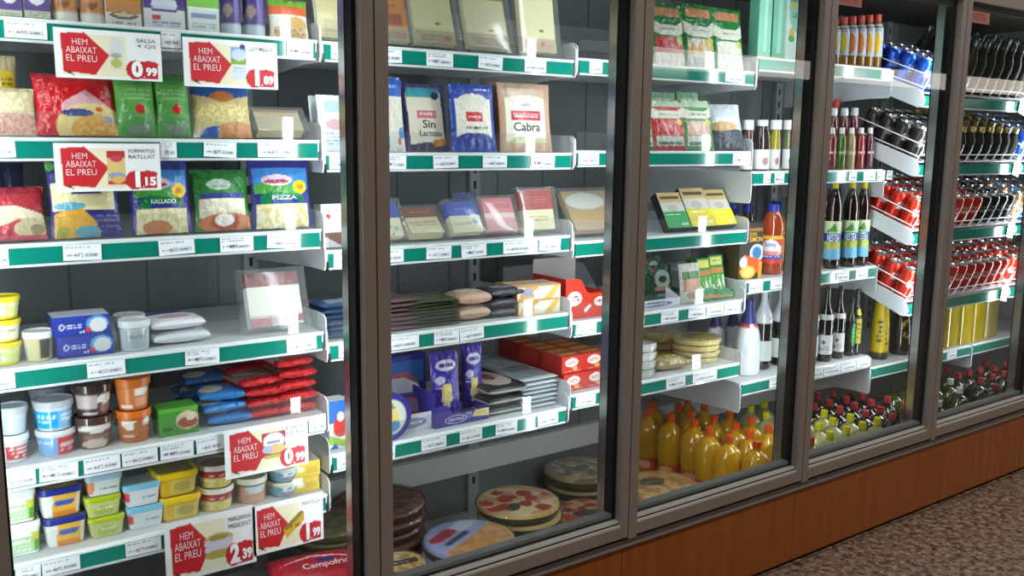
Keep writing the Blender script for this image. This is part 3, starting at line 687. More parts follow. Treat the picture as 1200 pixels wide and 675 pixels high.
pouch(0.3852, 0.285, 1.1462, 0.1372, 0.1593, [('bg', '33347a'), ('r', 0.02, 0.34, 0.92, 0.7, 'e8dca8'), ('r', 0.22, 0.64, 0.78, 0.84, 'dca83c'), ('r', 0.3, 0.55, 0.72, 0.66, '3a3a80'), ('p', [(0.04, 0.0), (0.04, 0.3), (0.35, 0.42), (0.62, 0.2), (0.68, 0.0)], 'e0a83a'), ('e', 0.26, 0.4, 0.22, 0.05, '64a8c0'), ('e', 0.5, 0.07, 0.18, 0.08, '6aa8b8'), ('e', 0.16, 0.08, 0.1, 0.07, 'a8a040'), ('l', 0.62, 0.1, 0.95, 0.3, '5c5c98', 3), ('e', 0.04, 0.92, 0.08, 0.06, '58a848')], 'navy pouch with an orange and cream label under the promotion sign', mat='gloss_film', tilt=10, d=0.045)
pouch(0.5351, 0.285, 1.1462, 0.1278, 0.1569, [('bg', '2e2f86'), ('r', 0.05, 0.55, 0.95, 0.86, '3f86cc'), ('p', [(0.05, 0.5), (0.05, 0.62), (0.4, 0.7), (0.75, 0.55), (0.75, 0.46)], '4fa044'), ('e', 0.42, 0.68, 0.26, 0.08, 'd4c4d4'), ('e', 0.4, 0.66, 0.2, 0.03, 'b03050'), ('p', [(0.12, 0.34), (0.12, 0.46), (0.3, 0.52), (0.85, 0.46), (0.85, 0.36)], '147a4a'), ('r', 0.3, 0.34, 0.75, 0.4, '2c3c90'), ('n', 0.06, 0.0, 0.92, 0.34, 'efe6c4', 'e0d09c', 26), ('e', 0.8, 0.58, 0.13, 0.1, 'f0c818'), ('e', 0.8, 0.58, 0.06, 0.04, 'c88a18'), ('e', 0.4, 0.08, 0.24, 0.1, 'cc8858')], 'blue grated cheese pouch with yellow badge, beside the navy pouch', mat='gloss_film', tilt=11, d=0.045, group='blue cheese pouches with a yellow round badge', texts=[('RALLADO', 0.3, 0.4, 0.72, 0.46, 'd8f0e0')])
pouch(0.6659, 0.285, 1.1462, 0.1266, 0.1376, [('bg', '2a7a34'), ('r', 0.1, 0.5, 0.9, 0.6, '2a3c8c'), ('e', 0.45, 0.74, 0.22, 0.09, 'b4c8b8'), ('r', 0.3, 0.68, 0.6, 0.72, '90a898'), ('n', 0.06, 0.2, 0.92, 0.5, 'eee8d2', 'ddd6bc', 22), ('e', 0.55, 0.12, 0.5, 0.16, 'c87a48'), ('e', 0.52, 0.14, 0.26, 0.13, 'b04a34'), ('e', 0.5, 0.17, 0.18, 0.1, 'f0ece0')], 'green grated cheese pouch with a pizza picture, third shelf', mat='gloss_film', tilt=12, d=0.045)
pouch(0.8045, 0.285, 1.1462, 0.1472, 0.1615, [('bg', '2e2f86'), ('r', 0.05, 0.55, 0.95, 0.86, '3f86cc'), ('p', [(0.05, 0.5), (0.05, 0.62), (0.4, 0.7), (0.75, 0.55), (0.75, 0.46)], '4fa044'), ('e', 0.42, 0.68, 0.26, 0.08, 'd4c4d4'), ('e', 0.4, 0.66, 0.2, 0.03, 'b03050'), ('p', [(0.12, 0.34), (0.12, 0.46), (0.3, 0.52), (0.85, 0.46), (0.85, 0.36)], '147a4a'), ('r', 0.3, 0.34, 0.75, 0.4, '2c3c90'), ('n', 0.06, 0.0, 0.92, 0.34, 'efe6c4', 'e0d09c', 26), ('e', 0.8, 0.58, 0.13, 0.1, 'f0c818'), ('e', 0.8, 0.58, 0.06, 0.04, 'c88a18'), ('n', 0.1, 0.0, 0.9, 0.3, 'f0e8c8', 'e4cc88', 22)], 'blue grated cheese pouch with yellow badge at the right end', mat='gloss_film', tilt=10, d=0.045, group='blue cheese pouches with a yellow round badge', texts=[('PIZZA', 0.3, 0.4, 0.72, 0.46, 'd8f0e0')])

# ---- left bay, fourth shelf
round_tub(0.2214, 0.31, 0.9022, 0.0644, 0.0456, [('bg', 'e8e4a8'), ('r', 0, 0.1, 1, 0.75, 'd6dc88'), ('e', 0.42, 0.45, 0.06, 0.25, 'b8c060'), ('e', 0.47, 0.4, 0.04, 0.2, 'e8e8d0'), ('r', 0, 0, 1, 0.12, 'e4d020')], 'e8d21c', 'bottom yellow lidded tub in the stack at the shelf left end', group='yellow lidded tubs in one stack')
round_tub(0.2227, 0.31, 0.9482, 0.0644, 0.0456, [('bg', 'ece8cc'), ('l', 0.3, 0.3, 0.6, 0.7, 'a0a868', 3), ('r', 0, 0, 1, 0.12, 'e8d828')], 'e8d21c', 'middle yellow lidded tub in the stack at the left end', group='yellow lidded tubs in one stack')
round_tub(0.224, 0.31, 0.9943, 0.0644, 0.0456, [('bg', 'e8e4a8'), ('r', 0, 0.1, 1, 0.75, 'd6dc88'), ('e', 0.42, 0.45, 0.06, 0.25, 'b8c060'), ('e', 0.47, 0.4, 0.04, 0.2, 'e8e8d0'), ('r', 0, 0, 1, 0.12, 'e4d020')], 'e8d21c', 'top yellow lidded tub in the stack at the left end', group='yellow lidded tubs in one stack')
round_tub(0.2838, 0.31, 0.9022, 0.0605, 0.0606, [('bg', 'e6dcb8'), ('r', 0.36, 0, 0.5, 1, 'd8cc98'), ('r', 0.5, 0.1, 0.6, 0.95, '4a4438'), ('l', 0.4, 0.3, 0.48, 0.5, '8a8060', 2)], 'e4e4e4', 'cream tub with white lid beside the blue boxes')
carton(0.368, 0.285, 0.9022, 0.1078, 0.0426, [('bg', '2338a0'), ('r', 0, 0.0, 1, 0.1, '1e2f8c'), ('e', 0.78, 0.5, 0.18, 0.36, 'd8e0ea'), ('e', 0.78, 0.55, 0.2, 0.42, '58a0d8'), ('e', 0.8, 0.5, 0.155, 0.36, 'dcdcdc'), ('e', 0.62, 0.3, 0.05, 0.12, 'd83a30'), ('e', 0.16, 0.5, 0.05, 0.14, 'e8e8f4'), ('e', 0.16, 0.5, 0.035, 0.09, '2338a0'), ('l', 0.24, 0.4, 0.5, 0.62, 'd8dcf4', 2)], 'lower blue box picturing a white cheese ball', d=0.075, top='3a4cae', rz=-0.0, group='blue cheese ball boxes', side='1c2c80', texts=[('x4', 0.45, 0.14, 0.55, 0.3, 'e8e8f8')])
carton(0.362, 0.285, 0.9453, 0.1078, 0.0426, [('bg', '2338a0'), ('r', 0, 0.0, 1, 0.1, '1e2f8c'), ('e', 0.78, 0.5, 0.18, 0.36, 'd8e0ea'), ('e', 0.78, 0.55, 0.2, 0.42, '58a0d8'), ('e', 0.8, 0.5, 0.155, 0.36, 'dcdcdc'), ('e', 0.62, 0.3, 0.05, 0.12, 'd83a30'), ('e', 0.16, 0.5, 0.05, 0.14, 'e8e8f4'), ('e', 0.16, 0.5, 0.035, 0.09, '2338a0'), ('l', 0.24, 0.4, 0.5, 0.62, 'd8dcf4', 2)], 'upper blue box picturing a white cheese ball, on another', d=0.075, top='b8bcc8', rz=-2.0, group='blue cheese ball boxes', side='1c2c80', texts=[('x4', 0.45, 0.14, 0.55, 0.3, 'e8e8f8')])
round_tub(0.4766, 0.38, 0.9022, 0.0685, 0.0635, [('bg', 'c4cccc'), ('r', 0.36, 0.1, 0.62, 0.85, 'b0bcc0'), ('l', 0.4, 0.3, 0.58, 0.7, '8a98a0', 4)], 'c8cccc', 'pale translucent tub standing behind another, fourth shelf', body='shiny_plastic')
round_tub(0.4686, 0.305, 0.9022, 0.0682, 0.0652, [('bg', 'c4cccc'), ('r', 0.36, 0.1, 0.62, 0.85, 'b0bcc0'), ('l', 0.4, 0.3, 0.58, 0.7, '8a98a0', 4)], 'd0d4d4', 'pale translucent tub beside the white flat packs', body='shiny_plastic', taper=0.9)
flat_pack(0.567, 0.29, 0.9022, 0.125, 0.12, 0.03, [('bg', 'dfe2e6'), ('l', 0.2, 0.2, 0.8, 0.7, 'b0b4bc', 4)], 'lower white flat pack beside the pale tubs', group='white flat packs on the fourth shelf')
flat_pack(0.561, 0.292, 0.9324, 0.12, 0.12, 0.03, [('bg', 'e4e4ea'), ('r', 0, 0.62, 1, 1, '2c3c9c'), ('e', 0.5, 0.3, 0.3, 0.14, 'c8a0a8')], 'upper white flat pack with a blue edge beside the tubs', group='white flat packs on the fourth shelf', rz=3.0)
tray_pack(0.7869, 0.285, 0.9022, 0.1603, 0.1462, [('bg', 'e9e6d8'), ('r', 0, 0, 1, 0.1, 'd8d4c4')], [('bg', '7c2a2c'), ('r', 0.3, 0.2, 0.8, 0.3, '98484a')], 'clear leaning pack of white cheese with a dark red top', tilt=16, card_h=0.26, d=0.03, lower=[('bg', 'd8ccc4'), ('r', 0, 0, 0.4, 0.8, 'c07878'), ('r', 0.7, 0.2, 1, 0.9, 'a83840'), ('l', 0.4, 0.2, 0.7, 0.7, '8a8078', 3)])

# ---- left bay, fifth shelf
round_tub(0.2238, 0.31, 0.6992, 0.0611, 0.0573, [('bg', 'dfe3e6'), ('r', 0.4, 0.1, 0.7, 0.8, 'c83434'), ('l', 0.43, 0.2, 0.66, 0.7, 'f0d0d0', 3)], 'dfe3e6', 'lower white tub with a red label at the left end', body='shiny_plastic')
round_tub(0.2252, 0.31, 0.7569, 0.0611, 0.0573, [('bg', 'ccd4da'), ('r', 0.3, 0.1, 0.6, 0.8, 'c0ccd4')], 'b8c0c6', 'upper pale clear tub at the shelf left end', body='shiny_plastic')
round_tub(0.3041, 0.315, 0.6992, 0.0783, 0.0535, [('bg', 'd4dadf'), ('r', 0.28, 0.05, 0.5, 0.95, '78aede'), ('r', 0.5, 0.05, 0.74, 0.9, 'd03038'), ('l', 0.52, 0.2, 0.68, 0.7, 'f0c8c8', 3), ('l', 0.3, 0.55, 0.46, 0.8, 'd0e4f4', 1)], 'd8dce0', 'lower blue and red yoghurt tub, second stack from the left', body='shiny_plastic', taper=0.9)
round_tub(0.3031, 0.315, 0.7527, 0.0783, 0.0628, [('bg', 'd4dce4'), ('r', 0.25, 0.1, 0.52, 0.9, '1f9fdc'), ('r', 0.52, 0.1, 0.72, 0.9, '7cb8e4'), ('l', 0.32, 0.3, 0.48, 0.7, 'c8e8f8', 2), ('l', 0.54, 0.3, 0.68, 0.7, 'e8f0f8', 3)], 'b4b8c0', 'upper blue tub in the second stack from the left', body='shiny_plastic', taper=0.88)
round_tub(0.3096, 0.42, 0.6992, 0.075, 0.1173, [('bg', 'd4dadf'), ('r', 0.28, 0.05, 0.5, 0.95, '78aede'), ('r', 0.5, 0.05, 0.74, 0.9, 'd03038'), ('l', 0.52, 0.2, 0.68, 0.7, 'f0c8c8', 3), ('l', 0.3, 0.55, 0.46, 0.8, 'd0e4f4', 1)], 'a0a8b4', 'blue and red tub half hidden behind the second stack', body='shiny_plastic')
round_tub(0.3781, 0.315, 0.6992, 0.0799, 0.0696, [('bg', '553838'), ('e', 0.5, 0.82, 0.2, 0.14, 'e4dcd8'), ('l', 0.4, 0.74, 0.62, 0.84, '4a3040', 1), ('e', 0.48, 0.2, 0.14, 0.2, 'c8b8a4'), ('r', 0.36, 0.42, 0.66, 0.6, '8a605c')], '4a3430', 'lower dark brown dessert tub with a white banner', group='dark brown dessert tubs', lidmat='shiny_plastic')
round_tub(0.3795, 0.315, 0.7692, 0.0799, 0.0696, [('bg', '4a2f2e'), ('r', 0.3, 0.35, 0.5, 0.85, 'b8a8a8'), ('e', 0.6, 0.7, 0.09, 0.2, 'e8e4e0'), ('r', 0.54, 0.2, 0.68, 0.5, '9a6a62'), ('r', 0.36, 0.06, 0.52, 0.2, 'c8c4d0')], '3a2a28', 'upper dark brown dessert tub beside the orange tubs', group='dark brown dessert tubs', lidmat='shiny_plastic')
round_tub(0.4583, 0.31, 0.6992, 0.0743, 0.071, [('bg', 'bf6a34'), ('p', [(0.32, 0.9), (0.48, 0.9), (0.46, 0.5), (0.36, 0.6)], 'e8e0d8'), ('e', 0.62, 0.8, 0.07, 0.14, 'ece4dc'), ('r', 0.34, 0.2, 0.46, 0.32, 'e0d4d0'), ('l', 0.48, 0.1, 0.62, 0.4, 'a05020', 2)], 'd06a1c', 'lower orange dessert tub beside the green box', group='orange dessert tubs')
round_tub(0.4596, 0.31, 0.7706, 0.0743, 0.071, [('bg', 'c8682c'), ('e', 0.55, 0.75, 0.1, 0.16, 'ece4dc'), ('r', 0.5, 0.15, 0.64, 0.5, 'd89a70'), ('r', 0.32, 0.1, 0.46, 0.24, 'e0d4d0'), ('r', 0.3, 0.3, 0.48, 0.9, 'd07a3a')], 'd8701e', 'upper orange dessert tub beside the dark brown tubs', group='orange dessert tubs')
carton(0.5489, 0.285, 0.6992, 0.0848, 0.062, [('bg', '3f8f2c'), ('e', 0.72, 0.5, 0.3, 0.34, 'd8c0a0'), ('e', 0.72, 0.42, 0.26, 0.2, 'a04a38'), ('e', 0.8, 0.6, 0.12, 0.12, 'e8dcc8'), ('e', 0.2, 0.25, 0.14, 0.08, '2a5a22'), ('r', 0, 0.86, 1, 1, '5aaa38')], 'low green box picturing a stuffed roll', d=0.06, top='4a9a34')
flat_pack(0.6648, 0.29, 0.6992, 0.1027, 0.1, 0.0268, [('bg', '2f78bc'), ('e', 0.28, 0.4, 0.26, 0.25, 'd8ccb0'), ('e', 0.72, 0.75, 0.2, 0.18, 'a8785c')], 'bottom blue biscuit pack beside the green box', group='blue biscuit packs on the fifth shelf', rz=-6.0, mat='gloss_film')
flat_pack(0.6568, 0.294, 0.7263, 0.1027, 0.1, 0.0268, [('bg', '2f78bc'), ('e', 0.28, 0.4, 0.26, 0.25, 'd8ccb0'), ('e', 0.72, 0.75, 0.2, 0.18, 'a8785c')], 'middle blue biscuit pack of the stack beside the green box', group='blue biscuit packs on the fifth shelf', rz=3.0, mat='gloss_film')
flat_pack(0.6528, 0.298, 0.7533, 0.1027, 0.1, 0.0268, [('bg', '2f78bc'), ('e', 0.28, 0.4, 0.26, 0.25, 'd8ccb0'), ('e', 0.72, 0.75, 0.2, 0.18, 'a8785c')], 'top blue biscuit pack of the stack beside the green box', group='blue biscuit packs on the fifth shelf', rz=-10.0, mat='gloss_film')
flat_pack(0.655, 0.42, 0.6992, 0.1015, 0.1, 0.03, [('bg', '2f78bc'), ('e', 0.28, 0.4, 0.26, 0.25, 'd8ccb0'), ('e', 0.72, 0.75, 0.2, 0.18, 'a8785c')], 'bottom blue biscuit pack in the rear stack', group='rear blue biscuit packs', rz=0.0, mat='gloss_film')
flat_pack(0.655, 0.42, 0.7292, 0.1015, 0.1, 0.03, [('bg', '2f78bc'), ('e', 0.28, 0.4, 0.26, 0.25, 'd8ccb0'), ('e', 0.72, 0.75, 0.2, 0.18, 'a8785c')], 'blue biscuit pack in the rear stack, second from bottom', group='rear blue biscuit packs', rz=6.0, mat='gloss_film')
flat_pack(0.655, 0.42, 0.7592, 0.1015, 0.1, 0.03, [('bg', '2f78bc'), ('e', 0.28, 0.4, 0.26, 0.25, 'd8ccb0'), ('e', 0.72, 0.75, 0.2, 0.18, 'a8785c')], 'topmost blue biscuit pack in the rear stack', group='rear blue biscuit packs', rz=-5.0, mat='gloss_film')
flat_pack(0.7538, 0.288, 0.6992, 0.106, 0.11, 0.0249, [('bg', 'c8282c'), ('r', 0, 0.22, 1, 1, '94807c'), ('e', 0.4, 0.6, 0.3, 0.2, 'b89a94'), ('e', 0.7, 0.7, 0.2, 0.2, '80744c')], 'bottom red foil pack in the left red stack', group='red foil packs in the left stack', mat='foil', edge='c8242a', rz=-3.0)
flat_pack(0.7578, 0.291, 0.7244, 0.106, 0.11, 0.0249, [('bg', 'c8282c'), ('r', 0, 0.22, 1, 1, '94807c'), ('e', 0.4, 0.6, 0.3, 0.2, 'b89a94'), ('e', 0.7, 0.7, 0.2, 0.2, '80744c')], 'red foil pack in the left red stack, second from bottom', group='red foil packs in the left stack', mat='foil', edge='c8242a', rz=2.0)
flat_pack(0.7558, 0.294, 0.7497, 0.106, 0.11, 0.0249, [('bg', 'c8282c'), ('r', 0, 0.22, 1, 1, '94807c'), ('e', 0.4, 0.6, 0.3, 0.2, 'b89a94'), ('e', 0.7, 0.7, 0.2, 0.2, '80744c')], 'red foil pack in the left red stack, third from bottom', group='red foil packs in the left stack', mat='foil', edge='c8242a', rz=-2.0)
flat_pack(0.7478, 0.297, 0.7749, 0.106, 0.11, 0.0249, [('bg', 'c8282c'), ('r', 0, 0.22, 1, 1, '94807c'), ('e', 0.4, 0.6, 0.3, 0.2, 'b89a94'), ('e', 0.7, 0.7, 0.2, 0.2, '80744c')], 'topmost red foil pack in the left red stack', group='red foil packs in the left stack', mat='foil', edge='c8242a', rz=8.0)
flat_pack(0.8323, 0.288, 0.6992, 0.0954, 0.11, 0.0273, [('bg', 'c8282c'), ('r', 0, 0.22, 1, 1, '94807c'), ('e', 0.4, 0.6, 0.3, 0.2, 'b89a94'), ('e', 0.7, 0.7, 0.2, 0.2, '80744c')], 'bottom red foil pack in the right red stack', group='red foil packs in the right stack', mat='foil', edge='cc2028', rz=2.0)
flat_pack(0.8343, 0.29, 0.7268, 0.0954, 0.11, 0.0273, [('bg', 'c8282c'), ('r', 0, 0.22, 1, 1, '94807c'), ('e', 0.4, 0.6, 0.3, 0.2, 'b89a94'), ('e', 0.7, 0.7, 0.2, 0.2, '80744c')], 'red foil pack in the right red stack, second from bottom', group='red foil packs in the right stack', mat='foil', edge='cc2028', rz=-2.0)
flat_pack(0.8333, 0.292, 0.7544, 0.0954, 0.11, 0.0273, [('bg', 'c8282c'), ('r', 0, 0.22, 1, 1, '94807c'), ('e', 0.4, 0.6, 0.3, 0.2, 'b89a94'), ('e', 0.7, 0.7, 0.2, 0.2, '80744c')], 'red foil pack in the right red stack, third from bottom', group='red foil packs in the right stack', mat='foil', edge='cc2028', rz=3.0)
flat_pack(0.8353, 0.294, 0.7819, 0.0954, 0.11, 0.0273, [('bg', 'c8282c'), ('r', 0, 0.22, 1, 1, '94807c'), ('e', 0.4, 0.6, 0.3, 0.2, 'b89a94'), ('e', 0.7, 0.7, 0.2, 0.2, '80744c')], 'red foil pack in the right red stack, fourth from bottom', group='red foil packs in the right stack', mat='foil', edge='cc2028', rz=-3.0)
flat_pack(0.8303, 0.296, 0.8095, 0.0954, 0.11, 0.0273, [('bg', 'c8282c'), ('r', 0, 0.2, 1, 1, 'a89a96'), ('e', 0.3, 0.6, 0.25, 0.3, '6a7a3c'), ('r', 0.4, 0.4, 0.9, 0.8, 'c4c0c0')], 'topmost red foil pack in the right red stack', group='red foil packs in the right stack', mat='foil', edge='cc2028', rz=6.0)
flat_pack(0.7659, 0.43, 0.6992, 0.1177, 0.11, 0.033, [('bg', 'c8282c'), ('r', 0, 0.22, 1, 1, '94807c'), ('e', 0.4, 0.6, 0.3, 0.2, 'b89a94'), ('e', 0.7, 0.7, 0.2, 0.2, '80744c')], 'bottom red foil pack in the rear red stack', group='red foil packs in the rear stack', mat='gloss_film', edge='b02026', rz=2.0)
flat_pack(0.7659, 0.43, 0.7332, 0.1177, 0.11, 0.033, [('bg', 'c8282c'), ('r', 0, 0.22, 1, 1, '94807c'), ('e', 0.4, 0.6, 0.3, 0.2, 'b89a94'), ('e', 0.7, 0.7, 0.2, 0.2, '80744c')], 'red foil pack in the rear red stack, second from bottom', group='red foil packs in the rear stack', mat='gloss_film', edge='b02026', rz=-6.0)
flat_pack(0.7659, 0.43, 0.7672, 0.1177, 0.11, 0.033, [('bg', 'c8282c'), ('r', 0, 0.22, 1, 1, '94807c'), ('e', 0.4, 0.6, 0.3, 0.2, 'b89a94'), ('e', 0.7, 0.7, 0.2, 0.2, '80744c')], 'red foil pack in the rear red stack, third from bottom', group='red foil packs in the rear stack', mat='gloss_film', edge='b02026', rz=4.0)
flat_pack(0.7659, 0.43, 0.8012, 0.1177, 0.11, 0.033, [('bg', 'c8282c'), ('r', 0, 0.22, 1, 1, '94807c'), ('e', 0.4, 0.6, 0.3, 0.2, 'b89a94'), ('e', 0.7, 0.7, 0.2, 0.2, '80744c')], 'topmost red foil pack in the rear red stack', group='red foil packs in the rear stack', mat='gloss_film', edge='b02026', rz=9.0)

# ---- left bay, bottom shelf
square_tub(0.2268, 0.285, 0.4972, 0.068, 0.071, [('bg', 'eef0ea'), ('r', 0.1, 0.1, 0.8, 0.7, 'b4d49a'), ('l', 0.12, 0.15, 0.7, 0.65, 'f0f6ea', 4), ('p', [(0.8, 0.1), (1, 0.1), (1, 0.8), (0.75, 0.8)], '62a82e'), ('p', [(0.78, 0.5), (0.95, 0.5), (0.95, 0.8), (0.72, 0.8)], 'd8d838')], 'eceee8', 'lower white and green spread tub at the left end', group='white and green spread tubs', lidtop='a8c098')
square_tub(0.2218, 0.285, 0.5686, 0.068, 0.071, [('bg', 'eef0ea'), ('r', 0.1, 0.1, 0.8, 0.7, 'b4d49a'), ('l', 0.12, 0.15, 0.7, 0.65, 'f0f6ea', 4), ('p', [(0.8, 0.1), (1, 0.1), (1, 0.8), (0.75, 0.8)], '62a82e'), ('p', [(0.78, 0.5), (0.95, 0.5), (0.95, 0.8), (0.72, 0.8)], 'd8d838')], 'eceee8', 'upper white and green spread tub at the left end', group='white and green spread tubs', lidtop='a8c098')
square_tub(0.3076, 0.285, 0.4972, 0.0846, 0.0651, [('bg', 'eceae6'), ('r', 0.28, 0.0, 0.86, 1, 'e8b440'), ('r', 0.28, 0, 0.86, 0.25, 'd88838'), ('e', 0.56, 0.62, 0.26, 0.14, '3c5cb0'), ('l', 0.4, 0.58, 0.72, 0.68, 'd8e0f4', 1)], '26308c', 'lower white tub with a navy lid and orange label', group='navy lidded tubs', lidtop='b89858', d=0.09)
square_tub(0.3026, 0.285, 0.5627, 0.0846, 0.0651, [('bg', 'eceae6'), ('r', 0.28, 0.0, 0.86, 1, 'e8b440'), ('r', 0.28, 0, 0.86, 0.25, 'd88838'), ('e', 0.56, 0.62, 0.26, 0.14, '3c5cb0'), ('l', 0.4, 0.58, 0.72, 0.68, 'd8e0f4', 1)], '26308c', 'upper white tub with a navy lid and orange label', group='navy lidded tubs', lidtop='b89858', d=0.09)
square_tub(0.3887, 0.285, 0.4972, 0.0752, 0.0469, [('bg', 'c4cc7c'), ('e', 0.5, 0.4, 0.3, 0.3, 'a8b860'), ('l', 0.25, 0.3, 0.75, 0.6, 'e8e8c0', 2)], 'b4c61c', 'bottom lime lidded tub of the three tub stack', lidtop='b4bcc4')
square_tub(0.3837, 0.285, 0.5445, 0.0752, 0.0469, [('bg', 'c4cc7c'), ('e', 0.5, 0.4, 0.3, 0.3, 'a8b860'), ('l', 0.25, 0.3, 0.75, 0.6, 'e8e8c0', 2)], 'b4c61c', 'middle lime lidded tub of the three tub stack', lidtop='b4bcc4')
square_tub(0.3887, 0.285, 0.5919, 0.0752, 0.0469, [('bg', 'e8ece8'), ('r', 0.0, 0.1, 0.18, 0.9, 'e89468'), ('l', 0.35, 0.3, 0.85, 0.6, '6a9a60', 1), ('r', 0.9, 0.1, 1, 0.9, '5aaa38')], 'a8d0e4', 'pale blue lidded tub on top of the lime lidded tubs', lidtop='b4bcc4')
square_tub(0.4694, 0.285, 0.4972, 0.0806, 0.0525, [('bg', 'e2e6ea'), ('e', 0.06, 0.6, 0.1, 0.3, 'd83a40'), ('l', 0.4, 0.3, 0.85, 0.6, '78a0a8', 1)], '7cc4e0', 'lower tub with a sky blue lid beside the lime lids', group='sky blue lidded tubs', lidtop='b8bcc0')
square_tub(0.4644, 0.285, 0.5501, 0.0806, 0.0525, [('bg', 'e2e6ea'), ('e', 0.06, 0.6, 0.1, 0.3, 'd83a40'), ('l', 0.4, 0.3, 0.85, 0.6, '78a0a8', 1)], '7cc4e0', 'upper tub with a sky blue lid beside the lime lids', group='sky blue lidded tubs', lidtop='b8bcc0')
square_tub(0.5465, 0.285, 0.4972, 0.0937, 0.0573, [('bg', 'e0b42c'), ('r', 0.3, 0.1, 0.95, 0.85, 'd8c468'), ('e', 0.6, 0.5, 0.22, 0.3, 'b8a850')], 'ecc818', 'lower yellow butter tub beside the sky blue lids', group='yellow butter tubs', lidtop='b8b078', d=0.1)
square_tub(0.5415, 0.285, 0.5549, 0.0937, 0.0573, [('bg', 'e0b42c'), ('r', 0.3, 0.1, 0.95, 0.85, 'd8c468'), ('e', 0.6, 0.5, 0.22, 0.3, 'b8a850')], 'ecc818', 'upper yellow butter tub beside the sky blue lids', group='yellow butter tubs', lidtop='b8b078', d=0.1)
round_tub(0.6355, 0.325, 0.4972, 0.0821, 0.0551, [('bg', 'd8cc7c'), ('r', 0, 0.58, 1, 1, 'b02a34'), ('l', 0.4, 0.62, 0.6, 0.8, 'e8c8c0', 1), ('n', 0.3, 0.05, 0.7, 0.5, 'd8c868', 'e8e0a8', 20)], 'e8e6da', 'lower red and yellow margarine tub with a white lid', group='red and yellow margarine tubs', lidtop='b0a484', taper=0.88)
round_tub(0.6368, 0.325, 0.5527, 0.0821, 0.0551, [('bg', 'd8cc7c'), ('r', 0, 0.58, 1, 1, 'b02a34'), ('l', 0.4, 0.62, 0.6, 0.8, 'e8c8c0', 1), ('n', 0.3, 0.05, 0.7, 0.5, 'd8c868', 'e8e0a8', 20)], 'e8e6da', 'upper red and yellow margarine tub with a white lid', group='red and yellow margarine tubs', lidtop='b0a484', taper=0.88)
round_tub(0.7181, 0.32, 0.4972, 0.0768, 0.0625, [('bg', 'd8a488'), ('e', 0.5, 0.72, 0.12, 0.2, 'd8e4e8'), ('l', 0.4, 0.66, 0.58, 0.76, '4a6aa8', 1), ('r', 0.3, 0.85, 0.7, 1, '5a8a7a')], 'e8e4cc', 'single pinkish tub with a cream lid', taper=0.86, lidtop='b4b4a0')
round_tub(0.7987, 0.32, 0.4972, 0.0812, 0.0364, [('bg', '7cb4cc'), ('e', 0.5, 0.72, 0.1, 0.2, 'e8eef0'), ('r', 0.42, 0.16, 0.58, 0.32, 'c86070'), ('l', 0.4, 0.66, 0.58, 0.78, '48709a', 1)], 'e6e6d4', 'lower light blue tub with a cream lid', group='light blue tubs with cream lids', taper=0.86)
round_tub(0.8, 0.32, 0.534, 0.0812, 0.0364, [('bg', '7cb4cc'), ('e', 0.5, 0.72, 0.1, 0.2, 'e8eef0'), ('r', 0.42, 0.16, 0.58, 0.32, 'c86070'), ('l', 0.4, 0.66, 0.58, 0.78, '48709a', 1)], 'e6e6d4', 'upper light blue tub with a cream lid', group='light blue tubs with cream lids', taper=0.86)
carton(0.8452, 0.29, 0.4972, 0.0695, 0.0377, [('bg', 'e8c440'), ('e', 0.3, 0.5, 0.14, 0.2, 'f4e8c8'), ('r', 0.5, 0.2, 0.9, 0.6, 'dcb030')], 'lower small yellow carton at the bottom shelf right end', d=0.1, top='e8c440', side='d8b848', group='small yellow cartons', rz=-0.0)
carton(0.8472, 0.29, 0.5364, 0.0695, 0.0377, [('bg', 'e8c440'), ('e', 0.3, 0.5, 0.14, 0.2, 'f4e8c8'), ('r', 0.5, 0.2, 0.9, 0.6, 'dcb030')], 'upper small yellow carton with a white top', d=0.1, top='e0d8c4', side='d8b848', group='small yellow cartons', rz=-4.0)

# ---- second bay, top shelf
tray_pack(0.9365, 0.285, 1.5732, 0.079, 0.1359, [('bg', 'e4d498')], [('bg', 'e8dcb0')], 'pale cheese slices pack at the left end beside the post', tilt=12, card_h=0.2, lower=[('bg', 'd8c898'), ('l', 0.1, 0.2, 0.9, 0.8, 'a89060', 3)])
tray_pack(1.098, 0.285, 1.5732, 0.1207, 0.1775, [('bg', 'e2d8a4')], [('bg', 'd8862c'), ('l', 0.3, 0.4, 0.7, 0.5, '8a4a18', 1), ('r', 0.25, 0.05, 0.85, 0.3, 'a04a1c')], 'cheese slices pack with an orange card beside the post', tilt=17, card_h=0.78, lower=[('bg', 'b8a080'), ('l', 0.1, 0.2, 0.9, 0.7, '8a6a50', 3)], group='leaning cheese slices packs on the top shelf')
tray_pack(1.2236, 0.285, 1.5732, 0.1432, 0.1911, [('bg', 'e2daa6'), ('r', 0, 0, 1, 0.16, 'c0a878'), ('e', 0.6, 0.36, 0.08, 0.02, '7a6a48')], [('bg', 'e2daa6')], 'yellow cheese slices pack beside the orange card pack', tilt=17, card_h=0.1, lower=[('bg', 'b8a478'), ('l', 0.1, 0.2, 0.9, 0.7, '7a5a40', 3), ('e', 0.8, 0.4, 0.06, 0.2, 'b05040')], group='leaning cheese slices packs on the top shelf')
tray_pack(1.3844, 0.285, 1.5732, 0.1601, 0.2043, [('bg', 'e4dcac'), ('r', 0, 0, 1, 0.16, 'c0a878'), ('e', 0.6, 0.36, 0.08, 0.02, '7a6a48')], [('bg', 'cc8434')], 'cheese slices pack with an orange strip near its top', tilt=17, card_h=0.26, lower=[('bg', 'bca888'), ('l', 0.1, 0.2, 0.9, 0.7, '8a6a50', 3)], group='leaning cheese slices packs on the top shelf')
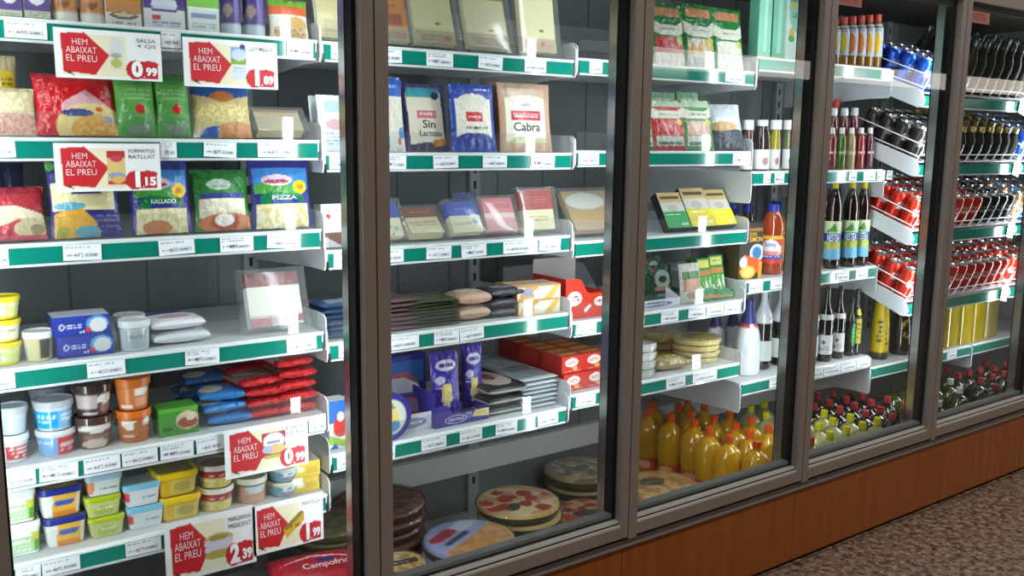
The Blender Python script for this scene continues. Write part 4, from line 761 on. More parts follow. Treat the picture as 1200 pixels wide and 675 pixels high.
tray_pack(1.5463, 0.285, 1.5732, 0.1445, 0.2086, [('bg', 'efe6b0'), ('r', 0, 0, 1, 0.16, 'c0a878'), ('e', 0.6, 0.36, 0.08, 0.02, '7a6a48')], [('bg', 'e6dca0')], 'palest cheese slices pack, rightmost on the top shelf', tilt=9, card_h=0.1, lower=[('bg', 'd4b890'), ('l', 0.1, 0.2, 0.9, 0.8, 'c89a78', 4), ('e', 0.6, 0.6, 0.06, 0.2, 'd06050')], group='leaning cheese slices packs on the top shelf')

# ---- second bay, second shelf
pouch(0.9383, 0.285, 1.3232, 0.0825, 0.1325, [('bg', 'dfe6ea'), ('r', 0.2, 0.7, 0.8, 0.9, 'a8c4dc'), ('e', 0.5, 0.48, 0.3, 0.1, 'c8a0a8'), ('l', 0.2, 0.1, 0.9, 0.35, 'a8b4c0', 4)], 'front pale blue and white pack in the shelf left end', tilt=6, d=0.015, group='pale packs behind the left post')
pouch(0.9377, 0.33, 1.3232, 0.0814, 0.132, [('bg', 'dfe6ea'), ('r', 0.2, 0.7, 0.8, 0.9, 'a8c4dc'), ('e', 0.5, 0.48, 0.3, 0.1, 'c8a0a8'), ('l', 0.2, 0.1, 0.9, 0.35, 'a8b4c0', 4)], 'rear pale blue and white pack in the shelf left end', tilt=6, d=0.015, group='pale packs behind the left post')
pouch(1.0876, 0.285, 1.3232, 0.0807, 0.1833, [('bg', 'e8e4d8'), ('r', 0, 0.74, 1, 1, '2f62c0'), ('l', 0.2, 0.84, 0.8, 0.9, '90b0e8', 1), ('n', 0.15, 0.3, 1, 0.72, 'ece8dc', 'e0dac8', 18), ('r', 0, 0.02, 0.9, 0.22, 'e4e0d4'), ('r', 0.1, 0.03, 0.45, 0.2, '88b4cc'), ('e', 0.9, 0.25, 0.12, 0.08, '3a90d0'), ('e', 0.8, 0.14, 0.06, 0.05, 'c87058')], 'white cheese pack with a blue top beside the post', tilt=8, d=0.018)
pouch(1.2078, 0.315, 1.3232, 0.1306, 0.1735, [('bg', '4a3f7c'), ('p', [(0.12, 0.1), (0.08, 0.86), (0.9, 0.88), (0.92, 0.1)], 'e6e0cc'), ('r', 0.1, 0.8, 0.85, 0.93, '4aa8b8'), ('e', 0.75, 0.82, 0.09, 0.06, '2a4458'), ('r', 0.3, 0.48, 0.74, 0.6, 'd06a80'), ('l', 0.34, 0.5, 0.7, 0.58, 'f0d8dc', 1), ('e', 0.5, 0.05, 0.4, 0.08, '443c58'), ('p', [(0.66, 0.06), (0.95, 0.1), (0.95, 0.2), (0.62, 0.16)], 'd08a30')], 'purple edged cheese pack lettered SIN LACTOSA', tilt=10, d=0.02, texts=[('Sin', 0.4, 0.34, 0.7, 0.46, '3a3440'), ('Lactosa', 0.32, 0.22, 0.84, 0.31, '5a4a58')])
pouch(1.3335, 0.285, 1.3232, 0.1407, 0.1755, [('bg', '2c4cae'), ('r', 0.1, 0.18, 0.9, 0.78, 'e8e4d4'), ('e', 0.5, 0.72, 0.36, 0.14, 'e4e0d0'), ('r', 0.3, 0.44, 0.7, 0.58, 'c83038'), ('l', 0.34, 0.47, 0.66, 0.55, 'f0d0d0', 1), ('l', 0.3, 0.3, 0.8, 0.4, '5a5860', 1), ('e', 0.5, 0.18, 0.42, 0.1, '2a3c9c'), ('l', 0.55, 0.9, 0.9, 0.95, 'e8eef8', 1)], 'blue cheese pack with a red label, glossy and crinkled', tilt=8, d=0.022, mat='gloss_film')
pouch(1.4742, 0.315, 1.3232, 0.1259, 0.1873, [('bg', 'a9826a'), ('r', 0.3, 0.4, 1, 0.7, 'c8b49c')], 'rear brown bordered cheese pack behind the goat cheese pack', tilt=7, d=0.018, group='brown bordered cheese packs')
pouch(1.5023, 0.285, 1.3232, 0.1776, 0.1849, [('bg', 'c09a80'), ('r', 0.1, 0.14, 0.88, 0.78, 'e8e6d8'), ('r', 0.1, 0.78, 0.88, 0.92, 'ccb49e'), ('e', 0.5, 0.76, 0.38, 0.06, 'e4e0cc'), ('r', 0.2, 0.46, 0.78, 0.6, 'c8303c'), ('l', 0.25, 0.49, 0.74, 0.57, 'f0d0d4', 2), ('p', [(0.1, 0.14), (0.88, 0.14), (0.88, 0.2), (0.3, 0.22)], 'c4c48c'), ('e', 0.5, 0.68, 0.1, 0.03, 'a8a8a0')], 'front brown bordered cheese pack lettered CABRA', tilt=7, d=0.02, group='brown bordered cheese packs', texts=[('Cabra', 0.24, 0.3, 0.76, 0.43, '3c3a38')])

# ---- second bay, third shelf
carton(0.9313, 0.285, 1.0942, 0.0605, 0.1041, [('bg', 'e4e0dc'), ('r', 0, 0.0, 1, 0.35, '7a4a34'), ('p', [(0, 0), (0, 0.3), (0.9, 0)], 'c8c0c0'), ('e', 0.3, 0.72, 0.1, 0.06, 'c04a38'), ('l', 0.2, 0.8, 0.9, 0.9, 'b0a8a8', 1)], 'white and brown box in the shelf left end', d=0.04, tilt=4)
tray_pack(1.09, 0.285, 1.0942, 0.0915, 0.1118, [('bg', 'e2dcb8'), ('e', 0.75, 0.4, 0.1, 0.12, '88b8c8'), ('l', 0.1, 0.3, 0.6, 0.6, '8a8468', 2), ('e', 0.6, 0.1, 0.06, 0.06, 'd08858')], [('bg', '1f4fb4'), ('r', 0.3, 0.4, 0.7, 0.5, '6a90d8')], 'small blue topped cheese pack beside the post, third shelf', tilt=30, d=0.03, card_h=0.48, group='small cheese packs leaning on the third shelf')
tray_pack(1.1979, 0.285, 1.0942, 0.1189, 0.1022, [('bg', 'ddd2a8'), ('l', 0.1, 0.4, 0.9, 0.8, 'a8986c', 2)], [('bg', '8e4a2c'), ('l', 0.2, 0.4, 0.8, 0.6, 'b07050', 1)], 'small brown topped cheese pack on the third shelf', tilt=48, d=0.03, card_h=0.4, group='small cheese packs leaning on the third shelf')
tray_pack(1.3222, 0.285, 1.0942, 0.1184, 0.103, [('bg', 'e0dab8'), ('e', 0.82, 0.7, 0.1, 0.2, '3a8a9a'), ('l', 0.1, 0.4, 0.7, 0.65, '98906c', 2)], [('bg', '1f4cb8'), ('r', 0.2, 0.4, 0.8, 0.5, '4470cc')], 'small blue topped cheese pack beside the pink pack', tilt=30, d=0.03, card_h=0.46, group='small cheese packs leaning on the third shelf')
pouch(1.3993, 0.42, 1.0942, 0.0669, 0.126, [('bg', '2a3c90'), ('r', 0, 0.8, 1, 1, '8a98c8')], 'blue pack lying crooked behind the small cheese packs', tilt=30, rz=-20)
tray_pack(1.4329, 0.285, 1.0942, 0.1247, 0.109, [('bg', 'd89098'), ('r', 0, 0.0, 1, 0.3, 'c8888c'), ('r', 0, 0.75, 1, 1, 'e0c8b8')], [('bg', 'd8707c'), ('l', 0.1, 0.3, 0.9, 0.6, 'b04050', 2)], 'small pink cheese pack beside the red topped pack', tilt=26, d=0.03, card_h=0.46, group='small cheese packs leaning on the third shelf')
tray_pack(1.5587, 0.285, 1.0942, 0.1321, 0.1292, [('bg', 'e6ddb4'), ('l', 0.1, 0.4, 0.8, 0.7, '988c60', 2)], [('bg', 'a82820'), ('l', 0.15, 0.3, 0.85, 0.7, 'd0685c', 3), ('p', [(0, 0.3), (0.15, 1), (0, 1)], 'c87060')], 'small red topped cheese pack beside the shelf divider', tilt=14, d=0.03, card_h=0.5, group='small cheese packs leaning on the third shelf')

# ---- second bay, fourth shelf
flat_pack(0.9442, 0.2826, 0.8722, 0.1023, 0.13, 0.0148, [('bg', '33507c'), ('r', 0, 0.5, 1, 1, '6a5a7c'), ('r', 0.2, 0.1, 0.9, 0.4, 'a8b0b8')], 'bottom navy sliced meat pack in the stack behind the left post', group='navy sliced meat packs in the stack behind the left post', mat='film', edge='33425c', rz=-3.0, name='sliced_food_pack')
flat_pack(0.9462, 0.2862, 0.8873, 0.1023, 0.13, 0.0148, [('bg', '33507c'), ('r', 0, 0.5, 1, 1, '6a5a7c'), ('r', 0.2, 0.1, 0.9, 0.4, 'a8b0b8')], 'navy sliced meat pack in the stack behind the left post, second from bottom', group='navy sliced meat packs in the stack behind the left post', mat='film', edge='33425c', rz=-2.0, name='sliced_food_pack')
flat_pack(0.9482, 0.2838, 0.9023, 0.1023, 0.13, 0.0148, [('bg', '33507c'), ('r', 0, 0.5, 1, 1, '6a5a7c'), ('r', 0.2, 0.1, 0.9, 0.4, 'a8b0b8')], 'navy sliced meat pack in the stack behind the left post, third from bottom', group='navy sliced meat packs in the stack behind the left post', mat='film', edge='33425c', rz=-1.0, name='sliced_food_pack')
flat_pack(0.9502, 0.2874, 0.9174, 0.1023, 0.13, 0.0148, [('bg', '33507c'), ('r', 0, 0.5, 1, 1, '6a5a7c'), ('r', 0.2, 0.1, 0.9, 0.4, 'a8b0b8')], 'navy sliced meat pack in the stack behind the left post, fourth from bottom', group='navy sliced meat packs in the stack behind the left post', mat='film', edge='33425c', rz=0.0, name='sliced_food_pack')
flat_pack(0.9452, 0.285, 0.9324, 0.1023, 0.13, 0.0148, [('bg', '33507c'), ('r', 0, 0.5, 1, 1, '6a5a7c'), ('r', 0.2, 0.1, 0.9, 0.4, 'a8b0b8')], 'navy sliced meat pack in the stack behind the left post, fifth from bottom', group='navy sliced meat packs in the stack behind the left post', mat='film', edge='33425c', rz=1.0, name='sliced_food_pack')
flat_pack(0.9472, 0.2826, 0.9475, 0.1023, 0.13, 0.0148, [('bg', '33507c'), ('r', 0, 0.5, 1, 1, '6a5a7c'), ('r', 0.2, 0.1, 0.9, 0.4, 'a8b0b8')], 'topmost navy sliced meat pack in the stack behind the left post', group='navy sliced meat packs in the stack behind the left post', mat='film', edge='33425c', rz=2.0, name='sliced_food_pack')
flat_pack(1.0877, 0.2826, 0.8722, 0.1442, 0.13, 0.0114, [('bg', '7a5c60'), ('e', 0.5, 0.6, 0.3, 0.2, 'b0989a')], 'bottom pinkish sliced meat pack in the stack beside the post', group='pinkish sliced meat packs in the stack beside the post', mat='film', edge='5a3c40', rz=-3.0, name='sliced_food_pack')
flat_pack(1.0897, 0.2862, 0.8839, 0.1442, 0.13, 0.0114, [('bg', '7a5c60'), ('e', 0.5, 0.6, 0.3, 0.2, 'b0989a')], 'pinkish sliced meat pack in the stack beside the post, second from bottom', group='pinkish sliced meat packs in the stack beside the post', mat='film', edge='5a3c40', rz=-2.0, name='sliced_food_pack')
flat_pack(1.0917, 0.2838, 0.8956, 0.1442, 0.13, 0.0114, [('bg', '7a5c60'), ('e', 0.5, 0.6, 0.3, 0.2, 'b0989a')], 'pinkish sliced meat pack in the stack beside the post, third from bottom', group='pinkish sliced meat packs in the stack beside the post', mat='film', edge='5a3c40', rz=-1.0, name='sliced_food_pack')
flat_pack(1.0937, 0.2874, 0.9073, 0.1442, 0.13, 0.0114, [('bg', '7a5c60'), ('e', 0.5, 0.6, 0.3, 0.2, 'b0989a')], 'pinkish sliced meat pack in the stack beside the post, fourth from bottom', group='pinkish sliced meat packs in the stack beside the post', mat='film', edge='5a3c40', rz=0.0, name='sliced_food_pack')
flat_pack(1.0887, 0.285, 0.9189, 0.1442, 0.13, 0.0114, [('bg', '7a5c60'), ('e', 0.5, 0.6, 0.3, 0.2, 'b0989a')], 'pinkish sliced meat pack in the stack beside the post, fifth from bottom', group='pinkish sliced meat packs in the stack beside the post', mat='film', edge='5a3c40', rz=1.0, name='sliced_food_pack')
flat_pack(1.0907, 0.2826, 0.9306, 0.1442, 0.13, 0.0114, [('bg', '7a5c60'), ('e', 0.5, 0.6, 0.3, 0.2, 'b0989a')], 'pinkish sliced meat pack in the stack beside the post, sixth from bottom', group='pinkish sliced meat packs in the stack beside the post', mat='film', edge='5a3c40', rz=2.0, name='sliced_food_pack')
flat_pack(1.0927, 0.2862, 0.9423, 0.1442, 0.13, 0.0114, [('bg', '7a5c60'), ('e', 0.5, 0.6, 0.3, 0.2, 'b0989a')], 'topmost pinkish sliced meat pack in the stack beside the post', group='pinkish sliced meat packs in the stack beside the post', mat='film', edge='5a3c40', rz=3.0, name='sliced_food_pack')
flat_pack(1.2049, 0.2826, 0.8722, 0.1554, 0.13, 0.0086, [('bg', '4a5638'), ('r', 0, 0.8, 1, 1, 'b0a858'), ('e', 0.5, 0.4, 0.3, 0.2, '6a7058')], 'bottom green sliced meat pack in the stack beside the pinkish packs', group='green sliced meat packs in the stack beside the pinkish packs', mat='film', edge='343c2c', rz=-3.0, name='sliced_food_pack')
flat_pack(1.2069, 0.2862, 0.8811, 0.1554, 0.13, 0.0086, [('bg', '4a5638'), ('r', 0, 0.8, 1, 1, 'b0a858'), ('e', 0.5, 0.4, 0.3, 0.2, '6a7058')], 'green sliced meat pack in the stack beside the pinkish packs, second from bottom', group='green sliced meat packs in the stack beside the pinkish packs', mat='film', edge='343c2c', rz=-2.0, name='sliced_food_pack')
flat_pack(1.2089, 0.2838, 0.8899, 0.1554, 0.13, 0.0086, [('bg', '4a5638'), ('r', 0, 0.8, 1, 1, 'b0a858'), ('e', 0.5, 0.4, 0.3, 0.2, '6a7058')], 'green sliced meat pack in the stack beside the pinkish packs, third from bottom', group='green sliced meat packs in the stack beside the pinkish packs', mat='film', edge='343c2c', rz=-1.0, name='sliced_food_pack')
flat_pack(1.2109, 0.2874, 0.8988, 0.1554, 0.13, 0.0086, [('bg', '4a5638'), ('r', 0, 0.8, 1, 1, 'b0a858'), ('e', 0.5, 0.4, 0.3, 0.2, '6a7058')], 'green sliced meat pack in the stack beside the pinkish packs, fourth from bottom', group='green sliced meat packs in the stack beside the pinkish packs', mat='film', edge='343c2c', rz=0.0, name='sliced_food_pack')
flat_pack(1.2059, 0.285, 0.9077, 0.1554, 0.13, 0.0086, [('bg', '4a5638'), ('r', 0, 0.8, 1, 1, 'b0a858'), ('e', 0.5, 0.4, 0.3, 0.2, '6a7058')], 'green sliced meat pack in the stack beside the pinkish packs, fifth from bottom', group='green sliced meat packs in the stack beside the pinkish packs', mat='film', edge='343c2c', rz=1.0, name='sliced_food_pack')
flat_pack(1.2079, 0.2826, 0.9166, 0.1554, 0.13, 0.0086, [('bg', '4a5638'), ('r', 0, 0.8, 1, 1, 'b0a858'), ('e', 0.5, 0.4, 0.3, 0.2, '6a7058')], 'green sliced meat pack in the stack beside the pinkish packs, sixth from bottom', group='green sliced meat packs in the stack beside the pinkish packs', mat='film', edge='343c2c', rz=2.0, name='sliced_food_pack')
flat_pack(1.2099, 0.2862, 0.9254, 0.1554, 0.13, 0.0086, [('bg', '4a5638'), ('r', 0, 0.8, 1, 1, 'b0a858'), ('e', 0.5, 0.4, 0.3, 0.2, '6a7058')], 'green sliced meat pack in the stack beside the pinkish packs, seventh from bottom', group='green sliced meat packs in the stack beside the pinkish packs', mat='film', edge='343c2c', rz=3.0, name='sliced_food_pack')
flat_pack(1.2049, 0.2838, 0.9343, 0.1554, 0.13, 0.0086, [('bg', '4a5638'), ('r', 0, 0.8, 1, 1, 'b0a858'), ('e', 0.5, 0.4, 0.3, 0.2, '6a7058')], 'topmost green sliced meat pack in the stack beside the pinkish packs', group='green sliced meat packs in the stack beside the pinkish packs', mat='film', edge='343c2c', rz=-3.0, name='sliced_food_pack')
flat_pack(1.3421, 0.29, 0.8722, 0.1022, 0.09, 0.0406, [('bg', 'c8a890'), ('e', 0.5, 0.5, 0.4, 0.3, 'e8dcc8')], 'lower pale bread pack beside the black packs', mat='gloss_film', edge='c49a7c', group='pale bread packs', name='bread_pack', rz=2.0)
flat_pack(1.3421, 0.29, 0.9131, 0.1022, 0.09, 0.0406, [('bg', 'c8a890'), ('e', 0.5, 0.5, 0.4, 0.3, 'e8dcc8')], 'upper pale glossy bread pack beside the black packs', mat='gloss_film', edge='c49a7c', group='pale bread packs', name='bread_pack', rz=-4.0)
flat_pack(1.4483, 0.29, 0.8722, 0.1103, 0.09, 0.0271, [('bg', '3c3e46'), ('e', 0.5, 0.5, 0.35, 0.3, '8a90a0'), ('l', 0.2, 0.3, 0.8, 0.7, 'b8bcc8', 3)], 'bottom shiny black pack beside the orange and white boxes', mat='gloss_film', edge='2e3038', group='shiny black packs', name='black_foil_pack', rz=0.0)
flat_pack(1.4483, 0.29, 0.8996, 0.1103, 0.09, 0.0271, [('bg', '3c3e46'), ('e', 0.5, 0.5, 0.35, 0.3, '8a90a0'), ('l', 0.2, 0.3, 0.8, 0.7, 'b8bcc8', 3)], 'shiny black pack beside the orange and white boxes, second from bottom', mat='gloss_film', edge='2e3038', group='shiny black packs', name='black_foil_pack', rz=3.0)
flat_pack(1.4483, 0.29, 0.9269, 0.1103, 0.09, 0.0271, [('bg', '3c3e46'), ('e', 0.5, 0.5, 0.35, 0.3, '8a90a0'), ('l', 0.2, 0.3, 0.8, 0.7, 'b8bcc8', 3)], 'topmost shiny black pack beside the orange and white boxes', mat='gloss_film', edge='2e3038', group='shiny black packs', name='black_foil_pack', rz=-3.0)
carton(1.5552, 0.285, 0.8722, 0.1475, 0.0402, [('bg', 'e4d8c0'), ('p', [(0, 0), (0.35, 0), (0.5, 1), (0.2, 1)], 'd89a3c'), ('p', [(0.6, 0), (0.8, 0), (1, 0.8), (0.9, 1)], 'e0b050'), ('r', 0.14, 0.3, 0.34, 0.75, '8a98c4'), ('e', 0.55, 0.5, 0.2, 0.25, 'f0ead8'), ('r', 0, 0.92, 1, 1, 'd08838')], 'lower orange and white dairy box beside the divider', d=0.09, top=[('bg', 'e0d4bc'), ('r', 0, 0.4, 1, 0.6, 'd08838')], side='c87a34', rz=0.0, group='orange and white dairy boxes')
carton(1.5552, 0.288, 0.9129, 0.1475, 0.0402, [('bg', 'e4d8c0'), ('p', [(0, 0), (0.35, 0), (0.5, 1), (0.2, 1)], 'd89a3c'), ('p', [(0.6, 0), (0.8, 0), (1, 0.8), (0.9, 1)], 'e0b050'), ('r', 0.14, 0.3, 0.34, 0.75, '8a98c4'), ('e', 0.55, 0.5, 0.2, 0.25, 'f0ead8'), ('r', 0, 0.92, 1, 1, 'd08838')], 'upper orange and white dairy box beside the divider', d=0.09, top=[('bg', 'e0d4bc'), ('r', 0, 0.4, 1, 0.6, 'd08838')], side='c87a34', rz=-3.0, group='orange and white dairy boxes')
carton(1.5626, 0.385, 0.8722, 0.1329, 0.0717, [('bg', 'e4d8c0'), ('p', [(0, 0), (0.35, 0), (0.5, 1), (0.2, 1)], 'd89a3c'), ('p', [(0.6, 0), (0.8, 0), (1, 0.8), (0.9, 1)], 'e0b050'), ('r', 0.14, 0.3, 0.34, 0.75, '8a98c4'), ('e', 0.55, 0.5, 0.2, 0.25, 'f0ead8'), ('r', 0, 0.92, 1, 1, 'd08838')], 'orange and white dairy box standing behind the stacked two', d=0.06, top='d8883c', side='b8702c', group='orange and white dairy boxes')

# ---- second bay, fifth shelf
carton(1.2164, 0.48, 0.5932, 0.1605, 0.1592, [('bg', '2c3290'), ('r', 0.1, 0.5, 0.95, 0.9, '2f6ab8'), ('e', 0.5, 0.3, 0.38, 0.4, 'c05a6a'), ('e', 0.5, 0.28, 0.3, 0.32, '4a70b0'), ('r', 0, 0.0, 1, 0.2, '5a7a44'), ('e', 0.9, 0.14, 0.14, 0.14, 'b03a3c')], 'blue box with a red arch standing behind the white tray', d=0.05)
carton(0.9331, 0.285, 0.5932, 0.0516, 0.1223, [('bg', 'e4e8f0'), ('r', 0, 0.55, 1, 1, '2f6ac0'), ('e', 0.6, 0.45, 0.4, 0.22, 'c8342c'), ('e', 0.6, 0.66, 0.2, 0.1, 'e8e4e4'), ('p', [(0, 0.1), (0, 0.3), (1, 0.14), (1, 0.0)], '8ab83c'), ('p', [(0, 0), (0.3, 0.12), (0.5, 0)], '3a4ca0')], 'blue and white box with a red blot at the shelf left end', d=0.05)
round_box(1.0639, 0.266, 0.5932, 0.0844, 0.124, [('bg', '2c2a8c'), ('e', 0.5, 0.5, 0.36, 0.4, 'e0e0d0'), ('e', 0.45, 0.6, 0.2, 0.2, '6a9a50'), ('e', 0.55, 0.45, 0.16, 0.24, 'e8d070'), ('e', 0.6, 0.3, 0.14, 0.12, '4a8ac0')], 'round purple cheese box with a pale picture beside the post')
display_tray(1.1506, 0.305, 0.5932, 0.1356, 0.0459, 'white cardboard display tray holding a purple and red box', d=0.16, lip='e4e4ea', letter='8a90b8')
carton(1.185, 0.37, 0.6012, 0.0769, 0.0661, [('bg', '3c3a90'), ('e', 0.5, 0.5, 0.44, 0.36, 'b85a68'), ('e', 0.5, 0.46, 0.34, 0.26, '8a8098'), ('r', 0, 0.05, 1, 0.26, 'b03430'), ('r', 0.0, 0.0, 1, 0.06, 'd07a50')], 'purple and red box sitting in the white display tray', d=0.03, tilt=8.0)
snack_base(1.2977, 0.285, 0.5932, 0.1745, 0.0599, 'purple cardboard base lettered under the snack pouches', d=0.12)
pouch(1.2702, 0.325, 0.6132, 0.0875, 0.1738, [('bg', '46349c'), ('e', 0.52, 0.78, 0.36, 0.09, 'd8d8ec'), ('l', 0.3, 0.72, 0.75, 0.84, '46349c', 1), ('p', [(0.3, 0.2), (0.35, 0.48), (0.65, 0.48), (0.7, 0.2)], 'e4d078'), ('p', [(0.36, 0.1), (0.4, 0.3), (0.62, 0.3), (0.62, 0.1)], 'd8cca0'), ('e', 0.28, 0.55, 0.18, 0.06, 'c8c8e8'), ('l', 0.1, 0.4, 0.4, 0.5, 'b8b0e0', 2)], 'left purple snack pouch in the purple base', d=0.025, tilt=6.0, rz=-6.0, mat='gloss_film', group='purple snack pouches', name='snack_pouch', texts=[('DENTINE', 0.26, 0.75, 0.78, 0.81, '3a2c8c')])
pouch(1.3827, 0.365, 0.6052, 0.0696, 0.1812, [('bg', '46349c'), ('e', 0.52, 0.78, 0.36, 0.09, 'd8d8ec'), ('l', 0.3, 0.72, 0.75, 0.84, '46349c', 1), ('p', [(0.3, 0.2), (0.35, 0.48), (0.65, 0.48), (0.7, 0.2)], 'e4d078'), ('p', [(0.36, 0.1), (0.4, 0.3), (0.62, 0.3), (0.62, 0.1)], 'd8cca0'), ('e', 0.28, 0.55, 0.18, 0.06, 'c8c8e8'), ('l', 0.1, 0.4, 0.4, 0.5, 'b8b0e0', 2)], 'right taller purple snack pouch behind the purple base', d=0.03, tilt=3.0, mat='gloss_film', group='purple snack pouches', name='snack_pouch', texts=[('DENTINE', 0.26, 0.75, 0.78, 0.81, '3a2c8c')])
flat_pack(1.4462, 0.285, 0.5932, 0.1298, 0.2, 0.028, [('bg', '3a3634'), ('e', 0.5, 0.5, 0.4, 0.4, 'c0b0a8'), ('e', 0.45, 0.55, 0.15, 0.18, '8a4034'), ('r', 0, 0.0, 1, 0.12, '2a2828')], 'bottom dark topped food tray beside the purple base', group='dark topped food trays', name='food_tray', edge='c8c8c4', puff=0.2, rz=0.0)
flat_pack(1.4482, 0.285, 0.6216, 0.1298, 0.2, 0.028, [('bg', '3a3634'), ('e', 0.5, 0.5, 0.4, 0.4, 'c0b0a8'), ('e', 0.45, 0.55, 0.15, 0.18, '8a4034'), ('r', 0, 0.0, 1, 0.12, '2a2828')], 'dark topped food tray beside the purple base, second from bottom', group='dark topped food trays', name='food_tray', edge='c8c8c4', puff=0.2, rz=2.0)
flat_pack(1.4502, 0.285, 0.6501, 0.1298, 0.2, 0.028, [('bg', '3a3634'), ('e', 0.5, 0.5, 0.4, 0.4, 'c0b0a8'), ('e', 0.45, 0.55, 0.15, 0.18, '8a4034'), ('r', 0, 0.0, 1, 0.12, '2a2828')], 'topmost dark topped food tray beside the purple base', group='dark topped food trays', name='food_tray', edge='c8c8c4', puff=0.2, rz=-3.0)
flat_pack(1.5621, 0.2826, 0.5932, 0.1278, 0.3, 0.0129, [('bg', '8c969c'), ('e', 0.5, 0.6, 0.4, 0.3, 'aab4b8'), ('r', 0, 0.0, 1, 0.08, 'c4ccd0'), ('r', 0.2, 0.3, 0.8, 0.5, '78828a')], 'bottom silver fish tray in the tall silver stack', group='silver fish trays in the tall silver stack', mat='shiny_plastic', edge='c0c8cc', rz=-1.2, name='fish_tray')
flat_pack(1.5641, 0.2862, 0.6064, 0.1278, 0.3, 0.0129, [('bg', '8c969c'), ('e', 0.5, 0.6, 0.4, 0.3, 'aab4b8'), ('r', 0, 0.0, 1, 0.08, 'c4ccd0'), ('r', 0.2, 0.3, 0.8, 0.5, '78828a')], 'silver fish tray in the tall silver stack, second from bottom', group='silver fish trays in the tall silver stack', mat='shiny_plastic', edge='c0c8cc', rz=-0.8, name='fish_tray')
flat_pack(1.5661, 0.2838, 0.6196, 0.1278, 0.3, 0.0129, [('bg', '8c969c'), ('e', 0.5, 0.6, 0.4, 0.3, 'aab4b8'), ('r', 0, 0.0, 1, 0.08, 'c4ccd0'), ('r', 0.2, 0.3, 0.8, 0.5, '78828a')], 'silver fish tray in the tall silver stack, third from bottom', group='silver fish trays in the tall silver stack', mat='shiny_plastic', edge='c0c8cc', rz=-0.4, name='fish_tray')
flat_pack(1.5681, 0.2874, 0.6328, 0.1278, 0.3, 0.0129, [('bg', '8c969c'), ('e', 0.5, 0.6, 0.4, 0.3, 'aab4b8'), ('r', 0, 0.0, 1, 0.08, 'c4ccd0'), ('r', 0.2, 0.3, 0.8, 0.5, '78828a')], 'silver fish tray in the tall silver stack, fourth from bottom', group='silver fish trays in the tall silver stack', mat='shiny_plastic', edge='c0c8cc', rz=0.0, name='fish_tray')
flat_pack(1.5631, 0.285, 0.646, 0.1278, 0.3, 0.0129, [('bg', '8c969c'), ('e', 0.5, 0.6, 0.4, 0.3, 'aab4b8'), ('r', 0, 0.0, 1, 0.08, 'c4ccd0'), ('r', 0.2, 0.3, 0.8, 0.5, '78828a')], 'silver fish tray in the tall silver stack, fifth from bottom', group='silver fish trays in the tall silver stack', mat='shiny_plastic', edge='c0c8cc', rz=0.4, name='fish_tray')
flat_pack(1.5651, 0.2826, 0.6592, 0.1278, 0.3, 0.0129, [('bg', '8c969c'), ('e', 0.5, 0.6, 0.4, 0.3, 'aab4b8'), ('r', 0, 0.0, 1, 0.08, 'c4ccd0'), ('r', 0.2, 0.3, 0.8, 0.5, '78828a')], 'silver fish tray in the tall silver stack, sixth from bottom', group='silver fish trays in the tall silver stack', mat='shiny_plastic', edge='c0c8cc', rz=0.8, name='fish_tray')
flat_pack(1.5671, 0.2862, 0.6724, 0.1278, 0.3, 0.0129, [('bg', '8c969c'), ('e', 0.5, 0.6, 0.4, 0.3, 'aab4b8'), ('r', 0, 0.0, 1, 0.08, 'c4ccd0'), ('r', 0.2, 0.3, 0.8, 0.5, '78828a')], 'topmost silver fish tray in the tall silver stack', group='silver fish trays in the tall silver stack', mat='shiny_plastic', edge='c0c8cc', rz=1.2, name='fish_tray')

# ---- third bay, top shelf
pouch(1.9178, 0.285, 1.5812, 0.0767, 0.1706, [('bg', '1f7a3c'), ('r', 0.1, 0.8, 0.9, 0.93, 'c88a60'), ('p', [(0, 0.55), (0.0, 0.74), (0.25, 0.66), (0.75, 0.66), (1, 0.76), (1, 0.56), (0.75, 0.48), (0.25, 0.48)], 'dcdcc8'), ('l', 0.2, 0.54, 0.8, 0.62, '9aa890', 1), ('n', 0.08, 0.2, 0.92, 0.46, 'b05040', 'd8b0a0', 14), ('e', 0.82, 0.42, 0.1, 0.06, 'c8cc58'), ('r', 0.06, 0.0, 0.94, 0.2, 'd4d8d4'), ('l', 0.2, 0.05, 0.8, 0.16, 'b8bcb8', 2)], 'green pouch cut off by the post, top shelf', tilt=10, d=0.02, group='green cured meat pouches on the top shelf', mat='gloss_film')
pouch(2.0364, 0.285, 1.5812, 0.1402, 0.186, [('bg', '1f7a3c'), ('r', 0.1, 0.8, 0.9, 0.93, 'c88a60'), ('p', [(0, 0.55), (0.0, 0.74), (0.25, 0.66), (0.75, 0.66), (1, 0.76), (1, 0.56), (0.75, 0.48), (0.25, 0.48)], 'dcdcc8'), ('l', 0.2, 0.54, 0.8, 0.62, '9aa890', 1), ('n', 0.08, 0.2, 0.92, 0.46, 'b8323c', 'd05a50', 14), ('e', 0.82, 0.42, 0.1, 0.06, 'c8cc58'), ('r', 0.06, 0.0, 0.94, 0.2, 'd4d8d4'), ('l', 0.2, 0.05, 0.8, 0.16, 'b8bcb8', 2)], 'green pouch showing red cured meat, top shelf', tilt=10, d=0.02, group='green cured meat pouches on the top shelf', mat='gloss_film')
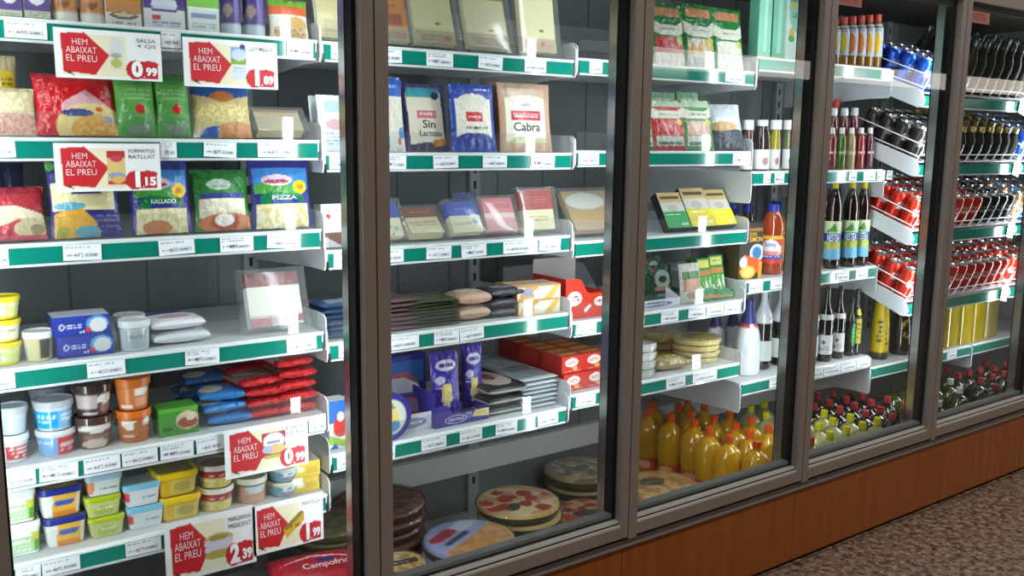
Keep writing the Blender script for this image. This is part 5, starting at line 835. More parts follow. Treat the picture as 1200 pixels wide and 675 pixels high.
pouch(2.1736, 0.285, 1.5812, 0.1409, 0.196, [('bg', '1f7a3c'), ('r', 0.1, 0.8, 0.9, 0.93, 'c88a60'), ('p', [(0, 0.55), (0.0, 0.74), (0.25, 0.66), (0.75, 0.66), (1, 0.76), (1, 0.56), (0.75, 0.48), (0.25, 0.48)], 'dcdcc8'), ('l', 0.2, 0.54, 0.8, 0.62, '9aa890', 1), ('n', 0.08, 0.2, 0.92, 0.46, 'd8a050', 'd8d4c8', 14), ('e', 0.82, 0.42, 0.1, 0.06, 'c8cc58'), ('r', 0.06, 0.0, 0.94, 0.2, 'd4d8d4'), ('l', 0.2, 0.05, 0.8, 0.16, 'b8bcb8', 2)], 'green pouch showing yellow and white filling, top shelf', tilt=10, d=0.02, group='green cured meat pouches on the top shelf', mat='gloss_film')
pouch(2.3049, 0.285, 1.5812, 0.1387, 0.1955, [('bg', '1f7a3c'), ('r', 0.1, 0.8, 0.9, 0.93, 'c88a60'), ('p', [(0, 0.55), (0.0, 0.74), (0.25, 0.66), (0.75, 0.66), (1, 0.76), (1, 0.56), (0.75, 0.48), (0.25, 0.48)], 'dcdcc8'), ('l', 0.2, 0.54, 0.8, 0.62, '9aa890', 1), ('n', 0.08, 0.2, 0.92, 0.46, 'dcdcc8', 'e8e8dc', 14), ('e', 0.82, 0.42, 0.1, 0.06, 'c8cc58'), ('r', 0.06, 0.0, 0.94, 0.2, 'd4d8d4'), ('l', 0.2, 0.05, 0.8, 0.16, 'b8bcb8', 2)], 'green pouch with a white bell picture, rightmost of its row', tilt=10, d=0.02, group='green cured meat pouches on the top shelf', mat='gloss_film')

# ---- third bay, second shelf
pouch(1.9416, 0.285, 1.3292, 0.0889, 0.1435, [('bg', '4a7a4a'), ('r', 0, 0.86, 1, 1, 'b8d0b0'), ('p', [(0, 0.64), (0, 0.86), (0.25, 0.78), (0.75, 0.78), (1, 0.88), (1, 0.68), (0.75, 0.62), (0.25, 0.62)], 'dcdccc'), ('l', 0.2, 0.67, 0.8, 0.74, '8a9a88', 1), ('n', 0.12, 0.3, 0.88, 0.58, 'c8a860', 'd8c090', 12), ('e', 0.82, 0.56, 0.1, 0.06, 'd4cc60'), ('r', 0.1, 0.08, 0.9, 0.28, 'd0ccc0'), ('r', 0.15, 0.1, 0.85, 0.16, '3a6a48')], 'green and beige pouch cut off by the post, second shelf', tilt=12, d=0.02, group='green and white pouches on the second shelf', mat='gloss_film')
pouch(2.0518, 0.285, 1.3292, 0.1467, 0.1546, [('bg', 'b83438'), ('r', 0, 0.86, 1, 1, 'b8d0b0'), ('p', [(0, 0.64), (0, 0.86), (0.25, 0.78), (0.75, 0.78), (1, 0.88), (1, 0.68), (0.75, 0.62), (0.25, 0.62)], 'dcdccc'), ('l', 0.2, 0.67, 0.8, 0.74, '8a9a88', 1), ('n', 0.12, 0.3, 0.88, 0.58, 'c04048', 'd87a74', 12), ('e', 0.82, 0.56, 0.1, 0.06, 'd4cc60'), ('r', 0.1, 0.08, 0.9, 0.28, 'd0ccc0'), ('r', 0.15, 0.1, 0.85, 0.16, '3a6a48')], 'red pouch with a white banner on the second shelf', tilt=12, d=0.02, group='green and white pouches on the second shelf', mat='gloss_film')
pouch(2.1816, 0.285, 1.3292, 0.1358, 0.159, [('bg', '4a8a50'), ('r', 0, 0.86, 1, 1, 'b8d0b0'), ('p', [(0, 0.64), (0, 0.86), (0.25, 0.78), (0.75, 0.78), (1, 0.88), (1, 0.68), (0.75, 0.62), (0.25, 0.62)], 'dcdccc'), ('l', 0.2, 0.67, 0.8, 0.74, '8a9a88', 1), ('n', 0.12, 0.3, 0.88, 0.58, 'd8a898', 'e0c8b8', 12), ('e', 0.82, 0.56, 0.1, 0.06, 'd4cc60'), ('r', 0.1, 0.08, 0.9, 0.28, 'd0ccc0'), ('r', 0.15, 0.1, 0.85, 0.16, '3a6a48')], 'green pouch picturing sliced ham on the second shelf', tilt=12, d=0.02, group='green and white pouches on the second shelf', mat='gloss_film')
pouch(2.077, 0.34, 1.3292, 0.1271, 0.1803, [('bg', '8ab894'), ('r', 0.1, 0.6, 0.9, 0.9, 'd8e0d0'), ('l', 0.2, 0.7, 0.8, 0.8, 'c08870', 1)], 'pale green pouch standing behind the red pouch', tilt=8, d=0.02)
pouch(2.1969, 0.34, 1.3292, 0.099, 0.1849, [('bg', '88b890'), ('r', 0.1, 0.6, 0.9, 0.9, 'dce0d4'), ('l', 0.2, 0.7, 0.8, 0.8, 'c89080', 1)], 'pale green pouch standing behind the ham pouch', tilt=8, d=0.02)
pouch(2.3063, 0.285, 1.3292, 0.1359, 0.1559, [('bg', 'd0d8e0'), ('r', 0, 0.0, 1, 0.4, '3c4450'), ('e', 0.4, 0.46, 0.4, 0.1, 'c8a070'), ('r', 0.2, 0.6, 0.8, 0.66, 'e4e8ec')], 'white and slate pouch slumped at the second shelf end', tilt=22, rz=-18, d=0.045, mat='gloss_film')

# ---- third bay, third shelf
carton(2.1081, 0.285, 1.0742, 0.0966, 0.1268, [('bg', '2c2826'), ('r', 0.02, 0.72, 0.98, 1, 'c8ac74'), ('r', 0.1, 0.82, 0.9, 0.9, '4a4030'), ('r', 0.02, 0.44, 0.98, 0.72, 'cfcac2'), ('e', 0.5, 0.56, 0.22, 0.1, 'b8b4ac'), ('r', 0.0, 0.0, 1, 0.46, '1f9a4c'), ('l', 0.1, 0.34, 0.7, 0.4, 'e8f0e0', 1), ('l', 0.6, 0.06, 0.92, 0.14, 'e8f0d8', 2)], 'slim green ended carton leaning back, third shelf', d=0.03, tilt=33, top='b89a60', side='1e1c1c', group='slim leaning food cartons on the third shelf', rz=-4)
carton(2.2188, 0.285, 1.0742, 0.1048, 0.1405, [('bg', '2c2826'), ('r', 0.02, 0.72, 0.98, 1, 'c8ac74'), ('r', 0.1, 0.82, 0.9, 0.9, '4a4030'), ('r', 0.02, 0.44, 0.98, 0.72, 'cfcac2'), ('e', 0.5, 0.56, 0.22, 0.1, 'b8b4ac'), ('r', 0.0, 0.0, 1, 0.46, 'd8c83c'), ('l', 0.1, 0.34, 0.7, 0.4, 'e8f0e0', 1), ('l', 0.6, 0.06, 0.92, 0.14, 'e8f0d8', 2)], 'slim yellow ended carton between two others', d=0.03, tilt=33, top='b89a60', side='1e1c1c', group='slim leaning food cartons on the third shelf', rz=-4)
carton(2.3259, 0.285, 1.0742, 0.0978, 0.1324, [('bg', '2c2826'), ('r', 0.02, 0.72, 0.98, 1, 'c8ac74'), ('r', 0.1, 0.82, 0.9, 0.9, '4a4030'), ('r', 0.02, 0.44, 0.98, 0.72, 'cfcac2'), ('e', 0.5, 0.56, 0.22, 0.1, 'b8b4ac'), ('r', 0.0, 0.0, 1, 0.46, 'ecd812'), ('l', 0.1, 0.34, 0.7, 0.4, 'e8f0e0', 1), ('l', 0.6, 0.06, 0.92, 0.14, 'e8f0d8', 2)], 'rightmost slim bright yellow ended carton leaning back', d=0.03, tilt=33, top='b89a60', side='1e1c1c', group='slim leaning food cartons on the third shelf', rz=-1)
tray_pack(1.7936, 0.3, 1.0742, 0.2177, 0.1554, [('bg', 'c8a884'), ('e', 0.5, 1.0, 0.5, 0.4, 'c8a050')], [('bg', 'b8a070'), ('e', 0.45, 0.55, 0.42, 0.36, 'dcdcd4')], 'large beige oval labelled ham pack leaning at the left end', tilt=38.0, card_h=0.6, d=0.03, group=None)

# ---- third bay, fourth shelf
display_tray(2.0119, 0.285, 0.8422, 0.2134, 0.0266, 'white display tray holding dark green packs', d=0.14, lip='dcdce4', letter='5a62a0')
pouch(2.0948, 0.35, 0.8462, 0.1245, 0.1168, [('bg', '1c4a34'), ('e', 0.6, 0.6, 0.3, 0.26, 'b4c4c0'), ('e', 0.6, 0.6, 0.16, 0.1, '2c3c3c'), ('r', 0.3, 0.28, 0.9, 0.4, 'b8906c'), ('e', 0.3, 0.86, 0.07, 0.05, 'b05a3c'), ('l', 0.4, 0.1, 0.8, 0.2, 'c8d0cc', 1)], 'front dark green pouch in the white display tray', tilt=10, d=0.022, mat='gloss_film', group='dark green pouches in the display tray')
pouch(1.9854, 0.35, 0.8462, 0.0701, 0.1191, [('bg', '1c4a34'), ('e', 0.6, 0.6, 0.3, 0.26, 'b4c4c0'), ('e', 0.6, 0.6, 0.16, 0.1, '2c3c3c'), ('r', 0.3, 0.28, 0.9, 0.4, 'b8906c'), ('e', 0.3, 0.86, 0.07, 0.05, 'b05a3c'), ('l', 0.4, 0.1, 0.8, 0.2, 'c8d0cc', 1)], 'left dark green pouch in the white display tray', tilt=10, d=0.02, mat='gloss_film', group='dark green pouches in the display tray')
pouch(2.0991, 0.39, 0.8462, 0.103, 0.1454, [('bg', '1c4a34'), ('e', 0.6, 0.6, 0.3, 0.26, 'b4c4c0'), ('e', 0.6, 0.6, 0.16, 0.1, '2c3c3c'), ('r', 0.3, 0.28, 0.9, 0.4, 'b8906c'), ('e', 0.3, 0.86, 0.07, 0.05, 'b05a3c'), ('l', 0.4, 0.1, 0.8, 0.2, 'c8d0cc', 1)], 'rear dark green pouch leaning behind the front one', tilt=8, d=0.02, mat='gloss_film', group='dark green pouches in the display tray')
pouch(2.1699, 0.285, 0.8422, 0.0964, 0.1288, [('bg', 'c4c4bc'), ('r', 0.1, 0.3, 0.9, 0.6, 'b88870'), ('r', 0.1, 0.6, 0.9, 0.8, '4a7a4a'), ('e', 0.5, 0.2, 0.3, 0.1, '8a6a50')], 'clear pouch with brown filling beside the display tray', tilt=8, d=0.03, mat='gloss_film')
wedge_tray(2.2517, 0.285, 0.8422, 0.0876, 0.0439, 'left green tray of wedge packs lettered in orange', d=0.14, group='green trays lettered in orange on the fourth shelf')
carton(2.2748, 0.312, 0.8482, 0.0609, 0.1268, [('bg', '3f8f3c'), ('r', 0.1, 0.76, 0.9, 0.95, 'd8d878'), ('l', 0.2, 0.82, 0.8, 0.9, '8a8a40', 1), ('r', 0.05, 0.55, 0.95, 0.68, 'c87a48'), ('n', 0.05, 0.1, 0.95, 0.5, '4c9a3c', 'd8e0c8', 9), ('r', 0.1, 0.76, 0.9, 0.95, 'e0d868')], 'wedge pack with a yellow top standing in the left green tray', d=0.02, tilt=12.0, side='3a8a38', name='wedge_pack', group='wedge packs standing in the green trays')
wedge_tray(2.3272, 0.285, 0.8422, 0.0952, 0.0353, 'right green tray of wedge packs lettered in orange', d=0.14, group='green trays lettered in orange on the fourth shelf')
carton(2.3353, 0.312, 0.8482, 0.0668, 0.1344, [('bg', '3f8f3c'), ('r', 0.1, 0.76, 0.9, 0.95, 'd8d878'), ('l', 0.2, 0.82, 0.8, 0.9, '8a8a40', 1), ('r', 0.05, 0.55, 0.95, 0.68, 'c87a48'), ('n', 0.05, 0.1, 0.95, 0.5, '4c9a3c', 'd8e0c8', 9)], 'bright green wedge pack standing in the right green tray', d=0.02, tilt=12.0, side='3a8a38', name='wedge_pack', group='wedge packs standing in the green trays')
carton(2.3362, 0.4, 0.8422, 0.0776, 0.1199, [('bg', '3f8f3c'), ('r', 0.1, 0.76, 0.9, 0.95, 'd8d878'), ('l', 0.2, 0.82, 0.8, 0.9, '8a8a40', 1), ('r', 0.05, 0.55, 0.95, 0.68, 'c87a48'), ('n', 0.05, 0.1, 0.95, 0.5, '4c9a3c', 'd8e0c8', 9)], 'green wedge pack behind the right green tray', d=0.02, tilt=8, side='3a8a38', name='wedge_pack')
red_display(1.732, 0.285, 0.8422, 0.1639, 0.1189, 'red display box of small round cheeses with a white badge', d=0.16)
display_tray(1.805, 0.5, 0.8422, 0.2851, 0.0525, 'white carton tray at the back of the fourth shelf', d=0.12, lip='c8c8cc', letter='b0b0b8')

# ---- third bay, fifth shelf
carton(1.6907, 0.285, 0.6262, 0.0836, 0.0515, [('bg', 'c42a20'), ('e', 0.45, 0.6, 0.3, 0.26, 'ecdcd4'), ('l', 0.25, 0.5, 0.65, 0.7, 'c42a20', 2), ('e', 0.6, 0.22, 0.12, 0.1, 'e0b060'), ('l', 0.1, 0.06, 0.9, 0.16, 'e8a890', 1)], 'lower red snack box in the left front pile beside the divider', d=0.11, top=[('bg', 'b83028'), ('r', 0.1, 0.55, 0.9, 0.85, 'b8a048'), ('r', 0.1, 0.15, 0.9, 0.35, 'd8a838')], side='b02820', group='red snack boxes on the fifth shelf', name='snack_box')
carton(1.6907, 0.295, 0.6782, 0.0836, 0.0515, [('bg', 'c42a20'), ('e', 0.45, 0.6, 0.3, 0.26, 'ecdcd4'), ('l', 0.25, 0.5, 0.65, 0.7, 'c42a20', 2), ('e', 0.6, 0.22, 0.12, 0.1, 'e0b060'), ('l', 0.1, 0.06, 0.9, 0.16, 'e8a890', 1)], 'upper red snack box in the left front pile beside the divider', d=0.11, top=[('bg', 'b83028'), ('r', 0.1, 0.55, 0.9, 0.85, 'b8a048'), ('r', 0.1, 0.15, 0.9, 0.35, 'd8a838')], side='b02820', group='red snack boxes on the fifth shelf', name='snack_box')
carton(1.7765, 0.285, 0.6262, 0.0868, 0.0515, [('bg', 'c42a20'), ('e', 0.45, 0.6, 0.3, 0.26, 'ecdcd4'), ('l', 0.25, 0.5, 0.65, 0.7, 'c42a20', 2), ('e', 0.6, 0.22, 0.12, 0.1, 'e0b060'), ('l', 0.1, 0.06, 0.9, 0.16, 'e8a890', 1)], 'lower red snack box in the right front pile beside the divider', d=0.11, top=[('bg', 'b83028'), ('r', 0.1, 0.55, 0.9, 0.85, 'b8a048'), ('r', 0.1, 0.15, 0.9, 0.35, 'd8a838')], side='b02820', group='red snack boxes on the fifth shelf', name='snack_box')
carton(1.7765, 0.295, 0.6782, 0.0868, 0.0515, [('bg', 'c42a20'), ('e', 0.45, 0.6, 0.3, 0.26, 'ecdcd4'), ('l', 0.25, 0.5, 0.65, 0.7, 'c42a20', 2), ('e', 0.6, 0.22, 0.12, 0.1, 'e0b060'), ('l', 0.1, 0.06, 0.9, 0.16, 'e8a890', 1)], 'upper red snack box in the right front pile beside the divider', d=0.11, top=[('bg', 'b83028'), ('r', 0.1, 0.55, 0.9, 0.85, 'b8a048'), ('r', 0.1, 0.15, 0.9, 0.35, 'd8a838')], side='b02820', group='red snack boxes on the fifth shelf', name='snack_box')
carton(1.6907, 0.4, 0.6262, 0.0836, 0.0515, [('bg', 'c42a20'), ('e', 0.45, 0.6, 0.3, 0.26, 'ecdcd4'), ('l', 0.25, 0.5, 0.65, 0.7, 'c42a20', 2), ('e', 0.6, 0.22, 0.12, 0.1, 'e0b060'), ('l', 0.1, 0.06, 0.9, 0.16, 'e8a890', 1)], 'lower red snack box in the middle pile behind the front row', d=0.11, top=[('bg', 'b83028'), ('r', 0.1, 0.55, 0.9, 0.85, 'b8a048'), ('r', 0.1, 0.15, 0.9, 0.35, 'd8a838')], side='b02820', group='red snack boxes on the fifth shelf', name='snack_box')
carton(1.6907, 0.4, 0.6782, 0.0836, 0.0515, [('bg', 'c42a20'), ('e', 0.45, 0.6, 0.3, 0.26, 'ecdcd4'), ('l', 0.25, 0.5, 0.65, 0.7, 'c42a20', 2), ('e', 0.6, 0.22, 0.12, 0.1, 'e0b060'), ('l', 0.1, 0.06, 0.9, 0.16, 'e8a890', 1)], 'upper red snack box in the middle pile behind the front row', d=0.11, top=[('bg', 'b83028'), ('r', 0.1, 0.55, 0.9, 0.85, 'b8a048'), ('r', 0.1, 0.15, 0.9, 0.35, 'd8a838')], side='b02820', group='red snack boxes on the fifth shelf', name='snack_box')
carton(1.6907, 0.515, 0.6262, 0.0836, 0.0515, [('bg', 'c42a20'), ('e', 0.45, 0.6, 0.3, 0.26, 'ecdcd4'), ('l', 0.25, 0.5, 0.65, 0.7, 'c42a20', 2), ('e', 0.6, 0.22, 0.12, 0.1, 'e0b060'), ('l', 0.1, 0.06, 0.9, 0.16, 'e8a890', 1)], 'lower red snack box in the rearmost pile behind the front row', d=0.11, top=[('bg', 'b83028'), ('r', 0.1, 0.55, 0.9, 0.85, 'b8a048'), ('r', 0.1, 0.15, 0.9, 0.35, 'd8a838')], side='b02820', group='red snack boxes on the fifth shelf', name='snack_box')
carton(1.6907, 0.515, 0.6782, 0.0836, 0.0515, [('bg', 'c42a20'), ('e', 0.45, 0.6, 0.3, 0.26, 'ecdcd4'), ('l', 0.25, 0.5, 0.65, 0.7, 'c42a20', 2), ('e', 0.6, 0.22, 0.12, 0.1, 'e0b060'), ('l', 0.1, 0.06, 0.9, 0.16, 'e8a890', 1)], 'upper red snack box in the rearmost pile behind the front row', d=0.11, top=[('bg', 'b83028'), ('r', 0.1, 0.55, 0.9, 0.85, 'b8a048'), ('r', 0.1, 0.15, 0.9, 0.35, 'd8a838')], side='b02820', group='red snack boxes on the fifth shelf', name='snack_box')
carton(1.7757, 0.4, 0.6262, 0.0836, 0.0515, [('bg', 'c42a20'), ('e', 0.45, 0.6, 0.3, 0.26, 'ecdcd4'), ('l', 0.25, 0.5, 0.65, 0.7, 'c42a20', 2), ('e', 0.6, 0.22, 0.12, 0.1, 'e0b060'), ('l', 0.1, 0.06, 0.9, 0.16, 'e8a890', 1)], 'lower red snack box in the right hand rear pile behind the front row', d=0.11, top=[('bg', 'b83028'), ('r', 0.1, 0.55, 0.9, 0.85, 'b8a048'), ('r', 0.1, 0.15, 0.9, 0.35, 'd8a838')], side='b02820', group='red snack boxes on the fifth shelf', name='snack_box')
carton(1.7757, 0.4, 0.6782, 0.0836, 0.0515, [('bg', 'c42a20'), ('e', 0.45, 0.6, 0.3, 0.26, 'ecdcd4'), ('l', 0.25, 0.5, 0.65, 0.7, 'c42a20', 2), ('e', 0.6, 0.22, 0.12, 0.1, 'e0b060'), ('l', 0.1, 0.06, 0.9, 0.16, 'e8a890', 1)], 'upper red snack box in the right hand rear pile behind the front row', d=0.11, top=[('bg', 'b83028'), ('r', 0.1, 0.55, 0.9, 0.85, 'b8a048'), ('r', 0.1, 0.15, 0.9, 0.35, 'd8a838')], side='b02820', group='red snack boxes on the fifth shelf', name='snack_box')
leaf_pack(1.9704, 0.285, 0.6262, 0.1596, 0.0272, 'bottom white leaf shaped pack of the stack by the post', group='white leaf shaped packs', rz=0.0)
leaf_pack(1.9764, 0.285, 0.6538, 0.1596, 0.0272, 'white leaf shaped pack of the stack by the post, second from bottom', group='white leaf shaped packs', rz=3.0)
leaf_pack(1.9704, 0.285, 0.6814, 0.1596, 0.0272, 'white leaf shaped pack of the stack by the post, third from bottom', group='white leaf shaped packs', rz=-3.0)
leaf_pack(1.9764, 0.285, 0.709, 0.1596, 0.0272, 'topmost white leaf shaped pack of the stack by the post', group='white leaf shaped packs', rz=2.0)
round_pack(2.2914, 0.37, 0.6262, 0.1558, 0.02, [('bg', 'd8c078'), ('m', 0.1, 0.1, 0.9, 0.9, 'c49a48', 30, 4, 0.05), ('m', 0.1, 0.1, 0.9, 0.9, 'e4d498', 30, 5, 0.05)], 'd8c48c', 'bottom round yellow omelette in the front pile beside the leaf packs', name='omelette', cat='omelette', group='round yellow omelettes, front pile')
round_pack(2.2954, 0.37, 0.6468, 0.1608, 0.02, [('bg', 'd8c078'), ('m', 0.1, 0.1, 0.9, 0.9, 'c49a48', 30, 4, 0.05), ('m', 0.1, 0.1, 0.9, 0.9, 'e4d498', 30, 5, 0.05)], 'd8c48c', 'round yellow omelette in the front pile beside the leaf packs, second from bottom', name='omelette', cat='omelette', group='round yellow omelettes, front pile')
round_pack(2.2894, 0.37, 0.6674, 0.1642, 0.02, [('bg', 'd8c078'), ('m', 0.1, 0.1, 0.9, 0.9, 'c49a48', 30, 4, 0.05), ('m', 0.1, 0.1, 0.9, 0.9, 'e4d498', 30, 5, 0.05)], 'd8c48c', 'round yellow omelette in the front pile beside the leaf packs, third from bottom', name='omelette', cat='omelette', group='round yellow omelettes, front pile')
round_pack(2.2944, 0.37, 0.688, 0.1693, 0.02, [('bg', 'd8c078'), ('m', 0.1, 0.1, 0.9, 0.9, 'c49a48', 30, 4, 0.05), ('m', 0.1, 0.1, 0.9, 0.9, 'e4d498', 30, 5, 0.05), ('e', 0.5, 0.55, 0.3, 0.22, '8a8a88'), ('e', 0.6, 0.4, 0.3, 0.16, 'd8c038')], 'd8c48c', 'topmost round yellow omelette in the front pile beside the leaf packs', name='omelette', cat='omelette', group='round yellow omelettes, front pile')
round_pack(2.2526, 0.5, 0.6262, 0.1594, 0.0259, [('bg', 'd8c078'), ('m', 0.1, 0.1, 0.9, 0.9, 'c49a48', 30, 4, 0.05), ('m', 0.1, 0.1, 0.9, 0.9, 'e4d498', 30, 5, 0.05)], 'c8b070', 'bottom round yellow omelette in the rear pile', name='omelette', cat='omelette', group='round yellow omelettes, rear pile')
round_pack(2.2526, 0.5, 0.6527, 0.1594, 0.0259, [('bg', 'd8c078'), ('m', 0.1, 0.1, 0.9, 0.9, 'c49a48', 30, 4, 0.05), ('m', 0.1, 0.1, 0.9, 0.9, 'e4d498', 30, 5, 0.05)], 'c8b070', 'round yellow omelette in the rear pile, second from bottom', name='omelette', cat='omelette', group='round yellow omelettes, rear pile')
round_pack(2.2526, 0.5, 0.6792, 0.1594, 0.0259, [('bg', 'd8c078'), ('m', 0.1, 0.1, 0.9, 0.9, 'c49a48', 30, 4, 0.05), ('m', 0.1, 0.1, 0.9, 0.9, 'e4d498', 30, 5, 0.05)], 'c8b070', 'topmost round yellow omelette in the rear pile', name='omelette', cat='omelette', group='round yellow omelettes, rear pile')
flat_pack(2.1059, 0.29, 0.6262, 0.1365, 0.09, 0.0441, [('bg', 'b8a070'), ('e', 0.5, 0.5, 0.3, 0.3, 'c8b438'), ('n', 0, 0, 1, 0.4, 'd8c898', 'a88c60', 14)], 'crumpled bag of golden food in front of the omelettes', mat='gloss_film', edge='b89a68', name='food_bag', rz=-8.0)

# ---- fourth bay, top shelf
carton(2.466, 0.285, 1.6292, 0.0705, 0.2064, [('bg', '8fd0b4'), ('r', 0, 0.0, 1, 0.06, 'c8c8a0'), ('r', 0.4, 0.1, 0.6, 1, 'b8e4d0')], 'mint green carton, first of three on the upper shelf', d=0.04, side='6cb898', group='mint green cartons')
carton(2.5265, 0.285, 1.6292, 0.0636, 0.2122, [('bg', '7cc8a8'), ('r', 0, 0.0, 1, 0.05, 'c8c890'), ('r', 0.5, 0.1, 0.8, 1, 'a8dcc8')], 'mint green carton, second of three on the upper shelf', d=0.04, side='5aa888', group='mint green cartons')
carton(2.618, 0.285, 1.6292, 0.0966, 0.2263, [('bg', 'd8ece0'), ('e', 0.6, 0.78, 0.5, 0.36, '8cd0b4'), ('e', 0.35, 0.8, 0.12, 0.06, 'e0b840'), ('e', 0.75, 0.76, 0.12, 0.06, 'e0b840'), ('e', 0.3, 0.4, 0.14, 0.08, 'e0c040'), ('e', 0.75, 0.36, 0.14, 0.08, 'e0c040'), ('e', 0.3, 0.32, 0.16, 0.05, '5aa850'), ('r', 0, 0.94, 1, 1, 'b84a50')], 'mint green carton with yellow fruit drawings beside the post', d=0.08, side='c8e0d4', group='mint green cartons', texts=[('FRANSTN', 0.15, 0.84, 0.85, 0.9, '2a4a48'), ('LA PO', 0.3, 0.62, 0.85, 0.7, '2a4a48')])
bottle(2.8503, 0.3, 1.6292, 0.0463, 0.1625, 'juice', 'b07a38', 'c04038', 'juice bottle with a yellow fruit label beside the post', band=(0.22, 0.82), band_art=[('bg', 'b8bcc4'), ('e', 0.44, 0.4, 0.13, 0.34, 'c8b828'), ('e', 0.46, 0.36, 0.08, 0.22, 'c8b828'), ('l', 0.4, 0.75, 0.56, 0.95, '5a6068', 2)], rz=-38.0, group='juice bottles with grey labels')
bottle(2.9012, 0.3, 1.6292, 0.0463, 0.1695, 'juice', 'b07a38', 'c04038', 'juice bottle with a green pear label', band=(0.22, 0.82), band_art=[('bg', 'b8bcc4'), ('e', 0.44, 0.4, 0.13, 0.34, 'c8b828'), ('e', 0.46, 0.36, 0.08, 0.22, 'c8b828'), ('l', 0.4, 0.75, 0.56, 0.95, '5a6068', 2)], rz=-38.0, group='juice bottles with grey labels')
bottle(2.952, 0.3, 1.6292, 0.0463, 0.176, 'juice', 'b07a38', 'c04038', 'juice bottle with a deep orange label, third from the left', band=(0.22, 0.82), band_art=[('bg', 'b8bcc4'), ('e', 0.44, 0.4, 0.13, 0.34, 'd07828'), ('e', 0.46, 0.36, 0.08, 0.22, 'd07828'), ('l', 0.4, 0.75, 0.56, 0.95, '5a6068', 2)], rz=-38.0, group='juice bottles with grey labels')
bottle(3.0029, 0.3, 1.6292, 0.0463, 0.1831, 'juice', 'b07a38', 'c04038', 'juice bottle with an orange peach label, fourth from the left', band=(0.22, 0.82), band_art=[('bg', 'b8bcc4'), ('e', 0.44, 0.4, 0.13, 0.34, 'd87a28'), ('e', 0.46, 0.36, 0.08, 0.22, 'd87a28'), ('l', 0.4, 0.75, 0.56, 0.95, '5a6068', 2)], rz=-38.0, group='juice bottles with grey labels')
bottle(3.0537, 0.3, 1.6292, 0.0463, 0.19, 'juice', 'b07a38', 'c04038', 'juice bottle with an amber fruit label, fifth from the left', band=(0.22, 0.82), band_art=[('bg', 'b8bcc4'), ('e', 0.44, 0.4, 0.13, 0.34, 'e09a28'), ('e', 0.46, 0.36, 0.08, 0.22, 'e09a28'), ('l', 0.4, 0.75, 0.56, 0.95, '5a6068', 2)], rz=-38.0, group='juice bottles with grey labels')
bottle(3.1045, 0.3, 1.6292, 0.0463, 0.1963, 'juice', 'b07a38', 'c04038', 'juice bottle with a bright yellow label, rightmost', band=(0.22, 0.82), band_art=[('bg', 'b8bcc4'), ('e', 0.44, 0.4, 0.13, 0.34, 'ecb818'), ('e', 0.46, 0.36, 0.08, 0.22, 'ecb818'), ('l', 0.4, 0.75, 0.56, 0.95, '5a6068', 2)], rz=-38.0, group='juice bottles with grey labels')

# ---- fourth bay, second shelf
bottle(2.431, 0.31, 1.2642, 0.0415, 0.1667, 'jar', '6a4a3a', 'e8e8e8', 'white capped bottle with a white wrap, first from the left', band=(0.03, 0.42), band_art=[('bg', 'e8e8e6'), ('e', 0.45, 0.4, 0.06, 0.2, 'c08a8a')], group='white capped bottles on the second shelf', capr=0.02)
bottle(2.5047, 0.31, 1.2642, 0.0586, 0.1683, 'jar', '4a3838', 'e8e8e8', 'white capped bottle with a white wrap, second from the left', band=(0.03, 0.42), band_art=[('bg', 'e8e8e6'), ('e', 0.45, 0.4, 0.06, 0.2, 'c08a8a')], group='white capped bottles on the second shelf', capr=0.02)
bottle(2.576, 0.31, 1.2642, 0.0366, 0.1698, 'jar', 'c8b838', 'e8e8e8', 'white capped bottle with a white wrap, third from the left', band=(0.03, 0.42), band_art=[('bg', 'e8e8e6'), ('e', 0.45, 0.4, 0.06, 0.2, 'c08a8a')], group='white capped bottles on the second shelf', capr=0.02)
bottle(2.647, 0.31, 1.2642, 0.0341, 0.1713, 'jar', '8a8a60', 'e8e8e8', 'white capped bottle with a white wrap, fourth from the left', band=(0.03, 0.42), band_art=[('bg', 'e8e8e6'), ('e', 0.45, 0.4, 0.06, 0.2, 'c08a8a')], group='white capped bottles on the second shelf', capr=0.02)
bottle(2.8773, 0.3, 1.2642, 0.0343, 0.1491, 'juice', '8c2c34', 'd8d4d0', 'dark red juice bottle, leftmost of the wrapped pack', group='wrapped smoothie bottles', band=(0.35, 0.45), band_art=[('bg', '8c2c34'), ('l', 0.3, 0.1, 0.7, 0.9, 'd8d0c8', 1)])
bottle(2.9352, 0.3, 1.2642, 0.0343, 0.1501, 'juice', '5c7a30', 'd8d4d0', 'green juice bottle beside the dark red one', group='wrapped smoothie bottles', band=(0.35, 0.45), band_art=[('bg', '5c7a30'), ('l', 0.3, 0.1, 0.7, 0.9, 'd8d0c8', 1)])
bottle(2.9932, 0.3, 1.2642, 0.0343, 0.151, 'juice', 'c0a878', 'd8d4d0', 'beige juice bottle in the middle of the wrapped pack', group='wrapped smoothie bottles', band=(0.35, 0.45), band_art=[('bg', 'c0a878'), ('l', 0.3, 0.1, 0.7, 0.9, 'd8d0c8', 1)])
bottle(3.0511, 0.3, 1.2642, 0.0343, 0.152, 'juice', 'a83432', 'd8d4d0', 'bright red juice bottle beside the beige one', group='wrapped smoothie bottles', band=(0.35, 0.45), band_art=[('bg', 'a83432'), ('l', 0.3, 0.1, 0.7, 0.9, 'd8d0c8', 1)])
bottle(3.109, 0.3, 1.2642, 0.0343, 0.153, 'juice', '6a3040', 'd8d4d0', 'plum juice bottle at the right of the wrapped pack', group='wrapped smoothie bottles', band=(0.35, 0.45), band_art=[('bg', '6a3040'), ('l', 0.3, 0.1, 0.7, 0.9, 'd8d0c8', 1)])
bottle(2.9781, 0.37, 1.2642, 0.0416, 0.2222, 'jug', '7a3434', 'd8d8d8', 'white capped red bottle in the rear row, first from the left', group='rear white capped bottles', capr=0.0135)
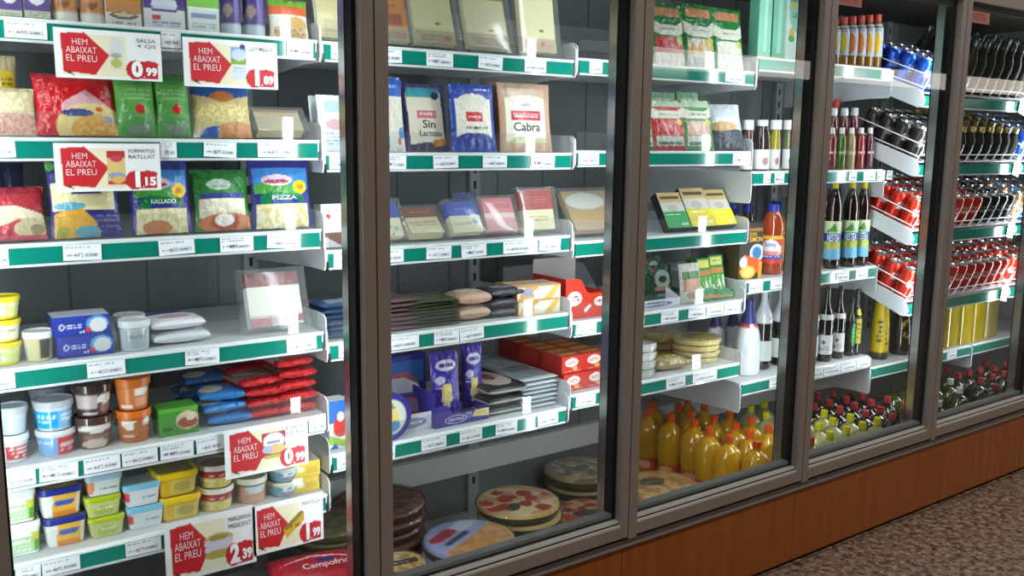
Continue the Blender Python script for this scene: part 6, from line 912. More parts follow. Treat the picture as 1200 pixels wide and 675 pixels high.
bottle(3.0426, 0.37, 1.2642, 0.0416, 0.2244, 'jug', '7a3434', 'd8d8d8', 'white capped red bottle in the rear row, second from the left', group='rear white capped bottles', capr=0.0135)
bottle(3.1071, 0.37, 1.2642, 0.0416, 0.2266, 'jug', '7a3434', 'd8d8d8', 'white capped red bottle in the rear row, third from the left', group='rear white capped bottles', capr=0.0135)
bottle(3.0985, 0.45, 1.2642, 0.003, 0.2561, 'jug', 'a84030', 'd8482c', 'orange capped red bottle at the very back, first from the left', group='rear orange capped bottles', capr=0.0105)
bottle(3.104, 0.45, 1.2642, 0.003, 0.2585, 'jug', 'a84030', 'd8482c', 'orange capped red bottle at the very back, second from the left', group='rear orange capped bottles', capr=0.0105)
bottle(3.1095, 0.45, 1.2642, 0.003, 0.2608, 'jug', 'a84030', 'd8482c', 'orange capped red bottle at the very back, third from the left', group='rear orange capped bottles', capr=0.0105)

# ---- fourth bay, third shelf
carton(2.4454, 0.28, 0.9022, 0.1021, 0.1893, [('bg', '3c3634'), ('e', 0.75, 0.46, 0.3, 0.16, 'd8e0e8'), ('e', 0.75, 0.46, 0.2, 0.11, '3a78b0'), ('p', [(0.0, 0.1), (0.2, 0.44), (0.9, 0.34), (1, 0.1)], 'e0582c'), ('e', 0.4, 0.12, 0.32, 0.12, 'ecb83c'), ('e', 0.4, 0.12, 0.22, 0.08, 'f0d080'), ('e', 0.2, 0.3, 0.16, 0.1, 'e8e0d0'), ('r', 0.85, 0.0, 1, 0.3, 'd8a030')], 'tall dark carton with orange slices and bold lettering', d=0.08, side='5a5038', top='3a3434', texts=[('SANGRIA', 0.38, 0.85, 0.96, 0.91, 'e0a040'), ('DON', 0.4, 0.76, 0.7, 0.83, 'e8b848'), ('SIMON', 0.4, 0.66, 0.96, 0.75, 'ecb83c')], rz=-8)
bottle(2.6136, 0.33, 0.9022, 0.0783, 0.2433, 'jug', 'c84f26', '2f3fa8', 'orange juice jug with a blue cap and a white oval on its label', band=(0.16, 0.56), band_art=[('bg', 'd84a3c'), ('r', 0, 0.86, 1, 1, 'e8b838'), ('e', 0.42, 0.62, 0.12, 0.24, 'f0ece8'), ('e', 0.5, 0.5, 0.1, 0.2, 'f0e8e4'), ('r', 0, 0.16, 1, 0.32, '3a4cae'), ('l', 0.3, 0.19, 0.6, 0.29, 'e8e8f4', 1), ('e', 0.42, 0.38, 0.14, 0.08, 'e88a80')], rz=-30.0, group='blue capped juice jugs', texts=[('Sunny', 0.335, 0.56, 0.5, 0.78, '2f4cb0')], capr=0.02)
bottle(2.7353, 0.34, 0.9022, 0.0739, 0.2328, 'jug', 'd8a020', '2f3fa8', 'yellow juice jug with a blue cap beside the post', band=(0.16, 0.6), band_art=[('bg', 'ecc428'), ('r', 0, 0.8, 1, 0.9, 'd8602c'), ('r', 0, 0.3, 1, 0.4, 'f0dc80')], group='blue capped juice jugs', capr=0.02)
bottle(2.6006, 0.5, 0.9022, 0.0488, 0.233, 'jug', '5a3430', '2f3fa8', 'brown drink jug with a blue cap behind the cartons, left one', group='rear blue capped jugs', capr=0.02)
bottle(2.6806, 0.5, 0.9022, 0.0554, 0.2305, 'jug', '5a3430', '2f3fa8', 'brown drink jug with a blue cap behind the cartons, right one', group='rear blue capped jugs', capr=0.02)
bottle(2.7924, 0.46, 0.9022, 0.0494, 0.2422, 'jug', 'b85028', '2f3fa8', 'orange juice jug standing behind the front jug', group='rear blue capped jugs', capr=0.02)
bottle(2.9187, 0.3, 0.9022, 0.0596, 0.3194, 'tea', '26130f', 'd8c828', 'iced tea bottle with a blue label beside the post', band=(0.11, 0.55), band_art=[('bg', '6fb0d4'), ('r', 0, 0.66, 1, 1, 'a8c8a0'), ('r', 0, 0.78, 1, 1, 'c8d4b0'), ('r', 0, 0.45, 1, 0.68, '23408c'), ('n', 0, 0.28, 1, 0.46, 'c8b850', '7aa850', 18), ('p', [(0.3, 0.7), (0.55, 0.74), (0.5, 0.95), (0.42, 0.82)], '4a8a3c')], rz=-40.0, group='iced tea bottles with blue labels', texts=[('NESTEA', 0.36, 0.47, 0.6, 0.66, 'e8ecf4')])
bottle(3.0236, 0.3, 0.9022, 0.0603, 0.3177, 'tea', '26130f', 'd8c828', 'iced tea bottle with a blue label, middle of three', band=(0.11, 0.55), band_art=[('bg', '6fb0d4'), ('r', 0, 0.66, 1, 1, 'a8c8a0'), ('r', 0, 0.78, 1, 1, 'c8d4b0'), ('r', 0, 0.45, 1, 0.68, '23408c'), ('n', 0, 0.28, 1, 0.46, 'c8b850', '7aa850', 18), ('p', [(0.3, 0.7), (0.55, 0.74), (0.5, 0.95), (0.42, 0.82)], '4a8a3c')], rz=-40.0, group='iced tea bottles with blue labels', texts=[('NESTEA', 0.36, 0.47, 0.6, 0.66, 'e8ecf4')])
bottle(3.098, 0.3, 0.9022, 0.058, 0.3159, 'tea', '26130f', 'dccc20', 'iced tea bottle with a blue label, rightmost of three', band=(0.11, 0.55), band_art=[('bg', '6fb0d4'), ('r', 0, 0.66, 1, 1, 'a8c8a0'), ('r', 0, 0.78, 1, 1, 'c8d4b0'), ('r', 0, 0.45, 1, 0.68, '23408c'), ('n', 0, 0.28, 1, 0.46, 'c8b850', '7aa850', 18), ('p', [(0.3, 0.7), (0.55, 0.74), (0.5, 0.95), (0.42, 0.82)], '4a8a3c')], rz=-40.0, group='iced tea bottles with blue labels', texts=[('NESTEA', 0.36, 0.47, 0.6, 0.66, 'e8ecf4')])
bottle(3.0413, 0.42, 0.9022, 0.047, 0.3123, 'tea', '2a1814', '2a34a0', 'dark bottle with a deep blue cap behind the iced tea, left one', group='rear dark bottles with blue caps')
bottle(3.1033, 0.42, 0.9022, 0.0475, 0.3109, 'tea', '2a1814', '2a34a0', 'dark bottle with a deep blue cap behind the iced tea, right one', group='rear dark bottles with blue caps')

# ---- fourth bay, fourth shelf
bottle(2.5137, 0.33, 0.5522, 0.0904, 0.2648, 'cone', 'dcdee2', '2c3470', 'front white cider bottle with a navy and red neck', bodyart=[('bg', 'dcdee2'), ('r', 0, 0.66, 1, 0.72, 'c03a3c'), ('r', 0, 0.72, 1, 1, '2c3470'), ('e', 0.42, 0.68, 0.05, 0.04, 'e8e0e4')], mat='plastic', capmat='plastic', group='white cider bottles with navy necks')
bottle(2.537, 0.5, 0.5522, 0.0738, 0.2052, 'cone', 'b8bec8', '2c3470', 'white cider bottle behind the omelettes, left one', bodyart=[('bg', 'dcdee2'), ('r', 0, 0.66, 1, 0.72, 'c03a3c'), ('r', 0, 0.72, 1, 1, '2c3470'), ('e', 0.42, 0.68, 0.05, 0.04, 'e8e0e4')], mat='plastic', group='white cider bottles with navy necks')
bottle(2.6329, 0.5, 0.5522, 0.0778, 0.1958, 'cone', 'b8bec8', '2c3470', 'white cider bottle behind the omelettes, right one', bodyart=[('bg', 'dcdee2'), ('r', 0, 0.66, 1, 0.72, 'c03a3c'), ('r', 0, 0.72, 1, 1, '2c3470'), ('e', 0.42, 0.68, 0.05, 0.04, 'e8e0e4')], mat='plastic', group='white cider bottles with navy necks')
bottle(2.6284, 0.36, 0.5522, 0.0686, 0.3057, 'wine', '14181a', 'd4d8dc', 'sparkling wine bottle with a white foil neck, left one', bodyart=[('bg', '14181a'), ('r', 0, 0.56, 1, 1, 'd4d8dc'), ('e', 0.5, 0.62, 0.03, 0.02, 'b84048')], band=(0.1, 0.34), band_art='d4d8d8', group='white necked sparkling wine bottles', mat='glass_bottle')
bottle(2.7317, 0.36, 0.5522, 0.0725, 0.2973, 'wine', '14181a', 'd4d8dc', 'sparkling wine bottle with a white foil neck, right one by the post', bodyart=[('bg', '14181a'), ('r', 0, 0.56, 1, 1, 'd4d8dc'), ('e', 0.5, 0.62, 0.03, 0.02, 'b84048')], band=(0.1, 0.34), band_art='d4d8d8', group='white necked sparkling wine bottles', mat='glass_bottle')
bottle(2.8325, 0.3, 0.5522, 0.048, 0.2909, 'wine', '10120f', '4a3a28', 'corked wine bottle with a white label, first from the left', band=(0.1, 0.36), band_art=[('bg', 'd8d8d8'), ('e', 0.42, 0.62, 0.04, 0.1, '4a4a4a'), ('l', 0.3, 0.2, 0.56, 0.42, '7a7a80', 2)], band2=((0.56, 0.63), 'd0d0d0'), group='corked wine bottles with white labels', mat='glass_bottle', rz=-35.0)
bottle(2.9145, 0.3, 0.5522, 0.0545, 0.2841, 'wine', '10120f', '4a3a28', 'corked wine bottle with a white label, second from the left', band=(0.1, 0.36), band_art=[('bg', 'd8d8d8'), ('e', 0.42, 0.62, 0.04, 0.1, '4a4a4a'), ('l', 0.3, 0.2, 0.56, 0.42, '7a7a80', 2)], band2=((0.56, 0.63), 'd0d0d0'), group='corked wine bottles with white labels', mat='glass_bottle', rz=-35.0)
bottle(2.9962, 0.3, 0.5522, 0.0458, 0.2773, 'wine', '10120f', '4a3a28', 'corked wine bottle with a white label, third from the left', band=(0.1, 0.36), band_art=[('bg', 'd8d8d8'), ('e', 0.42, 0.62, 0.04, 0.1, '4a4a4a'), ('l', 0.3, 0.2, 0.56, 0.42, '7a7a80', 2)], band2=((0.56, 0.63), 'd0d0d0'), group='corked wine bottles with white labels', mat='glass_bottle', rz=-35.0)
bottle(3.0719, 0.3, 0.5522, 0.04, 0.2245, 'spirit', '0e140e', '1a1a18', 'black spirit bottle with green lettering', mat='glass_bottle', band=(0.12, 0.62), band_art=[('bg', '0e140e'), ('e', 0.44, 0.5, 0.06, 0.4, '2f9a4a'), ('l', 0.4, 0.1, 0.48, 0.9, '50c068', 6)])
bottle(3.1052, 0.3, 0.5522, 0.0435, 0.2566, 'spirit', '14160c', '1a1a18', 'black spirit bottle with a yellow label', mat='glass_bottle', band=(0.18, 0.72), band_art=[('bg', '14160c'), ('r', 0.34, 0.0, 0.54, 0.7, 'b8a828'), ('e', 0.44, 0.86, 0.08, 0.12, 'c8b830'), ('l', 0.38, 0.1, 0.5, 0.6, '5a5210', 4)])
bottle(3.3193, 0.33, 0.5032, 0.0703, 0.2818, 'cone2', 'd0b01c', '3a3428', 'bright yellow conical bottle with black lettering', bodyart=[('bg', 'd4b418'), ('r', 0, 0, 1, 0.1, '3a3428'), ('l', 0.3, 0.25, 0.38, 0.6, '4a3c10', 5), ('l', 0.46, 0.2, 0.5, 0.5, '4a3c10', 4)], mat='plastic')

# ---- fifth bay, lower shelf
bottle(3.4678, 0.33, 0.5032, 0.081, 0.2512, 'cone', '16140f', '16140f', 'black conical bottle with gold lettering beside the yellow one', bodyart=[('bg', '17150f'), ('e', 0.44, 0.45, 0.06, 0.16, 'a89030'), ('e', 0.44, 0.45, 0.045, 0.13, '17150f'), ('e', 0.36, 0.5, 0.025, 0.05, 'a89030')], mat='shiny_plastic')
square_bottle(3.7656, 0.32, 0.5032, 0.106, 0.25, 'c9ac12', 'b0b0a8', 'large yellow square drink bottle, first from the post', group='large yellow square bottles')
square_bottle(3.8776, 0.32, 0.5032, 0.106, 0.25, 'c9ac12', '2c3ca8', 'large yellow square drink bottle, second from the post', group='large yellow square bottles')
square_bottle(3.9896, 0.32, 0.5032, 0.106, 0.25, 'c9ac12', '2c3ca8', 'large yellow square drink bottle, third from the post', group='large yellow square bottles')
square_bottle(4.1016, 0.32, 0.5032, 0.106, 0.25, 'b8a860', 'b8b8b8', 'large yellow square drink bottle, fourth from the post', group='large yellow square bottles')

# ---- shelves
shelf(0.145, 0.883, 1.573, 'white shelf with a green rail, top shelf of the first bay from the left', riser=0.05)
shelf(0.145, 0.883, 1.35, 'white shelf with a green rail, second shelf of the first bay from the left')
shelf(0.145, 0.883, 1.145, 'white shelf with a green rail, third shelf of the first bay from the left')
shelf(0.145, 0.883, 0.901, 'white shelf with a green rail, fourth shelf of the first bay from the left')
shelf(0.145, 0.883, 0.698, 'white shelf with a green rail, fifth shelf of the first bay from the left')
shelf(0.145, 0.883, 0.496, 'white shelf with a green rail, bottom shelf of the first bay from the left')
shelf(0.893, 1.632, 1.572, 'white shelf with a green rail, top shelf of the second bay from the left')
shelf(0.893, 1.632, 1.322, 'white shelf with a green rail, second shelf of the second bay from the left')
shelf(0.893, 1.632, 1.093, 'white shelf with a green rail, third shelf of the second bay from the left')
shelf(0.893, 1.632, 0.871, 'white shelf with a green rail, fourth shelf of the second bay from the left')
shelf(0.893, 1.632, 0.592, 'white shelf with a green rail, bottom shelf of the second bay from the left')
shelf(1.645, 2.379, 1.58, 'white shelf with a green rail, top shelf of the third bay from the left')
shelf(1.645, 2.379, 1.328, 'white shelf with a green rail, second shelf of the third bay from the left')
shelf(1.645, 2.379, 1.073, 'white shelf with a green rail, third shelf of the third bay from the left')
shelf(1.645, 2.379, 0.841, 'white shelf with a green rail, fourth shelf of the third bay from the left')
shelf(1.645, 2.379, 0.625, 'white shelf with a green rail, bottom shelf of the third bay from the left')
shelf(2.39, 3.13, 1.628, 'white shelf with a green rail, top shelf of the fourth bay from the left', plate_up=0.004, plate_dn=-0.1, riser=0)
shelf(2.39, 3.13, 1.263, 'white shelf with a green rail, second shelf of the fourth bay from the left', plate_up=0.004, plate_dn=-0.1, riser=0)
shelf(2.39, 3.13, 0.901, 'white shelf with a green rail, third shelf of the fourth bay from the left', plate_up=0.004, plate_dn=-0.1, riser=0)
shelf(2.39, 3.13, 0.551, 'white shelf with a green rail, bottom shelf of the fourth bay from the left', plate_up=0.004, plate_dn=-0.1, riser=0)
shelf(3.146, 3.885, 0.502, 'white shelf with a green rail under the can racks, fifth bay', plate_up=0.004, plate_dn=-0.1, riser=0)
shelf(3.897, 4.63, 0.502, 'white shelf with a green rail at the far right edge', plate_up=0.004, plate_dn=-0.1, riser=0)

# ---- price tags
price_tag(0.2917, 1.5530, 0.0724, 0.0340, 'white price tag on the top shelf rail of the first bay, leftmost', '1,98', tilt=0.0)
price_tag(0.5589, 1.5530, 0.0394, 0.0340, 'white price tag on the top shelf rail of the first bay, second from left', '2,45', tilt=0.0)
price_tag(0.8392, 1.5530, 0.0625, 0.0360, 'white price tag on the top shelf rail of the first bay, rightmost', '1,15', tilt=1.5)
price_tag(0.2434, 1.3300, 0.0315, 0.0340, 'white price tag on the second shelf rail of the first bay, leftmost', '3,20', tilt=-2.0)
price_tag(0.5432, 1.3300, 0.0329, 0.0360, 'white price tag on the second shelf rail of the first bay, second from left', '0,95', tilt=0.0)
price_tag(0.6516, 1.3300, 0.0701, 0.0340, 'white price tag on the second shelf rail of the first bay, third from left', '2,79', tilt=3.0)
price_tag(0.7770, 1.3300, 0.0852, 0.0340, 'white price tag on the second shelf rail of the first bay, rightmost', '1,59', tilt=0.0)
price_tag(0.2208, 1.1250, 0.0259, 0.0360, 'white price tag on the third shelf rail of the first bay, leftmost', '4,10', tilt=0.0)
price_tag(0.3655, 1.1250, 0.0710, 0.0340, 'white price tag on the third shelf rail of the first bay, second from left', '1,72', tilt=1.5)
price_tag(0.5506, 1.1250, 0.0742, 0.0340, 'white price tag on the third shelf rail of the first bay, third from left', '2,05', tilt=-2.0)
price_tag(0.6803, 1.1250, 0.0744, 0.0360, 'white price tag on the third shelf rail of the first bay, fourth from left', '1,98', tilt=0.0)
price_tag(0.7887, 1.1250, 0.0791, 0.0340, 'white price tag on the third shelf rail of the first bay, rightmost', '2,45', tilt=3.0)
price_tag(0.1999, 0.8810, 0.0579, 0.0340, 'white price tag on the fourth shelf rail of the first bay, leftmost', '1,15', tilt=0.0)
price_tag(0.3969, 0.8810, 0.0739, 0.0340, 'white price tag on the fourth shelf rail of the first bay, second from left', '3,20', tilt=0.0)
price_tag(0.5943, 0.8810, 0.0740, 0.0360, 'white price tag on the fourth shelf rail of the first bay, third from left', '0,95', tilt=1.5)
price_tag(0.8252, 0.8810, 0.0737, 0.0340, 'white price tag on the fourth shelf rail of the first bay, rightmost', '2,79', tilt=-2.0)
price_tag(0.2265, 0.6780, 0.0510, 0.0340, 'white price tag on the fifth shelf rail of the first bay, leftmost', '1,59', tilt=0.0)
price_tag(0.2951, 0.6780, 0.0721, 0.0360, 'white price tag on the fifth shelf rail of the first bay, second from left', '4,10', tilt=3.0)
price_tag(0.3773, 0.6780, 0.0710, 0.0340, 'white price tag on the fifth shelf rail of the first bay, third from left', '1,72', tilt=0.0)
price_tag(0.4532, 0.6780, 0.0726, 0.0340, 'white price tag on the fifth shelf rail of the first bay, fourth from left', '2,05', tilt=0.0)
price_tag(0.5309, 0.6780, 0.0706, 0.0360, 'white price tag on the fifth shelf rail of the first bay, fifth from left', '1,98', tilt=1.5)
price_tag(0.6026, 0.6780, 0.0604, 0.0340, 'white price tag on the fifth shelf rail of the first bay, sixth from left', '2,45', tilt=-2.0)
price_tag(0.8595, 0.6780, 0.0436, 0.0340, 'white price tag on the fifth shelf rail of the first bay, rightmost', '1,15', tilt=0.0)
price_tag(0.2255, 0.4760, 0.0458, 0.0360, 'white price tag on the bottom shelf rail of the first bay, leftmost', '3,20', tilt=3.0)
price_tag(0.2867, 0.4760, 0.0714, 0.0340, 'white price tag on the bottom shelf rail of the first bay, second from left', '0,95', tilt=0.0)
price_tag(0.4500, 0.4760, 0.0737, 0.0340, 'white price tag on the bottom shelf rail of the first bay, rightmost', '2,79', tilt=0.0)
price_tag(0.9320, 1.5520, 0.0361, 0.0340, 'white price tag on the top shelf rail of the second bay, leftmost', '1,59', tilt=1.5)
price_tag(1.0652, 1.5520, 0.0638, 0.0340, 'white price tag on the top shelf rail of the second bay, second from left', '4,10', tilt=-2.0)
price_tag(1.2034, 1.5520, 0.0759, 0.0360, 'white price tag on the top shelf rail of the second bay, third from left', '1,72', tilt=0.0)
price_tag(1.3547, 1.5520, 0.0739, 0.0340, 'white price tag on the top shelf rail of the second bay, fourth from left', '2,05', tilt=3.0)
price_tag(1.4982, 1.5520, 0.0707, 0.0340, 'white price tag on the top shelf rail of the second bay, rightmost', '1,98', tilt=0.0)
price_tag(0.9247, 1.3020, 0.0410, 0.0340, 'white price tag on the second shelf rail of the second bay, leftmost', '2,45', tilt=0.0)
price_tag(1.0739, 1.3020, 0.0653, 0.0360, 'white price tag on the second shelf rail of the second bay, second from left', '1,15', tilt=1.5)
price_tag(1.2204, 1.3020, 0.0729, 0.0340, 'white price tag on the second shelf rail of the second bay, third from left', '3,20', tilt=-2.0)
price_tag(1.3704, 1.3020, 0.0757, 0.0340, 'white price tag on the second shelf rail of the second bay, fourth from left', '0,95', tilt=0.0)
price_tag(1.5276, 1.3020, 0.0816, 0.0360, 'white price tag on the second shelf rail of the second bay, rightmost', '2,79', tilt=3.0)
price_tag(0.9264, 1.0730, 0.0329, 0.0360, 'white price tag on the third shelf rail of the second bay, leftmost', '1,59', tilt=0.0)
price_tag(1.0679, 1.0730, 0.0591, 0.0340, 'white price tag on the third shelf rail of the second bay, second from left', '4,10', tilt=0.0)
price_tag(1.2000, 1.0730, 0.0733, 0.0340, 'white price tag on the third shelf rail of the second bay, third from left', '1,72', tilt=1.5)
price_tag(1.3063, 1.0730, 0.0772, 0.0360, 'white price tag on the third shelf rail of the second bay, fourth from left', '2,05', tilt=-2.0)
price_tag(1.4468, 1.0730, 0.0940, 0.0340, 'white price tag on the third shelf rail of the second bay, fifth from left', '1,98', tilt=0.0)
price_tag(1.5575, 1.0730, 0.0749, 0.0340, 'white price tag on the third shelf rail of the second bay, rightmost', '2,45', tilt=3.0)
price_tag(0.9319, 0.8510, 0.0268, 0.0340, 'white price tag on the fourth shelf rail of the second bay, leftmost', '1,15', tilt=0.0)
price_tag(1.0912, 0.8510, 0.0971, 0.0340, 'white price tag on the fourth shelf rail of the second bay, second from left', '3,20', tilt=0.0)
price_tag(1.2227, 0.8510, 0.0752, 0.0360, 'white price tag on the fourth shelf rail of the second bay, third from left', '0,95', tilt=1.5)
price_tag(1.3007, 0.8510, 0.0754, 0.0340, 'white price tag on the fourth shelf rail of the second bay, rightmost', '2,79', tilt=-2.0)
price_tag(0.9206, 0.5720, 0.0249, 0.0340, 'white price tag on the bottom shelf rail of the second bay, leftmost', '1,59', tilt=0.0)
price_tag(1.0476, 0.5720, 0.0412, 0.0360, 'white price tag on the bottom shelf rail of the second bay, second from left', '4,10', tilt=3.0)
price_tag(1.1833, 0.5720, 0.0752, 0.0340, 'white price tag on the bottom shelf rail of the second bay, third from left', '1,72', tilt=0.0)
price_tag(1.2992, 0.5720, 0.0713, 0.0340, 'white price tag on the bottom shelf rail of the second bay, fourth from left', '2,05', tilt=0.0)
price_tag(1.4160, 0.5720, 0.0724, 0.0360, 'white price tag on the bottom shelf rail of the second bay, fifth from left', '1,98', tilt=1.5)
price_tag(1.5608, 0.5720, 0.0743, 0.0340, 'white price tag on the bottom shelf rail of the second bay, rightmost', '2,45', tilt=-2.0)
price_tag(1.7088, 1.5600, 0.0467, 0.0340, 'white price tag on the top shelf rail of the third bay, leftmost', '1,15', tilt=0.0)
price_tag(2.2837, 1.5600, 0.0913, 0.0340, 'white price tag on the top shelf rail of the third bay, rightmost', '3,20', tilt=3.0)
price_tag(1.6906, 1.3080, 0.0753, 0.0340, 'white price tag on the second shelf rail of the third bay, leftmost', '0,95', tilt=0.0)
price_tag(2.3348, 1.3080, 0.0862, 0.0360, 'white price tag on the second shelf rail of the third bay, rightmost', '2,79', tilt=0.0)
price_tag(1.6963, 0.8210, 0.0777, 0.0340, 'white price tag on the fourth shelf rail of the third bay, leftmost', '1,59', tilt=1.5)
price_tag(1.8966, 0.8210, 0.0600, 0.0340, 'white price tag on the fourth shelf rail of the third bay, second from left', '4,10', tilt=-2.0)
price_tag(2.0359, 0.8210, 0.0748, 0.0360, 'white price tag on the fourth shelf rail of the third bay, third from left', '1,72', tilt=0.0)
price_tag(2.1560, 0.8210, 0.0746, 0.0340, 'white price tag on the fourth shelf rail of the third bay, fourth from left', '2,05', tilt=3.0)
price_tag(2.2413, 0.8210, 0.0813, 0.0340, 'white price tag on the fourth shelf rail of the third bay, fifth from left', '1,98', tilt=0.0)
price_tag(2.3254, 0.8210, 0.0798, 0.0360, 'white price tag on the fourth shelf rail of the third bay, rightmost', '2,45', tilt=0.0)
price_tag(1.7013, 0.6050, 0.0756, 0.0340, 'white price tag on the bottom shelf rail of the third bay, leftmost', '1,15', tilt=1.5)
price_tag(2.0741, 0.6050, 0.0846, 0.0360, 'white price tag on the bottom shelf rail of the third bay, second from left', '3,20', tilt=-2.0)
price_tag(2.2075, 0.6050, 0.1136, 0.0340, 'white price tag on the bottom shelf rail of the third bay, rightmost', '0,95', tilt=0.0)
price_tag(3.1062, 1.6080, 0.0751, 0.0340, 'white price tag on the top shelf rail of the fourth bay, only one', '2,79', tilt=3.0)
price_tag(2.4640, 1.2430, 0.0347, 0.0340, 'white price tag on the second shelf rail of the fourth bay, leftmost', '1,59', tilt=0.0)
price_tag(2.5276, 1.2430, 0.0488, 0.0360, 'white price tag on the second shelf rail of the fourth bay, second from left', '4,10', tilt=0.0)
price_tag(2.9381, 1.2430, 0.0463, 0.0340, 'white price tag on the second shelf rail of the fourth bay, third from left', '1,72', tilt=1.5)
price_tag(3.0402, 1.2430, 0.0747, 0.0340, 'white price tag on the second shelf rail of the fourth bay, fourth from left', '2,05', tilt=-2.0)
price_tag(3.1129, 1.2430, 0.0492, 0.0360, 'white price tag on the second shelf rail of the fourth bay, fifth from left', '1,98', tilt=0.0)
price_tag(3.1679, 1.2430, 0.0390, 0.0340, 'white price tag on the second shelf rail of the fourth bay, rightmost', '2,45', tilt=3.0)
price_tag(2.4377, 0.8810, 0.0699, 0.0360, 'white price tag on the third shelf rail of the fourth bay, leftmost', '1,15', tilt=0.0)
price_tag(2.5646, 0.8810, 0.1054, 0.0340, 'white price tag on the third shelf rail of the fourth bay, second from left', '3,20', tilt=0.0)
price_tag(2.9179, 0.8810, 0.0780, 0.0340, 'white price tag on the third shelf rail of the fourth bay, third from left', '0,95', tilt=1.5)
price_tag(3.0363, 0.8810, 0.0759, 0.0360, 'white price tag on the third shelf rail of the fourth bay, rightmost', '2,79', tilt=-2.0)
price_tag(2.5935, 0.5310, 0.1131, 0.0340, 'white price tag on the bottom shelf rail of the fourth bay, leftmost', '1,59', tilt=0.0)
price_tag(2.7982, 0.5310, 0.0862, 0.0340, 'white price tag on the bottom shelf rail of the fourth bay, second from left', '4,10', tilt=3.0)
price_tag(2.8949, 0.5310, 0.0997, 0.0360, 'white price tag on the bottom shelf rail of the fourth bay, third from left', '1,72', tilt=0.0)
price_tag(2.9946, 0.5310, 0.0923, 0.0340, 'white price tag on the bottom shelf rail of the fourth bay, fourth from left', '2,05', tilt=0.0)
price_tag(3.0896, 0.5310, 0.0897, 0.0340, 'white price tag on the bottom shelf rail of the fourth bay, rightmost', '1,98', tilt=1.5)
price_tag(3.7272, 0.4820, 0.0757, 0.0340, 'white price tag on the lower shelf rail of the fifth bay, only one', '2,45', tilt=-2.0)

# ---- promotion signs
promo_sign(0.4361, 1.5133, 0.1985, 0.0939, '0', '99', [('e', 0.56, 0.62, 0.06, 0.28, 'd8dcdc'), ('r', 0.5, 0.2, 0.62, 0.5, 'dcdcc8'), ('e', 0.56, 0.34, 0.05, 0.1, 'b8b860'), ('e', 0.56, 0.5, 0.05, 0.05, 'a0a8a0')], 'price sign reading 0.99 on the top shelf, picturing a white bottle', head=['SALSA', '4 QS'], tilt=0)
promo_sign(0.6804, 1.5096, 0.2027, 0.0995, '1', '89', [('r', 0.49, 0.5, 0.66, 0.86, '8ab0d8'), ('r', 0.49, 0.5, 0.66, 0.62, '8aa838'), ('e', 0.58, 0.7, 0.08, 0.12, 'c8d4e4'), ('e', 0.62, 0.88, 0.03, 0.05, '2c4488'), ('r', 0.51, 0.18, 0.66, 0.48, 'd4dce8'), ('l', 0.53, 0.34, 0.64, 0.44, '8aa0b8', 2)], 'price sign reading 1.89 on the top shelf, picturing a blue and green carton', head=['LLET FRESCA'], tilt=0)
promo_sign(0.4231, 1.2933, 0.1991, 0.0951, '1', '15', [('r', 0.48, 0.18, 0.66, 0.84, 'e0c078'), ('r', 0.48, 0.7, 0.66, 0.84, 'b83038'), ('e', 0.57, 0.68, 0.06, 0.07, 'c84850'), ('r', 0.48, 0.14, 0.66, 0.2, 'c03a3c'), ('e', 0.57, 0.32, 0.08, 0.08, '8a9ac0'), ('e', 0.58, 0.24, 0.06, 0.08, 'e0b060')], 'price sign reading 1.15 hanging on the second shelf rail', head=['FORMATGE', 'RATLLAT'], tilt=0)
promo_sign(0.7309, 0.6469, 0.1988, 0.1145, '0', '99', [('r', 0.44, 0.3, 0.72, 0.8, 'b8323a'), ('e', 0.58, 0.62, 0.13, 0.18, 'e4e4ec'), ('r', 0.5, 0.58, 0.66, 0.62, '8a94b8'), ('e', 0.6, 0.45, 0.12, 0.1, 'd8b878'), ('r', 0.46, 0.26, 0.72, 0.34, 'b8b848'), ('e', 0.5, 0.46, 0.06, 0.08, 'a8b4d0')], 'price sign reading 0.99 below the red foil packs', head=['LA VACA', 'QUE RIU'], tilt=0)
promo_sign(0.594, 0.447, 0.2039, 0.1397, '2', '39', [('e', 0.58, 0.56, 0.16, 0.1, 'c8b460'), ('e', 0.58, 0.5, 0.16, 0.09, 'd4cadc'), ('e', 0.58, 0.4, 0.16, 0.1, 'd8ccdc'), ('e', 0.58, 0.3, 0.16, 0.08, 'b8a44c'), ('e', 0.58, 0.58, 0.11, 0.05, 'a09040')], 'price sign reading 2.39 under the bottom shelf of the left bay', head=['MARGARINA', 'PRESIDENT'], tilt=0)
promo_sign(0.7772, 0.4509, 0.1753, 0.1212, '1', '99', [('p', [(0.42, 0.42), (0.46, 0.2), (0.72, 0.5), (0.72, 0.66), (0.68, 0.72)], 'd8a828'), ('p', [(0.42, 0.42), (0.68, 0.72), (0.72, 0.66), (0.46, 0.36)], '8a7a30'), ('l', 0.5, 0.34, 0.68, 0.5, '7a4a18', 1)], 'price sign reading 1.99 picturing a yellow bar, under the bottom shelf', head=['MANTEGA'], tilt=0)

